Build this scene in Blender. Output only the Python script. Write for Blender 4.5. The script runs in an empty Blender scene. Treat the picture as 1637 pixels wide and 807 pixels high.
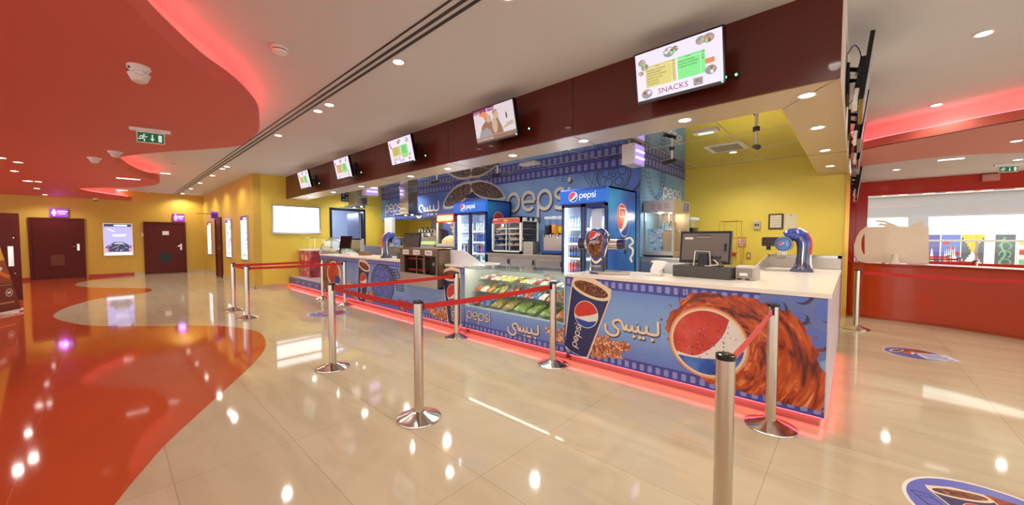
import bpy, bmesh, math, random
from mathutils import Vector, Matrix

# ------------------------------------------------------------------ camera, world, exposure
scene = bpy.context.scene
C = scene.collection
R = math.radians
FPX, W, H_ = 592.0, 1637.0, 807.0
CAM_H = 1.5
PITCH, YAW = math.atan(23.5 / 592), R(42.7)
cam_data = bpy.data.cameras.new('camera')
cam_data.sensor_width = 36.0
cam_data.lens = FPX / W * 36.0
cam_data.clip_start = 0.05
cam_data.clip_end = 200
cam = bpy.data.objects.new('camera', cam_data)
C.objects.link(cam)
cam.location = (0, 0, CAM_H)
cam.rotation_euler = (R(90) - PITCH, 0, YAW)
scene.camera = cam

world = bpy.data.worlds.new('world')
scene.world = world
world.use_nodes = True
bg = world.node_tree.nodes['Background']
bg.inputs[0].default_value = (1.0, 0.98, 0.95, 1)
bg.inputs[1].default_value = 1.7
scene.cycles.transparent_max_bounces = 32
scene.view_settings.view_transform = 'Standard'
scene.view_settings.look = 'None'
scene.view_settings.exposure = 0.25
scene.view_settings.gamma = 1.0
scene.view_settings.use_curve_mapping = False

SPOT_W = 45.0      # each recessed ceiling downlight
LED_RED = 12.0      # emission of the red LED strips


def area_light(name, loc, rot, sx, sy, power, col=(1, 1, 1)):
    d = bpy.data.lights.new(name, 'AREA')
    d.shape = 'RECTANGLE'
    d.size, d.size_y = sx, sy
    d.energy = power
    d.color = col
    o = bpy.data.objects.new(name, d)
    C.objects.link(o)
    o.location = loc
    o.rotation_euler = rot
    return o


# unseen fill light added over the mall to brighten it beyond the ticket window
area_light('mall_fill_light', (4.0, 20.0, 7.5), (0, 0, 0), 9, 8, 620, (.97, .98, 1))

# ------------------------------------------------------------------ helpers: rays from the calibrated view onto real planes


def _ray(px, py):
    d = Vector(((px - W / 2) / FPX, 1.0, -(py - H_ / 2) / FPX))
    c, s = math.cos(PITCH), math.sin(PITCH)
    d = Vector((d.x, d.y * c + d.z * s, -d.y * s + d.z * c))
    c, s = math.cos(YAW), math.sin(YAW)
    return Vector((d.x * c - d.y * s, d.x * s + d.y * c, d.z))


def at_y(px, py, Y):
    d = _ray(px, py); t = Y / d.y
    return Vector((d.x * t, Y, CAM_H + d.z * t))


def at_x(px, py, X):
    d = _ray(px, py); t = X / d.x
    return Vector((X, d.y * t, CAM_H + d.z * t))


def at_z(px, py, Z):
    d = _ray(px, py); t = (Z - CAM_H) / d.z
    return Vector((d.x * t, d.y * t, Z))


# ------------------------------------------------------------------ materials


def lin(c):
    return tuple((x / 12.92 if x <= 0.04045 else ((x + 0.055) / 1.055) ** 2.4) for x in c)


def rgb(r, g, b):
    return lin((r / 255, g / 255, b / 255))


MATS = {}


def pm(name, col, rough=0.5, metal=0.0, var=0.06, scale=6.0, emit=0.0, ecol=None, bump=0.0, spec=0.5, coat=0.0, stretch=None):
    """procedural principled material with a gentle noise variation of its own colour"""
    if name in MATS:
        return MATS[name]
    m = bpy.data.materials.new(name)
    m.use_nodes = True
    nt = m.node_tree
    b = nt.nodes['Principled BSDF']
    b.inputs['Roughness'].default_value = rough
    b.inputs['Metallic'].default_value = metal
    b.inputs['Specular IOR Level'].default_value = spec
    b.inputs['Coat Weight'].default_value = coat
    tc = nt.nodes.new('ShaderNodeTexCoord')
    mp = nt.nodes.new('ShaderNodeMapping')
    if stretch:
        mp.inputs['Scale'].default_value = stretch
    nz = nt.nodes.new('ShaderNodeTexNoise')
    nz.inputs['Scale'].default_value = scale
    nz.inputs['Detail'].default_value = 3
    mx = nt.nodes.new('ShaderNodeMix')
    mx.data_type = 'RGBA'
    mx.inputs[6].default_value = (*[max(0, x * (1 - var)) for x in col], 1)
    mx.inputs[7].default_value = (*[min(1, x * (1 + var)) for x in col], 1)
    nt.links.new(tc.outputs['Object'], mp.inputs[0])
    nt.links.new(mp.outputs[0], nz.inputs['Vector'])
    nt.links.new(nz.outputs[0], mx.inputs[0])
    nt.links.new(mx.outputs[2], b.inputs['Base Color'])
    if bump:
        bp = nt.nodes.new('ShaderNodeBump')
        bp.inputs['Strength'].default_value = bump
        bp.inputs['Distance'].default_value = 0.002
        nt.links.new(nz.outputs[0], bp.inputs['Height'])
        nt.links.new(bp.outputs[0], b.inputs['Normal'])
    if emit:
        b.inputs['Emission Color'].default_value = (*(ecol or col), 1)
        b.inputs['Emission Strength'].default_value = emit
    MATS[name] = m
    return m


def em(name, col, strength):
    """a lit screen / lamp surface"""
    if name in MATS:
        return MATS[name]
    m = pm(name, tuple(x * 0.3 for x in col), 0.3, emit=strength, ecol=col)
    return m


def glass(name, tint=(1, 1, 1), gloss=0.12, opacity=0.0, ocol=(1, 1, 1)):
    """thin pane: sees through, with a mirror-like surface reflection that rises at grazing angles"""
    if name in MATS:
        return MATS[name]
    m = bpy.data.materials.new(name)
    m.use_nodes = True
    nt = m.node_tree
    for n in list(nt.nodes):
        if n.type != 'OUTPUT_MATERIAL':
            nt.nodes.remove(n)
    out = [n for n in nt.nodes if n.type == 'OUTPUT_MATERIAL'][0]
    tr = nt.nodes.new('ShaderNodeBsdfTransparent'); tr.inputs[0].default_value = (*tint, 1)
    gl = nt.nodes.new('ShaderNodeBsdfGlossy'); gl.inputs['Roughness'].default_value = 0.02
    lw = nt.nodes.new('ShaderNodeLayerWeight'); lw.inputs[0].default_value = 0.5
    pw = nt.nodes.new('ShaderNodeMath'); pw.operation = 'POWER'; pw.inputs[1].default_value = 5.0
    ma = nt.nodes.new('ShaderNodeMath'); ma.operation = 'MULTIPLY_ADD'; ma.inputs[1].default_value = 0.55; ma.inputs[2].default_value = gloss * 0.4
    nt.links.new(lw.outputs['Facing'], pw.inputs[0]); nt.links.new(pw.outputs[0], ma.inputs[0])
    mx = nt.nodes.new('ShaderNodeMixShader')
    nt.links.new(ma.outputs[0], mx.inputs[0])
    nt.links.new(tr.outputs[0], mx.inputs[1]); nt.links.new(gl.outputs[0], mx.inputs[2])
    last = mx
    if opacity:
        df = nt.nodes.new('ShaderNodeBsdfDiffuse'); df.inputs[0].default_value = (*ocol, 1)
        m2 = nt.nodes.new('ShaderNodeMixShader'); m2.inputs[0].default_value = opacity
        nt.links.new(mx.outputs[0], m2.inputs[1]); nt.links.new(df.outputs[0], m2.inputs[2])
        last = m2
    nt.links.new(last.outputs[0], out.inputs[0])
    MATS[name] = m
    return m


def ramp_mat(name, cols, scale=8.0, rough=0.4, kind='NOISE', distort=0.0, detail=6, emit=0.0, stretch=(1, 1, 1), lo=0.3, hi=0.7):
    """printed splash / popcorn / ice colours: noise through a colour ramp"""
    if name in MATS:
        return MATS[name]
    m = bpy.data.materials.new(name)
    m.use_nodes = True
    nt = m.node_tree
    b = nt.nodes['Principled BSDF']
    b.inputs['Roughness'].default_value = rough
    tc = nt.nodes.new('ShaderNodeTexCoord')
    mp = nt.nodes.new('ShaderNodeMapping'); mp.inputs['Scale'].default_value = stretch
    nz = nt.nodes.new('ShaderNodeTexNoise' if kind == 'NOISE' else 'ShaderNodeTexVoronoi')
    nz.inputs['Scale'].default_value = scale
    nz.inputs['Detail'].default_value = detail
    if kind == 'NOISE':
        nz.inputs['Distortion'].default_value = distort
    rp = nt.nodes.new('ShaderNodeValToRGB')
    el = rp.color_ramp.elements
    while len(el) < len(cols):
        el.new(0.5)
    for i, c in enumerate(cols):
        el[i].position = lo + (hi - lo) * i / (len(cols) - 1)
        el[i].color = (*c, 1)
    nt.links.new(tc.outputs['Object'], mp.inputs[0]); nt.links.new(mp.outputs[0], nz.inputs['Vector'])
    nt.links.new(nz.outputs[0], rp.inputs[0]); nt.links.new(rp.outputs[0], b.inputs['Base Color'])
    if emit:
        nt.links.new(rp.outputs[0], b.inputs['Emission Color']); b.inputs['Emission Strength'].default_value = emit
    MATS[name] = m
    return m


WHITE = pm('white_plastic', rgb(235, 233, 228), 0.35)
OFFW = pm('off_white_paint', rgb(222, 216, 205), 0.5)
BLACK = pm('black_plastic', rgb(22, 22, 24), 0.35)
BLACKG = pm('black_gloss', rgb(12, 12, 14), 0.12)
DGREY = pm('dark_grey_plastic', rgb(66, 62, 58), 0.4)
STEEL = pm('brushed_steel', rgb(200, 196, 188), 0.24, 1.0, 0.08, 40, stretch=(1, 1, 0.05))
CHROME = pm('polished_steel', rgb(215, 210, 202), 0.13, 1.0, 0.04)
DULLST = pm('satin_stainless', rgb(190, 184, 174), 0.36, 0.9, 0.06, 20, stretch=(0.1, 1, 1))
GLASS = glass('clear_glass', (0.97, 0.99, 0.98), 0.06)
GLASSG = glass('greenish_glass', (0.88, 0.95, 0.93), 0.06)
LAMP = em('lamp_white', (1.0, 0.93, 0.82), 9.0)
REDLED = em('red_led', (1.0, 0.06, 0.075), LED_RED)
GREENLED = em('green_led', (0.1, 1.0, 0.4), 14.0)
P_WHITE = pm('print_white', rgb(232, 226, 216), 0.45)
P_CREAM = pm('print_cream', rgb(236, 214, 178), 0.45)
P_NAVY = pm('print_navy', rgb(38, 42, 92), 0.4)
P_VIOLET = pm('print_violet_blue', rgb(72, 76, 160), 0.4)
P_LILAC = pm('print_lilac', rgb(140, 148, 208), 0.4)
P_BLUE = pm('print_royal_blue', rgb(34, 70, 160), 0.4)
P_RED = pm('print_red', rgb(206, 56, 40), 0.4)
P_SHADOW = pm('print_dark_outline', rgb(70, 62, 84), 0.5)
P_GREYB = pm('print_slate', rgb(72, 78, 110), 0.5)
P_COLA = ramp_mat('print_cola_ice', [rgb(38, 18, 10), rgb(96, 48, 24), rgb(150, 84, 44), rgb(206, 170, 130)], 34, 0.4, distort=0.8, lo=0.32, hi=0.75)
P_SPLASH = ramp_mat('print_cola_splash', [rgb(58, 16, 8), rgb(138, 44, 14), rgb(186, 74, 26), rgb(214, 112, 56), rgb(236, 190, 150)], 5.5, 0.4, distort=2.2, detail=9, lo=0.3, hi=0.78)
P_FOAM = ramp_mat('print_splash_foam', [rgb(120, 52, 24), rgb(186, 104, 54), rgb(238, 214, 186)], 22, 0.4, distort=1.5, lo=0.35, hi=0.65)




def swirl_mat(name, cols, cx, cz, rot=0.6):
    """printed liquid that curls round a centre: noise in polar coordinates"""
    m = bpy.data.materials.new(name); m.use_nodes = True
    nt = m.node_tree; b = nt.nodes['Principled BSDF']; b.inputs['Roughness'].default_value = .35
    N, L = nt.nodes.new, nt.links.new
    tc = N('ShaderNodeTexCoord'); sp = N('ShaderNodeSeparateXYZ'); L(tc.outputs['Object'], sp.inputs[0])

    def mt(op, a, c):
        n = N('ShaderNodeMath'); n.operation = op
        for i, v in enumerate((a, c)):
            if isinstance(v, (int, float)): n.inputs[i].default_value = v
            else: L(v, n.inputs[i])
        return n.outputs[0]
    dx, dz = mt('SUBTRACT', sp.outputs[0], cx), mt('SUBTRACT', sp.outputs[2], cz)
    rr = mt('SQRT', mt('ADD', mt('MULTIPLY', dx, dx), mt('MULTIPLY', dz, dz)), 0)
    an = mt('ARCTAN2', dz, dx)
    cb = N('ShaderNodeCombineXYZ'); L(mt('MULTIPLY', rr, 10.0), cb.inputs[0]); L(mt('ADD', mt('MULTIPLY', an, 1.5), mt('MULTIPLY', rr, 2.2)), cb.inputs[1])
    nz = N('ShaderNodeTexNoise'); nz.inputs['Scale'].default_value = 1.6; nz.inputs['Detail'].default_value = 9; nz.inputs['Distortion'].default_value = .9; nz.inputs['Roughness'].default_value = .62
    L(cb.outputs[0], nz.inputs['Vector'])
    rp = N('ShaderNodeValToRGB'); el = rp.color_ramp.elements
    while len(el) < len(cols): el.new(.5)
    for i, c in enumerate(cols):
        el[i].position = .30 + .42 * i / (len(cols) - 1); el[i].color = (*c, 1)
    L(nz.outputs[0], rp.inputs[0]); L(rp.outputs[0], b.inputs['Base Color'])
    MATS[name] = m
    return m


# ------------------------------------------------------------------ mesh builder


class MB:
    def __init__(s):
        s.v, s.f, s.mi, s.mats = [], [], [], []
        s.T = None

    def m(s, mat):
        if mat not in s.mats:
            s.mats.append(mat)
        return s.mats.index(mat)

    def add(s, vs, fs, mat):
        o = len(s.v)
        if s.T is not None:
            vs = [s.T @ Vector(v) for v in vs]
        s.v += [tuple(v) for v in vs]
        k = s.m(mat)
        for f in fs:
            s.f.append([o + i for i in f]); s.mi.append(k)
        return s

    def box(s, x0, x1, y0, y1, z0, z1, mat):
        if x0 > x1: x0, x1 = x1, x0
        if y0 > y1: y0, y1 = y1, y0
        if z0 > z1: z0, z1 = z1, z0
        return s.add([(x0, y0, z0), (x1, y0, z0), (x1, y1, z0), (x0, y1, z0), (x0, y0, z1), (x1, y0, z1), (x1, y1, z1), (x0, y1, z1)],
                     [(0, 3, 2, 1), (4, 5, 6, 7), (0, 1, 5, 4), (1, 2, 6, 5), (2, 3, 7, 6), (3, 0, 4, 7)], mat)

    def cyl(s, p0, p1, r0, mat, r1=None, seg=18):
        p0, p1 = Vector(p0), Vector(p1)
        r1 = r0 if r1 is None else r1
        a = (p1 - p0).normalized()
        u = a.orthogonal().normalized(); w = a.cross(u)
        vs = []
        for p, r in ((p0, r0), (p1, r1)):
            for i in range(seg):
                t = 2 * math.pi * i / seg
                vs.append(p + u * (r * math.cos(t)) + w * (r * math.sin(t)))
        fs = [(i, (i + 1) % seg, seg + (i + 1) % seg, seg + i) for i in range(seg)]
        fs += [tuple(range(seg))[::-1], tuple(range(seg, 2 * seg))]
        return s.add(vs, fs, mat)

    def lathe(s, prof, mat, c=(0, 0, 0), seg=28):
        c = Vector(c)
        vs = []
        for r, z in prof:
            for i in range(seg):
                t = 2 * math.pi * i / seg
                vs.append(c + Vector((r * math.cos(t), r * math.sin(t), z)))
        fs = []
        for j in range(len(prof) - 1):
            for i in range(seg):
                a, b = j * seg + i, j * seg + (i + 1) % seg
                fs.append((a, b, b + seg, a + seg))
        fs.append(tuple(range(seg))[::-1]); n = (len(prof) - 1) * seg
        fs.append(tuple(range(n, n + seg)))
        return s.add(vs, fs, mat)

    def tube(s, pts, r, mat, seg=8):
        pts = [Vector(p) for p in pts]
        vs, n = [], len(pts)
        u = None
        for i, p in enumerate(pts):
            t = (pts[min(i + 1, n - 1)] - pts[max(i - 1, 0)]).normalized()
            if u is None: u = t.orthogonal().normalized()
            u = (u - t * u.dot(t)).normalized(); w = t.cross(u)
            rr = r[i] if isinstance(r, (list, tuple)) else r
            for k in range(seg):
                a = 2 * math.pi * k / seg
                vs.append(p + u * (rr * math.cos(a)) + w * (rr * math.sin(a)))
        fs = []
        for i in range(n - 1):
            for k in range(seg):
                a, b = i * seg + k, i * seg + (k + 1) % seg
                fs.append((a, b, b + seg, a + seg))
        fs += [tuple(range(seg))[::-1], tuple(range((n - 1) * seg, n * seg))]
        return s.add(vs, fs, mat)

    def prism(s, poly, O, U, V, N, d, mat, mat_side=None):
        """extrude the 2-D polygon lying in the frame O,U,V by d along N"""
        O, U, V, N = Vector(O), Vector(U), Vector(V), Vector(N)
        n = len(poly)
        a = [O + U * p[0] + V * p[1] for p in poly]
        b = [p + N * d for p in a]
        s.add(a + b, [tuple(range(n))[::-1], tuple(range(n, 2 * n))], mat)
        s.add(a + b, [(i, (i + 1) % n, n + (i + 1) % n, n + i) for i in range(n)], mat_side or mat)
        return s

    def loft(s, rings, mat, cap=True):
        n = len(rings[0]); vs = [p for r in rings for p in r]; fs = []
        for j in range(len(rings) - 1):
            for i in range(n):
                a, b = j * n + i, j * n + (i + 1) % n
                fs.append((a, b, b + n, a + n))
        if cap:
            fs += [tuple(range(n))[::-1], tuple(range((len(rings) - 1) * n, len(rings) * n))]
        return s.add(vs, fs, mat)

    def build(s, name, parent=None, smooth=35, bevel=0.0, loc=None):
        me = bpy.data.meshes.new(name)
        vs = s.v
        if loc is not None:
            L = Vector(loc); vs = [tuple(Vector(v) - L) for v in vs]
        me.from_pydata(vs, [], s.f)
        for mt in s.mats: me.materials.append(mt)
        me.polygons.foreach_set('material_index', s.mi)
        me.update()
        if smooth:
            me.polygons.foreach_set('use_smooth', [True] * len(me.polygons))
            me.set_sharp_from_angle(angle=R(smooth))
        o = bpy.data.objects.new(name, me)
        C.objects.link(o)
        if loc is not None: o.location = loc
        if parent is not None: o.parent = parent
        if bevel:
            bv = o.modifiers.new('bevel', 'BEVEL'); bv.width = bevel; bv.segments = 2; bv.limit_method = 'ANGLE'; bv.angle_limit = R(50)
            bv.harden_normals = False
        return o


def ell_ring(c, U, V, ru, rv, n=24, p=2.0):
    c, U, V = Vector(c), Vector(U), Vector(V)
    out = []
    for i in range(n):
        t = 2 * math.pi * i / n
        cu, sv = math.cos(t), math.sin(t)
        out.append(c + U * (ru * math.copysign(abs(cu) ** (2 / p), cu)) + V * (rv * math.copysign(abs(sv) ** (2 / p), sv)))
    return out


def tag(o, label=None, cat=None, group=None, kind=None):
    if label: o['label'] = label
    if cat: o['category'] = cat
    if group: o['group'] = group
    if kind: o['kind'] = kind
    return o


def thing(name, label, cat, loc=(0, 0, 0), rotz=0.0, group=None):
    o = bpy.data.objects.new(name, None)
    o.empty_display_size = 0.1
    C.objects.link(o)
    o.location = loc
    o.rotation_euler = (0, 0, rotz)
    return tag(o, label, cat, group)


def struct(o):
    o['kind'] = 'structure'
    return o


def copy_tree(o, parent=None, label=None, group=None):
    c = o.copy(); C.objects.link(c)
    if parent is not None: c.parent = parent
    if label: c['label'] = label
    if group: c['group'] = group
    for ch in list(o.children): copy_tree(ch, c)
    return c


def catmull(pts, k=8, closed=False):
    P = [Vector(p) for p in pts]; n = len(P); out = []
    for i in range(n if closed else n - 1):
        p0 = P[(i - 1) % n] if closed or i > 0 else P[0] * 2 - P[1]
        p1, p2 = P[i], P[(i + 1) % n]
        p3 = P[(i + 2) % n] if closed or i + 2 < n else P[-1] * 2 - P[-2]
        for j in range(k):
            t = j / k
            out.append(0.5 * ((2 * p1) + (p2 - p0) * t + (2 * p0 - 5 * p1 + 4 * p2 - p3) * t * t + (3 * p1 - p0 - 3 * p2 + p3) * t ** 3))
    if not closed: out.append(P[-1])
    return out


_TXT = {}


def text_mesh(t):
    if t not in _TXT:
        cu = bpy.data.curves.new('lettering', 'FONT'); cu.body = t; cu.size = 1.0; cu.resolution_u = 2
        ob = bpy.data.objects.new('lettering', cu)
        C.objects.link(ob)
        me = bpy.data.meshes.new_from_object(ob.evaluated_get(bpy.context.evaluated_depsgraph_get()))
        vs = [(v.co.x, v.co.y) for v in me.vertices]; fs = [tuple(p.vertices) for p in me.polygons]
        bpy.data.meshes.remove(me); bpy.data.objects.remove(ob); bpy.data.curves.remove(cu)
        _TXT[t] = (vs, fs)
    return _TXT[t]


class Art:
    """flat print on a real surface: thin layers drawn in the frame O,U,V"""

    def __init__(s, mb, O, U, V, eps=0.0012, N=None, clip=None):
        s.mb, s.O, s.U, s.V, s.eps = mb, Vector(O), Vector(U), Vector(V), eps
        s.N = N if N is not None else s.U.cross(s.V).normalized()
        s.clip = clip       # (root O, root U, root V, u0, u1, v0, v1): the printed sheet's own edges

    def sheet(s, u0, u1, v0, v1):
        s.clip = (s.O.copy(), s.U.copy(), s.V.copy(), u0, u1, v0, v1)
        return s

    def emit(s, pts, fs, mat):
        s.mb.k = (getattr(s.mb, 'k', 0) + 1) % 14      # neighbouring prints never share a plane
        lift = s.N * (s.eps * .05 * s.mb.k)
        pts = [p + lift for p in pts]
        if s.clip is None:
            s.mb.add(pts, fs, mat); return
        O, U, V, u0, u1, v0, v1 = s.clip
        uv = [((p - O).dot(U), (p - O).dot(V)) for p in pts]
        if all(u0 <= a <= u1 and v0 <= b <= v1 for a, b in uv):
            s.mb.add(pts, fs, mat); return
        h = (pts[0] - O).dot(s.N)
        for f in fs:
            P = [uv[i] for i in f]
            for ax, lim, sg in ((0, u0, 1), (0, u1, -1), (1, v0, 1), (1, v1, -1)):
                Q = []
                for i in range(len(P)):
                    a, b = P[i], P[(i + 1) % len(P)]
                    da, db = sg * (a[ax] - lim), sg * (b[ax] - lim)
                    if da >= 0: Q.append(a)
                    if da * db < 0:
                        t = da / (da - db); Q.append((a[0] + (b[0] - a[0]) * t, a[1] + (b[1] - a[1]) * t))
                P = Q
                if not P: break
            if len(P) > 2:
                s.mb.add([O + U * a + V * b + s.N * h for a, b in P], [tuple(range(len(P)))], mat)

    def sub(s, u, v, rot=0.0, sc=1.0, su=1.0, skew=0.0):
        c, n = math.cos(rot), math.sin(rot)
        U = (s.U * c + s.V * n) * sc * su; V = (s.V * c - s.U * n) * sc + U * skew
        return Art(s.mb, s.O + s.U * u + s.V * v, U, V, s.eps, s.N, s.clip)

    def p3(s, u, v, l):
        return s.O + s.U * u + s.V * v + s.N * (s.eps * l)

    def poly(s, pts, mat, l=1):
        # outward orientation
        a = sum(pts[i][0] * pts[(i + 1) % len(pts)][1] - pts[(i + 1) % len(pts)][0] * pts[i][1] for i in range(len(pts)))
        if a < 0: pts = pts[::-1]
        s.emit([s.p3(p[0], p[1], l) for p in pts], [tuple(range(len(pts)))], mat)

    def rect(s, u0, u1, v0, v1, mat, l=1):
        s.poly([(u0, v0), (u1, v0), (u1, v1), (u0, v1)], mat, l)

    def rrect(s, u0, u1, v0, v1, r, mat, l=1):
        pts = []
        for (cu, cv, a0) in ((u1 - r, v1 - r, 0), (u0 + r, v1 - r, 90), (u0 + r, v0 + r, 180), (u1 - r, v0 + r, 270)):
            for k in range(4):
                a = R(a0 + 30 * k); pts.append((cu + r * math.cos(a), cv + r * math.sin(a)))
        s.poly(pts, mat, l)

    def ell(s, cu, cv, ru, rv, mat, l=1, rot=0.0, n=32):
        c, q = math.cos(rot), math.sin(rot)
        pts = []
        for i in range(n):
            t = 2 * math.pi * i / n
            x, y = ru * math.cos(t), rv * math.sin(t)
            pts.append((cu + x * c - y * q, cv + x * q + y * c))
        s.poly(pts, mat, l)

    def stroke(s, pts, w, mat, l=1, closed=False, caps=True):
        P = [Vector((p[0], p[1])) for p in pts]
        n = len(P); L, Rr = [], []
        for i in range(n):
            a = P[(i - 1) % n] if closed or i > 0 else P[0]
            b = P[(i + 1) % n] if closed or i < n - 1 else P[-1]
            t = (b - a)
            t = t.normalized() if t.length > 1e-9 else Vector((1, 0))
            nn = Vector((-t.y, t.x)) * (w / 2)
            L.append(P[i] + nn); Rr.append(P[i] - nn)
        vs = [s.p3(p.x, p.y, l) for p in L + Rr]
        fs = [((i + 1) % n + 0, i, n + i, n + (i + 1) % n) for i in range(n if closed else n - 1)]
        for f in fs:
            s.emit([vs[i] for i in f], [(0, 1, 2, 3)], mat)
        if caps and not closed:
            s.ell(P[0].x, P[0].y, w / 2, w / 2, mat, l, n=10); s.ell(P[-1].x, P[-1].y, w / 2, w / 2, mat, l, n=10)

    def arc(s, cu, cv, r, a0, a1, w, mat, l=1, n=20, rv=None):
        rv = rv or r
        s.stroke([(cu + r * math.cos(R(a0 + (a1 - a0) * i / n)), cv + rv * math.sin(R(a0 + (a1 - a0) * i / n))) for i in range(n + 1)], w, mat, l, caps=False)

    def text(s, t, u, v, size, mat, l=1, su=1.0, align='L'):
        vs, fs = text_mesh(t)
        if not vs: return
        x0, x1 = min(p[0] for p in vs), max(p[0] for p in vs)
        off = {'L': 0, 'C': -(x0 + x1) / 2, 'R': -x1}[align]
        s.emit([s.p3(u + (p[0] + off) * size * su, v + p[1] * size, l) for p in vs], fs, mat)

    # -------- motifs
    def film(s, u0, u1, v, h, n, l=1, band=None, hole=None):
        s.rect(u0, u1, v - h / 2, v + h / 2, band or P_VIOLET, l)
        st = (u1 - u0) / n
        for i in range(n):
            a = u0 + (i + 0.22) * st
            s.rrect(a, a + st * 0.56, v - h * 0.30, v + h * 0.30, min(st * .56, h * .6) * 0.22, hole or P_LILAC, l + 1)

    def globe(s, cu, cv, r, l=1, rv=None, ring=None, rot=0.0, red=None, blue=None, white=None):
        """round badge: red upper field, white wave, blue lower field"""
        a = s.sub(cu, cv, rot, 1.0)
        rv = rv or r
        a.ell(0, 0, r * 1.06, rv * 1.06, ring or P_WHITE, l)
        a.ell(0, 0, r, rv, white or P_WHITE, l + 1)
        top = [(r * math.cos(R(t)), rv * math.sin(R(t))) for t in range(28, 200, 8)]
        wave = [(-r * .62, -rv * .42), (-r * .2, -rv * .22), (r * .25, rv * .02), (r * .62, rv * .26)]
        a.poly(top + wave, red or P_RED, l + 2)
        bot = [(r * math.cos(R(t)), rv * math.sin(R(t))) for t in range(216, 356, 8)]
        wave2 = [(r * .80, -rv * .24), (r * .35, -rv * .46), (-r * .1, -rv * .52), (-r * .5, -rv * .56)]
        a.poly(bot + wave2, blue or P_BLUE, l + 2)

    def wordmark(s, u, v, h, mat, l=1, w=0.17, su=1.0, shadow=None):
        """five rounded lower-case letters, x-height h, baseline v"""
        if shadow:
            s.wordmark(u + h * 0.06, v - h * 0.07, h, shadow, l, w * 1.1, su); l += 1
        a = s.sub(u, v, 0, h, su)
        r = 0.5 - w / 2

        def p(x):
            a.arc(x + .5, .5, r, 0, 360, w, mat, l, 26)
            a.stroke([(x + w / 2, .5), (x + w / 2, -.5)], w, mat, l, caps=False)
        p(0)
        x = 1.08
        a.arc(x + .5, .5, r, 0, 318, w, mat, l, 24)
        a.stroke([(x + w / 2, .47), (x + 1 - w / 2, .47)], w * .85, mat, l, caps=False)
        p(2.16)
        x = 3.26
        S = catmull([(x + .60, .86), (x + .34, .93), (x + .10, .80), (x + .14, .60), (x + .36, .50), (x + .58, .40), (x + .62, .20), (x + .40, .07), (x + .04, .14)], 4)
        a.stroke([(q[0], q[1]) for q in [Vector((*k,)) if False else k for k in S]], w, mat, l, caps=False)
        x = 4.08
        a.stroke([(x + w / 2, 0), (x + w / 2, .95)], w, mat, l, caps=False)
        a.ell(x + w / 2, 1.28, w * .68, w * .68, mat, l, n=14)

    def script(s, u, v, h, mat, l=1, w=0.19, shadow=None):
        """the arabic lettering, baseline v, overall width about 4.1 h"""
        if shadow:
            s.script(u + h * 0.05, v - h * 0.08, h, shadow, l, w * 1.15); l += 1
        a = s.sub(u, v, 0, h)
        main = [(4.0, .95), (4.02, .25), (3.85, .08), (3.4, .08), (3.22, .2), (3.2, .62), (3.18, .2), (3.0, .08), (2.75, .08), (2.6, .2), (2.58, .62), (2.56, .2), (2.4, .08),
                (2.2, .12), (2.12, .45), (2.06, .14), (1.88, .08), (1.74, .14), (1.68, .45), (1.62, .14), (1.5, .12), (1.36, .5), (1.12, .72), (.8, .66), (.62, .42), (.8, .16), (1.05, .0),
                (1.02, -.32), (.72, -.5), (.3, -.46), (.04, -.2), (.0, .2)]
        a.stroke([(q.x, q.y) for q in catmull([Vector((*p, 0)) for p in main], 3)], w, mat, l)
        for dx in (3.62, 2.98, 2.72, 2.28):
            a.ell(dx, -.3, w * .62, w * .62, mat, l, n=10, rot=R(45))

    def cup(s, u, v, h, lean=0.0, l=1, wt=0.62, wb=0.36, logo=True):
        """printed paper cup: bottom centre at u,v; height h; leaning"""
        a = s.sub(u, v, lean, h)
        o = 0.022
        a.poly([(-wb / 2 - o, -.02 - o), (wb / 2 + o, -.02 - o), (wt / 2 + o, .98), (wt / 2, 1.09), (0, 1.15), (-wt / 2, 1.09), (-wt / 2 - o, .98)], P_CREAM, l)
        a.poly([(-wb / 2, 0), (-wb / 4, -.035), (wb / 4, -.035), (wb / 2, 0), (wt / 2, .94), (-wt / 2, .94)], P_NAVY, l + 1)
        a.ell(0, .97, wt / 2 + .02, .115, P_CREAM, l + 2)
        a.ell(0, .985, wt / 2 - .025, .09, P_COLA, l + 3)
        if logo:
            a.globe(wt * .04, .60, .19, l + 2)
            b = a.sub(-wb * .10, .05, R(90), .084)
            b.wordmark(0, -.5, 1.0, P_WHITE, l + 2)

    def reel(s, cu, cv, r, mat, l=1, rv=None, holes=None):
        rv = rv or r
        s.ell(cu, cv, r, rv, mat, l)
        for k in range(5):
            t = R(72 * k + 20)
            s.ell(cu + r * .58 * math.cos(t), cv + rv * .58 * math.sin(t), r * .24, rv * .24, holes, l + 1, n=18)
        s.ell(cu, cv, r * .14, rv * .14, holes, l + 1, n=14)

    def reel_lines(s, cu, cv, r, w, mat, l=1, rv=None):
        rv = rv or r
        s.arc(cu, cv, r, 0, 360, w, mat, l, 32, rv=rv); s.arc(cu, cv, r * .86, 0, 360, w * .5, mat, l, 32, rv=rv * .86)
        for k in range(5):
            t = R(72 * k + 20)
            s.arc(cu + r * .52 * math.cos(t), cv + rv * .52 * math.sin(t), r * .24, 0, 360, w * .7, mat, l, 18, rv=rv * .24)
        s.arc(cu, cv, r * .14, 0, 360, w * .7, mat, l, 14, rv=rv * .14)

    def ladder(s, pts, w, mat, l=1, rungs=8):
        """open film strip drawn as two rails and rungs"""
        P = catmull([Vector((*p, 0)) for p in pts], 4)
        for side in (-1, 1):
            s.stroke([(q.x + side * w / 2, q.y) for q in P], w * .09, mat, l, caps=False)
        for i in range(rungs + 1):
            q = P[int(i * (len(P) - 1) / rungs)]
            s.stroke([(q.x - w / 2, q.y), (q.x + w / 2, q.y)], w * .07, mat, l, caps=False)

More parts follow.
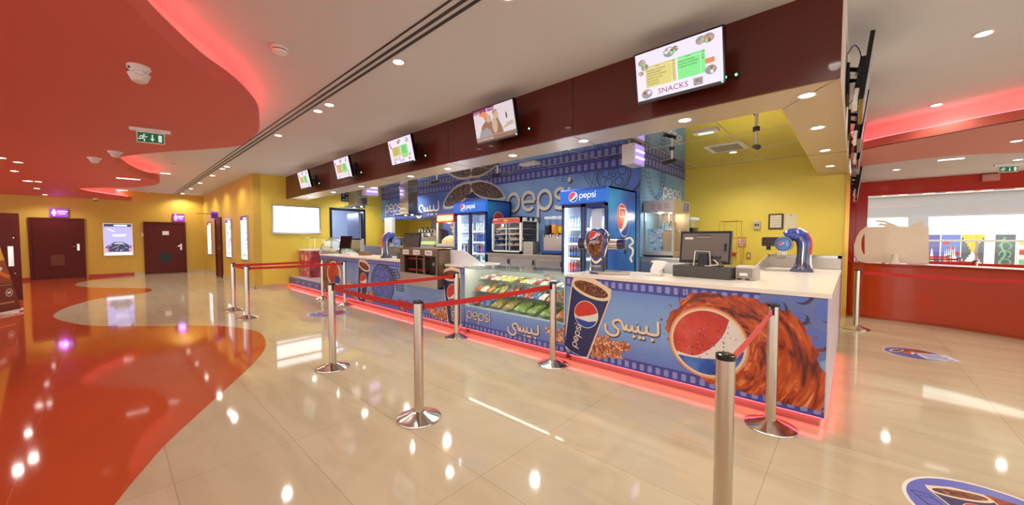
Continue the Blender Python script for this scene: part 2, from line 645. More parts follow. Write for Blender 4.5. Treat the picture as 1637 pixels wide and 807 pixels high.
    def splash(s, pts, mat, l=1, seed=1, jag=0.03):
        rnd = random.Random(seed)
        P = catmull([Vector((p[0], p[1], 0)) for p in pts], 3, True)
        cx = sum(p.x for p in P) / len(P); cy = sum(p.y for p in P) / len(P)
        out = []
        for p in P:
            d = Vector((p.x - cx, p.y - cy)); d = d.normalized()
            k = rnd.uniform(-jag, jag)
            out.append((p.x + d.x * k, p.y + d.y * k))
        out = [(q.x, q.y) for q in catmull([(*q, 0) for q in out], 3, True)]
        s.poly(out, mat, l)
        for i in range(len(P) // 3):
            p = rnd.choice(P); d = Vector((p.x - cx, p.y - cy)).normalized()
            k = rnd.uniform(jag * .8, jag * 3.2); q = rnd.uniform(.003, .010)
            s.ell(p.x + d.x * k, p.y + d.y * k, q, q * 1.4, mat, l, n=8)

# ================================================================== SETTING
YELLOW = pm('yellow_paint', rgb(230, 204, 80), 0.42, var=0.05, scale=2)
YELLOWD = pm('ochre_yellow_paint', rgb(204, 170, 66), 0.42, var=0.05, scale=2)
GREYC = pm('grey_ceiling_paint', rgb(208, 211, 212), 0.75, var=0.03, scale=1.2)
REDC = pm('red_ceiling_paint', rgb(208, 100, 84), 0.6, var=0.04, scale=1.0)
REDW = pm('red_back_painted_glass', rgb(180, 48, 34), 0.12, var=0.05, scale=1.0)
WOOD = pm('dark_mahogany_panel', rgb(84, 30, 20), 0.3, var=0.16, scale=5, stretch=(0.25, 1, 5), coat=0.2)
DOORW = pm('dark_door_veneer', rgb(88, 26, 18), 0.42, var=0.2, scale=7, stretch=(3, 3, 0.3), spec=.3)
MIRROR = pm('mirror_ceiling_tile', rgb(232, 230, 224), 0.035, 1.0, 0.02)
SOFF = pm('satin_metal_soffit', rgb(206, 186, 168), 0.42, 0.5, 0.04, 3)
WALLB = ramp_mat('blue_printed_wall', [rgb(56, 76, 176), rgb(92, 130, 208), rgb(140, 180, 228)], 0.42, 0.35, detail=2, lo=0.36, hi=0.62)
PANELB = ramp_mat('blue_printed_panel', [rgb(92, 104, 188), rgb(108, 138, 206), rgb(136, 172, 220), rgb(126, 164, 216), rgb(96, 132, 200)], 0.9, 0.3, detail=2, lo=0.05, hi=1.0)
_nt = PANELB.node_tree      # the sheet is printed violet at the foot, pale blue in the middle
_sp = _nt.nodes.new('ShaderNodeSeparateXYZ')
_nt.links.new(_nt.nodes['Texture Coordinate'].outputs['Object'], _sp.inputs[0]); _nt.links.new(_sp.outputs[2], _nt.nodes['Color Ramp'].inputs[0])


def floor_mat(name, cols, rough, bw, rh, mortar, mcol, offset=0.0, vein=0.09):
    m = bpy.data.materials.new(name); m.use_nodes = True
    nt = m.node_tree; b = nt.nodes['Principled BSDF']
    b.inputs['Roughness'].default_value = rough
    b.inputs['Specular IOR Level'].default_value = 0.55
    tc = nt.nodes.new('ShaderNodeTexCoord'); mp = nt.nodes.new('ShaderNodeMapping')
    mp.inputs['Location'].default_value = (0.37, 0.44, 0)
    br = nt.nodes.new('ShaderNodeTexBrick')
    br.offset = offset; br.squash = 1
    br.inputs['Scale'].default_value = 1
    br.inputs['Mortar Size'].default_value = mortar
    br.inputs['Brick Width'].default_value = bw; br.inputs['Row Height'].default_value = rh
    br.inputs['Color1'].default_value = (*cols[0], 1); br.inputs['Color2'].default_value = (*cols[1], 1)
    br.inputs['Mortar'].default_value = (*mcol, 1)
    br.inputs['Mortar Smooth'].default_value = 0
    nz = nt.nodes.new('ShaderNodeTexNoise'); nz.inputs['Scale'].default_value = 1.1; nz.inputs['Detail'].default_value = 7; nz.inputs['Distortion'].default_value = 1.6
    mp2 = nt.nodes.new('ShaderNodeMapping'); mp2.inputs['Scale'].default_value = (0.6, 2.4, 1); mp2.inputs['Rotation'].default_value = (0, 0, 0.3)
    rp = nt.nodes.new('ShaderNodeValToRGB')
    rp.color_ramp.elements[0].position = 0.38; rp.color_ramp.elements[0].color = (1 - vein, 1 - vein * 1.05, 1 - vein * 1.25, 1)
    rp.color_ramp.elements[1].position = 0.56; rp.color_ramp.elements[1].color = (1, 1, 1, 1)
    mx = nt.nodes.new('ShaderNodeMix'); mx.data_type = 'RGBA'; mx.blend_type = 'MULTIPLY'; mx.inputs[0].default_value = 1
    L = nt.links.new
    L(tc.outputs['Object'], mp.inputs[0]); L(mp.outputs[0], br.inputs['Vector'])
    L(tc.outputs['Object'], mp2.inputs[0]); L(mp2.outputs[0], nz.inputs['Vector']); L(nz.outputs[0], rp.inputs[0])
    L(br.outputs[0], mx.inputs[6]); L(rp.outputs[0], mx.inputs[7]); L(mx.outputs[2], b.inputs['Base Color'])
    return m


FL_CREAM = floor_mat('cream_polished_marble', (rgb(208, 196, 164), rgb(203, 190, 158)), 0.055, 1.32, 0.66, 0.0018, rgb(170, 152, 122))
FL_RED = floor_mat('red_polished_floor', (rgb(198, 88, 48), rgb(194, 85, 46)), 0.06, 2.64, 1.32, 0.003, rgb(206, 110, 80), vein=0.05)

XW, YP = -21.3, 2.83           # far wall, poster wall
ZC, ZD, ZS, ZK, YF = 3.36, 2.98, 2.69, 3.10, 3.70   # ceiling, dropped ceiling, soffit, kitchen ceiling, beam face

# floor: cream marble with the red inlay that sweeps along in waves
fcurve = [(8, -0.75), (5, 0.3), (2.5, -0.3), (0.2, -0.85), (-1.6, -0.55)]
fcurve += [tuple(at_z(px, py, 0))[:2] for px, py in [(183, 807), (230, 750), (270, 705), (330, 650), (385, 600), (415, 570), (425, 550), (418, 534), (400, 527), (360, 521.5), (300, 520.5), (200, 521), (140, 520),
                                                    (105, 514), (88, 508), (86, 503), (100, 494), (130, 484), (165, 476), (210, 471), (235, 467), (243, 464), (235, 461), (205, 460), (165, 460), (130, 458),
                                                    (120, 455), (128, 451), (160, 446)]] + [(XW, 0.60)]
fb = MB()
fb.add([(XW - .2, -8, 0), (8, -8, 0), (8, 27, 0), (XW - .2, 27, 0)], [(0, 1, 2, 3)], FL_CREAM)
fb.add([(XW - .2, -8, -.3), (8, -8, -.3), (8, 27, -.3), (XW - .2, 27, -.3)], [(3, 2, 1, 0)], FL_CREAM)
rc = [(p.x, p.y) for p in catmull([(*p, 0) for p in fcurve], 5)]
poly = [(8, -8)] + rc + [(XW, -8)]
fb.add([(x, y, 0.0012) for x, y in poly], [tuple(range(len(poly)))], FL_RED)
struct(fb.build('floor', smooth=0))

# upper grey ceiling with the recessed tracks
cb = MB()
cb.box(XW - .2, 8, -8, YF + .02, ZC, ZC + .12, GREYC)
cb.box(-.1, 8, YF + .02, 8.9, ZC, ZC + .12, GREYC)
struct(cb.build('ceiling', smooth=0))
sl = MB()
SLOT = pm('dark_track_slot', rgb(34, 26, 24), 0.5)
for y, w in ((1.86, .018), (1.935, .03), (2.005, .03)):
    sl.box(XW + .05, 8, y - w / 2, y + w / 2, ZC - .006, ZC + .004, SLOT)
struct(sl.build('ceiling_track', smooth=0))

# red dropped ceiling, waves in plan like the floor
ccurve = [(8, 0.1), (6, 0.4), (4, 0.2), (2, -.45), (0.2, -.85), (-1.4, -.72), (-2.5, -.33)]
s1, s2 = 3.105, 4.814
ccurve += [tuple(at_z(x / s1, y / s1, ZD))[:2] for x, y in [(620, 0), (700, 80), (800, 180), (1000, 350), (1150, 450), (1240, 530), (1285, 595), (1280, 655), (1230, 700), (1180, 725), (1000, 742), (800, 755)]]
ccurve += [(-9.9, .18), (-10.6, .08)]
ccurve += [tuple(at_z(x / s2, 230 + y / s2, ZD))[:2] for x, y in [(940, 175), (1000, 215), (1100, 255), (1228, 285), (1180, 318), (1000, 335), (800, 337), (600, 343)]]
ccurve += [(-17.85, -.80), (-18.77, -.72), (-19.65, -.45), (-20.4, -.02), (XW, .62)]
cc = [(p.x, p.y) for p in catmull([(*p, 0) for p in ccurve], 5)]
poly = [(8, -8)] + cc + [(XW - .1, .62), (XW - .1, -8)]
LIP = 0.16
rb = MB()
rb.prism(poly, (0, 0, ZD), (1, 0, 0), (0, 1, 0), (0, 0, 1), LIP, REDC)


def offset(path, d):
    out = []
    for i, p in enumerate(path):
        a, b = path[max(i - 1, 0)], path[min(i + 1, len(path) - 1)]
        t = Vector((b[0] - a[0], b[1] - a[1])).normalized()
        out.append((p[0] - t.y * d, p[1] + t.x * d))     # left of the travel direction (towards -x travel: south)
    return out


def ribbon_wall(mb, path, z0, z1, th, mat):
    q = offset(path, th)
    n = len(path)
    vs = [(x, y, z0) for x, y in path] + [(x, y, z1) for x, y in path] + [(x, y, z0) for x, y in q] + [(x, y, z1) for x, y in q]
    fs = []
    for i in range(n - 1):
        fs += [(i, i + 1, n + i + 1, n + i), (2 * n + i, 3 * n + i, 3 * n + i + 1, 2 * n + i + 1)]
    mb.add(vs, fs, mat)


inner = offset(cc, 0.16)
COVE = pm('pale_cove_lining', rgb(236, 206, 200), .6, var=.02)
ribbon_wall(rb, inner, ZD + LIP, ZC, .02, COVE)
struct(rb.build('ceiling_dropped', smooth=30))
lb = MB()
led = offset(cc, 0.09)[14:]
lb.tube([(x, y, ZD + LIP + .014) for x, y in led], 0.011, REDLED, 6)
tag(lb.build('led_strip'), 'red LED strip glowing along the wavy edge of the red dropped ceiling', 'led strip')

# right-hand dropped band with its own red cove
rcv = [(-.09, 8.74), (.3, 8.42), (.85, 8.12), (1.52, 7.78), (2.6, 7.45), (4.2, 7.3), (8, 7.5)]
rcv = [(p.x, p.y) for p in catmull([(*p, 0) for p in rcv], 5)]
pb = MB()
poly = rcv + [(8, 14.5), (-.09, 14.5)]
pb.prism(poly, (0, 0, ZD), (1, 0, 0), (0, 1, 0), (0, 0, 1), .13, GREYC, REDC)
PINK = pm('pink_painted_underside', rgb(214, 138, 124), 0.6, var=0.03)
ic = [(-.09, 10.62), (.5, 10.4), (1.09, 10.27), (1.6, 10.42), (2.12, 10.75), (3.4, 11.4), (8, 12)]
ic = [(p.x, p.y) for p in catmull([(*p, 0) for p in ic], 4)]
pp = rcv + ic[::-1]
pb.prism(pp, (0, 0, ZD - .012), (1, 0, 0), (0, 1, 0), (0, 0, 1), .012, PINK, SLOT)
inn = [(x - .0, y + .2) for x, y in rcv]
ribbon_wall(pb, inn, ZD + .13, ZC, .02, COVE)
struct(pb.build('ceiling_band', smooth=30))
lb = MB()
lb.tube([(x, y + .11, ZD + .145) for x, y in rcv], 0.011, REDLED, 6)
tag(lb.build('led_strip'), 'red LED strip glowing in the curved cove on the right, over the ticket counter', 'led strip')

# far yellow wall, poster wall, pier
wb = MB()
wb.box(XW - .2, XW, -8, YP + .2, 0, ZC, YELLOWD)
struct(wb.build('wall_left', smooth=0))
wb = MB()
wb.box(XW, -12.85, YP, YP + .2, 0, ZC, YELLOWD)
struct(wb.build('wall_posters', smooth=0))
wb = MB()
dy0, dy1, dzt = 5.03, 6.13, 2.44
wb.box(-13.05, -12.85, YP + .2, dy0, 0, ZC, YELLOW)
wb.box(-13.05, -12.85, dy1, 9.3, 0, ZC, YELLOW)
wb.box(-13.05, -12.85, dy0, dy1, dzt, ZC, YELLOW)
struct(wb.build('wall_kitchen_left', smooth=0))
wb = MB()
wb.box(-13.05, -.10, 9.3, 9.5, 0, ZC, YELLOW)
struct(wb.build('wall_back', smooth=0))
tb = MB()
GOLD = pm('gold_mirror_trim', rgb(214, 168, 84), 0.2, 0.9)
tb.box(-.10, -.075, 9.28, 9.5, 0, ZS, GOLD)
tb.box(-.13, -.10, 9.27, 9.3, 0, ZS, GOLD)
struct(tb.build('trim_1', smooth=0))
# baseboards
BASE_R = pm('red_skirting', rgb(168, 44, 20), 0.3)
BASE_M = pm('marble_skirting', rgb(196, 176, 140), 0.3)
bb = MB()
bb.box(XW, XW + .015, -8, -1.93, 0, .1, BASE_R); bb.box(XW, XW + .015, -.60, .62, 0, .1, BASE_R)
struct(bb.build('baseboard_left', smooth=0))
bb = MB()
bb.box(XW, XW + .015, .62, .93, 0, .1, BASE_M); bb.box(XW, XW + .015, 2.2, YP, 0, .1, BASE_M)
struct(bb.build('baseboard_far', smooth=0))
bb = MB()
bb.box(XW, -18.36, YP - .015, YP, 0, .1, BASE_M); bb.box(-17.3, -12.835, YP - .015, YP, 0, .1, BASE_M)
bb.box(-12.85, -12.835, YP - .015, 3.66, 0, .1, BASE_M)
struct(bb.build('baseboard_posters', smooth=0))

# blue printed wall: bulkhead over the recess on the left, full height on the right, and its right-hand face
BX, BY = -2.99, 6.81
blw = MB()
blw.box(-12.85, -9.1, BY, BY + .15, 2.15, ZK + .05, WALLB)
blw.box(-9.1, BX, BY, BY + .15, 0, ZK + .05, WALLB)
WALLC = ramp_mat('pale_blue_printed_wall', [rgb(84, 128, 186), rgb(116, 164, 208), rgb(150, 192, 222)], 0.5, 0.35, detail=2, lo=0.36, hi=0.62)
blw.box(BX - .15, BX, BY + .15, 9.3, 0, ZK + .05, WALLC); blw.box(BX - .01, BX + .001, BY, BY + .15, 0, ZK + .05, WALLC)
a = Art(blw, (0, BY, 0), (1, 0, 0), (0, 0, 1)).sheet(-12.85, BX, 0, ZK)


def byp(px, py):
    p = at_y(px, py, BY); return (p.x, p.z)


a.film(-12.8, BX, 2.98, .22, 62)
# two printed cups seen from above
g = 1637 / 340


def z1p(x, y): return byp(690 + x / g, 250 + y / g)


P_COLA2 = ramp_mat('print_cola_grey', [rgb(44, 36, 40), rgb(92, 78, 78), rgb(140, 116, 104), rgb(206, 190, 176)], 16, .4, distort=1.0, lo=.35, hi=.75)
P_GLOW = pm('print_pale_glow', rgb(176, 190, 226), 0.45)
for (c, top, lo_) in (((215, 285), [(100, 390), (110, 330), (160, 260), (230, 215), (300, 205), (300, 275), (240, 340), (170, 385)], None),
                      ((430, 270), [(300, 215), (330, 195), (390, 190), (470, 215), (530, 260), (560, 320), (480, 330), (380, 310), (320, 270)], None)):
    P2 = [z1p(*q) for q in top]
    cx, cy = sum(q[0] for q in P2) / len(P2), sum(q[1] for q in P2) / len(P2)
    P2 = [(q.x, q.y) for q in catmull(P2, 4, True)]
    a.poly([(cx + (q[0] - cx) * 1.10, cy + (q[1] - cy) * 1.16) for q in P2], P_GLOW, 3)
    a.poly([(cx + (q[0] - cx) * 1.03, cy + (q[1] - cy) * 1.05) for q in P2], P_WHITE, 5)
    a.poly([(cx + (q[0] - cx) * .96, cy + (q[1] - cy) * .90) for q in P2], P_COLA2, 6)
for q in ([(300, 280), (320, 270), (345, 300), (380, 320), (250, 320)],):
    a.poly([z1p(*k) for k in q], P_NAVY, 7)
# big wordmark and the arabic one
p0, p1 = z1p(580, 300), z1p(1050, 300)
u0 = z1p(566, 350)[0]
a.wordmark(u0 + .06, z1p(900, 408)[1] - .02, .50, P_WHITE, 3, w=.16, su=1.0 * (z1p(1060, 300)[0] - u0) / (.50 * 4.3), shadow=P_SHADOW)
s0, s1_ = byp(665, 335), byp(702, 322)
a.script(s0[0], s0[1] - .10, (s1_[0] - s0[0]) / 4.1, P_WHITE, 3, shadow=P_SHADOW)
a.wordmark(-12.55, 2.40, .30, P_WHITE, 3, w=.15, su=.9)
# film drawings
for pts, w in (([z1p(1200, 95), z1p(1195, 160), z1p(1255, 250)], .10), ([z1p(1270, 85), z1p(1262, 160), z1p(1240, 240)], .09), ([z1p(1045, 110), z1p(1020, 190)], .14), ([z1p(975, 120), z1p(960, 180)], .10)):
    a.ladder(pts, w, P_SHADOW, 1, 7)
a.reel_lines(*z1p(1400, 140), .36, .03, P_GREYB, 1, .34)
a.arc(*z1p(1480, 150), .36, -70, 60, .05, P_GREYB, 1)
# right-hand face
a = Art(blw, (BX, 0, 0), (0, 1, 0), (0, 0, 1))
a.film(BY, 9.28, 2.98, .22, 14)
a.wordmark(7.95, 2.36, .22, P_WHITE, 2, w=.16, su=1.18)
a.ladder([(7.1, 2.86), (7.25, 2.5), (7.6, 2.28)], .16, P_SHADOW, 1, 9)
a.ladder([(7.95, 2.86), (7.85, 2.5), (7.62, 2.30)], .2, P_SHADOW, 1, 9)
a.ladder([(6.95, 2.86), (6.9, 2.5), (7.0, 2.2)], .12, P_SHADOW, 1, 9)
struct(blw.build('wall_blue', smooth=0))
# recess behind the bulkhead
RECW = pm('grey_blue_tile', rgb(150, 160, 176), 0.3)
wb = MB()
wb.box(-12.85, -9.1, 8.0, 8.1, 0, 2.2, RECW); wb.box(-9.1, -9.0, 6.96, 8.1, 0, 2.2, RECW)
wb.box(-12.85, -11.4, 7.98, 8.0, 1.0, 2.2, YELLOW)
struct(wb.build('wall_recess', smooth=0))
wb = MB(); wb.box(-12.85, -9.1, BY + .15, 8.0, 2.15, 2.2, OFFW)
struct(wb.build('ceiling_recess', smooth=0))

# kitchen mirror ceiling with tile joints
kb = MB()
kb.box(-12.85, -.52, 4.24, 9.3, ZK, ZK + .05, MIRROR)
JOINT = pm('ceiling_joint', rgb(214, 210, 190), 0.4, 0.3)
x = -12.25
while x < -.6:
    kb.box(x - .006, x + .006, 4.25, 9.29, ZK - .003, ZK + .002, JOINT); x += 1.2
for y in (5.4, 6.6, 7.8, 9.0):
    kb.box(-12.85, -.52, y - .006, y + .006, ZK - .003, ZK + .002, JOINT)
struct(kb.build('ceiling_kitchen', smooth=0))

# mahogany beam over the counter, returning along the right side
fm = MB()
fm.box(-12.85, -.105, YF, YF + .03, ZS, ZC, WOOD)
for px in (916, 716, 599, 523):
    xx = at_y(px, 150, YF).x
    fm.box(xx - .004, xx + .004, YF - .0015, YF + .01, ZS, ZC, BLACK)
struct(fm.build('beam_fascia', smooth=0))
fm = MB()
fm.box(-12.85, -.105, YF + .03, 4.24, ZS, ZS + .02, SOFF)
fm.box(-.52, -.105, 4.24, 9.3, ZS, ZS + .02, SOFF)
fm.box(-.105, -.09, YF, 9.35, ZS - .012, ZC, OFFW)
for (x0, x1, y0, y1) in ((-2.46, -2.452, YF + .03, 4.24), (-4.77, -4.762, YF + .03, 4.24), (-7.1, -7.092, YF + .03, 4.24)):
    fm.box(x0, x1, y0, y1, ZS - .002, ZS + .002, SLOT)
fm.box(-.52, -.105, 6.9, 6.908, ZS - .002, ZS + .002, SLOT)
fm.add([(-.105, YF, ZS - .0015), (-.52, 4.24, ZS - .0015), (-.512, 4.24, ZS - .0015), (-.097, YF, ZS - .0015)], [(0, 1, 2, 3)], SLOT)
struct(fm.build('beam_soffit', smooth=0))
fm = MB()
fm.box(-12.85, -.52, 4.22, 4.24, ZS + .02, ZK, OFFW); fm.box(-.54, -.52, 4.24, 9.3, ZS + .02, ZK, YELLOW)
struct(fm.build('beam_inner', smooth=0))

# ---- ticket side on the right: glossy red wall with a long window to the mall
YR = 13.7
wx0, wz0, wz1 = .25, .9, 2.61
rw = MB()
rw.box(-.3, wx0, YR, YR + .12, 0, ZD, REDW); rw.box(wx0, 8, YR, YR + .12, wz1, ZD, REDW); rw.box(wx0, 8, YR, YR + .12, 0, wz0, REDW)
rw.box(.02, .026, YR - .002, YR + .01, 0, ZD, SLOT)
struct(rw.build('wall_right', smooth=0))
rw = MB(); rw.box(-.3, -.1, 9.5, YR, 0, ZD, REDW)
struct(rw.build('wall_right_side', smooth=0))
wn = MB(); wn.box(wx0, 8, YR + .05, YR + .058, wz0, wz1, GLASS)
struct(wn.build('window_1', smooth=0))
# mall beyond
MALLW = pm('white_mall_render', rgb(240, 238, 234), 0.6, var=0.02)
mb_ = MB()
MALLG = pm('grey_mall_bulkhead', rgb(172, 172, 176), .6, var=.02)
mb_.box(-8, 14, 26, 26.2, 0, 8, MALLW); mb_.box(-8, 14, 17.6, 17.9, 2.18, 3.0, MALLG)
mb_.box(-8.2, -8, 14, 26, 0, 8, MALLW); mb_.box(14, 14.2, 14, 26, 0, 8, MALLW)
mb_.box(1.3, 1.7, 17.4, 17.9, 0, 2.2, MALLG)
struct(mb_.build('wall_mall', smooth=0))

# ---- doors
def door_geo(mb, u0, u1, z1, art, mat, fr):
    pass


def flat_door(name, O, U, N, w, h, vent=None, leafmat=DOORW, slat=None):
    """closed door in a wall: O bottom-left corner, U along the wall, N out of it"""
    U, N = Vector(U), Vector(N); Z = Vector((0, 0, 1)); O = Vector(O)
    T = Matrix((( U.x, N.x, 0, O.x), (U.y, N.y, 0, O.y), (0, 0, 1, O.z), (0, 0, 0, 1)))
    fr = MB(); fr.T = T
    for b in ((-.02, .05, -.02, .06, 0, h + .06), (w - .05, w + .02, -.02, .06, 0, h + .06), (.05, w - .05, -.02, .06, h, h + .06)):
        fr.box(*b, leafmat)
    root = struct(fr.build(name, smooth=0))
    lf = MB(); lf.T = T
    lf.box(.05, w - .05, -.02, .035, .01, h, leafmat)
    leaf = lf.build('leaf', root, smooth=0)
    if vent:
        v = MB(); v.T = T
        u0, u1, z0, z1 = vent
        v.box(u0, u1, .035, .045, z0, z1, leafmat if slat else BLACK)
        n = 9
        for i in range(n):
            z = z0 + (z1 - z0) * (i + .5) / n
            v.box(u0 + .03, u1 - .03, .045, .055, z - .012, z + .006, slat or BLACK)
        v.build('vent_grille', leaf, smooth=0)
    return root, leaf, T


r_, l_, T = flat_door('door_2', (XW, -1.93, 0), (0, 1, 0), (1, 0, 0), 1.26, 2.16, (.42, .80, .50, .88), slat=pm('bronze_slat', rgb(150, 96, 70), .3, .6))
hb = MB(); hb.T = T; hb.box(1.08, 1.14, .035, .05, 1.03, 1.27, CHROME); hb.cyl((1.11, .05, 1.18), (1.11, .09, 1.18), .012, CHROME); hb.cyl((1.11, .09, 1.18), (.96, .09, 1.18), .012, CHROME)
hb.build('handle', l_)
r_, l_, T = flat_door('door_3', (XW, .94, 0), (0, 1, 0), (1, 0, 0), 1.26, 2.10, (.42, .78, .48, .86))
hb = MB(); hb.T = T; hb.box(1.08, 1.14, .035, .05, .98, 1.24, CHROME); hb.cyl((1.11, .05, 1.14), (1.11, .09, 1.14), .012, CHROME); hb.cyl((1.11, .09, 1.14), (.96, .09, 1.14), .012, CHROME)
hb.build('handle', l_)
sg = MB(); sg.T = T
sg.box(.54, .74, .035, .04, 1.62, 1.78, WHITE)
aa = Art(sg, T @ Vector((.54, .0405, 1.62)), (0, 1, 0), (0, 0, 1))
aa.ell(.085, .125, .015, .015, BLACK); aa.stroke([(.085, .105), (.09, .07), (.125, .07), (.14, .035)], .012, BLACK); aa.arc(.085, .05, .032, 100, 350, .01, BLACK)
sg.build('sign_plate', l_, smooth=0)
r_, l_, T = flat_door('door_4', (-18.34, YP, 0), (1, 0, 0), (0, -1, 0), 1.02, 2.2)
hb = MB(); hb.T = T; hb.box(.82, .88, .035, .05, .96, 1.18, CHROME); hb.cyl((.85, .05, 1.1), (.85, .09, 1.1), .012, CHROME); hb.cyl((.85, .09, 1.1), (.70, .09, 1.1), .012, CHROME)
hb.build('handle', l_)
# nearer open leaf at the left edge of the view
d1 = MB(); d1.box(-14.63, -14.585, -2.75, -1.462, .01, 2.08, DOORW)
root = struct(d1.build('door_1', smooth=0, bevel=.003))
d1 = MB(); d1.box(-14.583, -14.575, -1.64, -1.56, .83, 1.30, CHROME); d1.build('push_plate', root)
for z in (1.5, .66):
    d1 = MB(); d1.cyl((-14.585, -1.55, z), (-14.57, -1.55, z), .012, CHROME); d1.build('stud', root)
# kitchen doorway: black frame, pale room behind, half-open leaf
fr = MB()
FX = -12.85
for b in ((dy0 - .06, dy0 + .01, 0, dzt + .07), (dy1 - .01, dy1 + .06, 0, dzt + .07), (dy0, dy1, dzt - .01, dzt + .07)):
    fr.box(FX - .2, FX + .02, b[0], b[1], b[2], b[3], BLACK)
root = struct(fr.build('door_5', smooth=0))
SLATE = pm('slate_grey_door', rgb(112, 122, 150), 0.4)
lf = MB(); lf.box(-14.0, -13.06, dy1 - .08, dy1 - .03, .02, dzt - .05, SLATE); lf.build('leaf', root, smooth=0)
rm = MB()
ROOMW = pm('pale_blue_room_paint', rgb(196, 206, 232), 0.6)
rm.box(-16.1, -16, 4.2, 9.3, 0, 2.8, ROOMW); rm.box(-16, -13.05, 4.1, 4.2, 0, 2.8, ROOMW); rm.box(-16, -13.05, 8.3, 8.4, 0, 2.8, ROOMW); rm.box(-16.1, -13.05, 4.1, 8.4, 2.8, 2.85, ROOMW)
struct(rm.build('wall_store_room', smooth=0))

# ================================================================== COUNTER (front face plane YC)
YC = 3.72
TOPM = pm('white_solid_surface', rgb(238, 228, 212), 0.22, var=0.02)
KICK = pm('kick_board', rgb(150, 120, 112), 0.4)
RISE = pm('lilac_white_laminate', rgb(214, 206, 214), 0.35)


def cy_(px, py):
    p = at_y(px, py, YC); return (p.x, p.z)


PZ0, PZ1, CT = .095, 1.035, 1.07


def counter_unit(label, x0, x1, group, depth=.74, end=False, z1=PZ1, cut=None):
    root = thing('service_counter', label, 'counter', ((x0 + x1) / 2, YC, 0), 0, group)
    root.location = (0, 0, 0)
    b = MB()
    for bx in (cut or [(x0, x1, YC + .02, YC + depth, PZ0, z1)]): b.box(*bx, RISE)
    b.build('carcass', root, smooth=0)
    k = MB(); k.box(x0 + .03, x1 - .03, YC + .07, YC + depth - .05, 0, PZ0, KICK); k.build('kick_board', root, smooth=0)
    l = MB(); l.tube([(x0 + .03, YC + .045, PZ0 - .012), (x1 - .02, YC + .045, PZ0 - .012)], .009, REDLED, 6)
    if end:
        l.tube([(x1 - .022, YC + .05, PZ0 - .012), (x1 - .022, YC + 2.6, PZ0 - .012)], .009, REDLED, 6)
    lo = l.build('led_strip', root); lo['label'] = 'red LED strip under the printed front panel'
    return root


GRP = 'printed counter units'
# ---------------- right unit
XR0, XR1 = -2.545, -.122
root = counter_unit('right-hand counter unit printed with a big red white and blue globe in a cola splash', XR0, XR1 - .012, GRP, end=True)
ex = MB(); ex.box(XR1 - .78, XR1 - .012, YC + .74, 6.6, PZ0, PZ1, RISE); ex.build('return_cabinet', root, smooth=0)
ex = MB(); ex.box(XR1 - .012, XR1, YC, 6.6, PZ0, PZ1, RISE); ex.build('end_panel', root, smooth=0)
ex = MB(); ex.box(XR1 - .74, XR1 - .06, YC + .7, 6.5, 0, PZ0, KICK); ex.build('kick_board', root, smooth=0)
wt = MB()
wt.prism([(XR0, YC - .012), (XR1 + .012, YC - .012), (XR1 + .012, 6.62), (XR1 - .80, 6.62), (XR1 - .80, YC + .80), (XR0, YC + .80)], (0, 0, PZ1), (1, 0, 0), (0, 1, 0), (0, 0, 1), CT - PZ1, TOPM)
wt.build('worktop', root, smooth=0, bevel=.004)
fp = MB(); fp.box(XR0, XR1 - .012, YC, YC + .02, PZ0, PZ1, PANELB)
a = Art(fp, (0, YC, 0), (1, 0, 0), (0, 0, 1)).sheet(XR0, XR1 - .012, PZ0, PZ1)
K = 1355 / 470


def q(x, y): return cy_(890 + x / K, 420 + y / K)


def Q(*pts): return [q(*p) for p in pts]


a.film(XR0, XR1 - .012, PZ1 - .055, .11, 29)
a.film(XR0, XR1 - .012, PZ0 + .055, .11, 29)
# reel behind the splash
c = q(1150, 262)
a.reel(c[0] - .02, c[1], .30, pm('print_reel_blue', rgb(104, 122, 176), .4), 3, .34, holes=P_SHADOW)
a.sub(-.022, .016).reel(c[0] - .02, c[1], .30, MATS['print_reel_blue'], 3.4, .34, holes=pm('print_mid_blue', rgb(92, 116, 190), 0.4))
a.ladder([q(575, 118), q(585, 180), q(600, 240)], .07, P_SHADOW, 3, 6)
# splash body
a.splash(Q((505, 285), (525, 235), (560, 195), (600, 150), (680, 138), (780, 148), (870, 160), (950, 178), (1030, 205), (1085, 235), (1130, 290), (1165, 345), (1200, 420), (1228, 490), (1245, 560), (1238, 620),
                (1215, 672), (1120, 655), (1000, 625), (880, 590), (780, 565), (690, 545), (600, 480), (540, 400), (520, 330)), swirl_mat('print_cola_swirl', [rgb(46, 14, 8), rgb(112, 34, 12), rgb(176, 66, 22), rgb(206, 98, 42), rgb(232, 168, 118)], q(703, 370)[0], q(703, 370)[1]), 5, 3, .02)
# curling streaks inside the splash
STK1 = pm('print_splash_dark', rgb(92, 30, 12), 0.4); STK2 = pm('print_splash_light', rgb(226, 128, 74), 0.4)
gc = q(703, 370)
rnd = random.Random(7)
for i in range(0):
    rr = rnd.uniform(.42, .95); a0 = rnd.uniform(-45, 100); a1 = a0 + rnd.uniform(14, 46)
    if rr > .60 and a1 > 62: continue
    if rr > .50 and a1 > 105: a1 = 100
    a.stroke([(gc[0] + rr * 1.0 * math.cos(R(a0 + (a1 - a0) * k / 8)), gc[1] - .02 + rr * .80 * math.sin(R(a0 + (a1 - a0) * k / 8)) * (1 if a0 + (a1 - a0) * k / 8 > 0 else .75)) for k in range(9)],
             rnd.uniform(.004, .012), rnd.choice((STK1, STK2, STK1)), 6, caps=False)
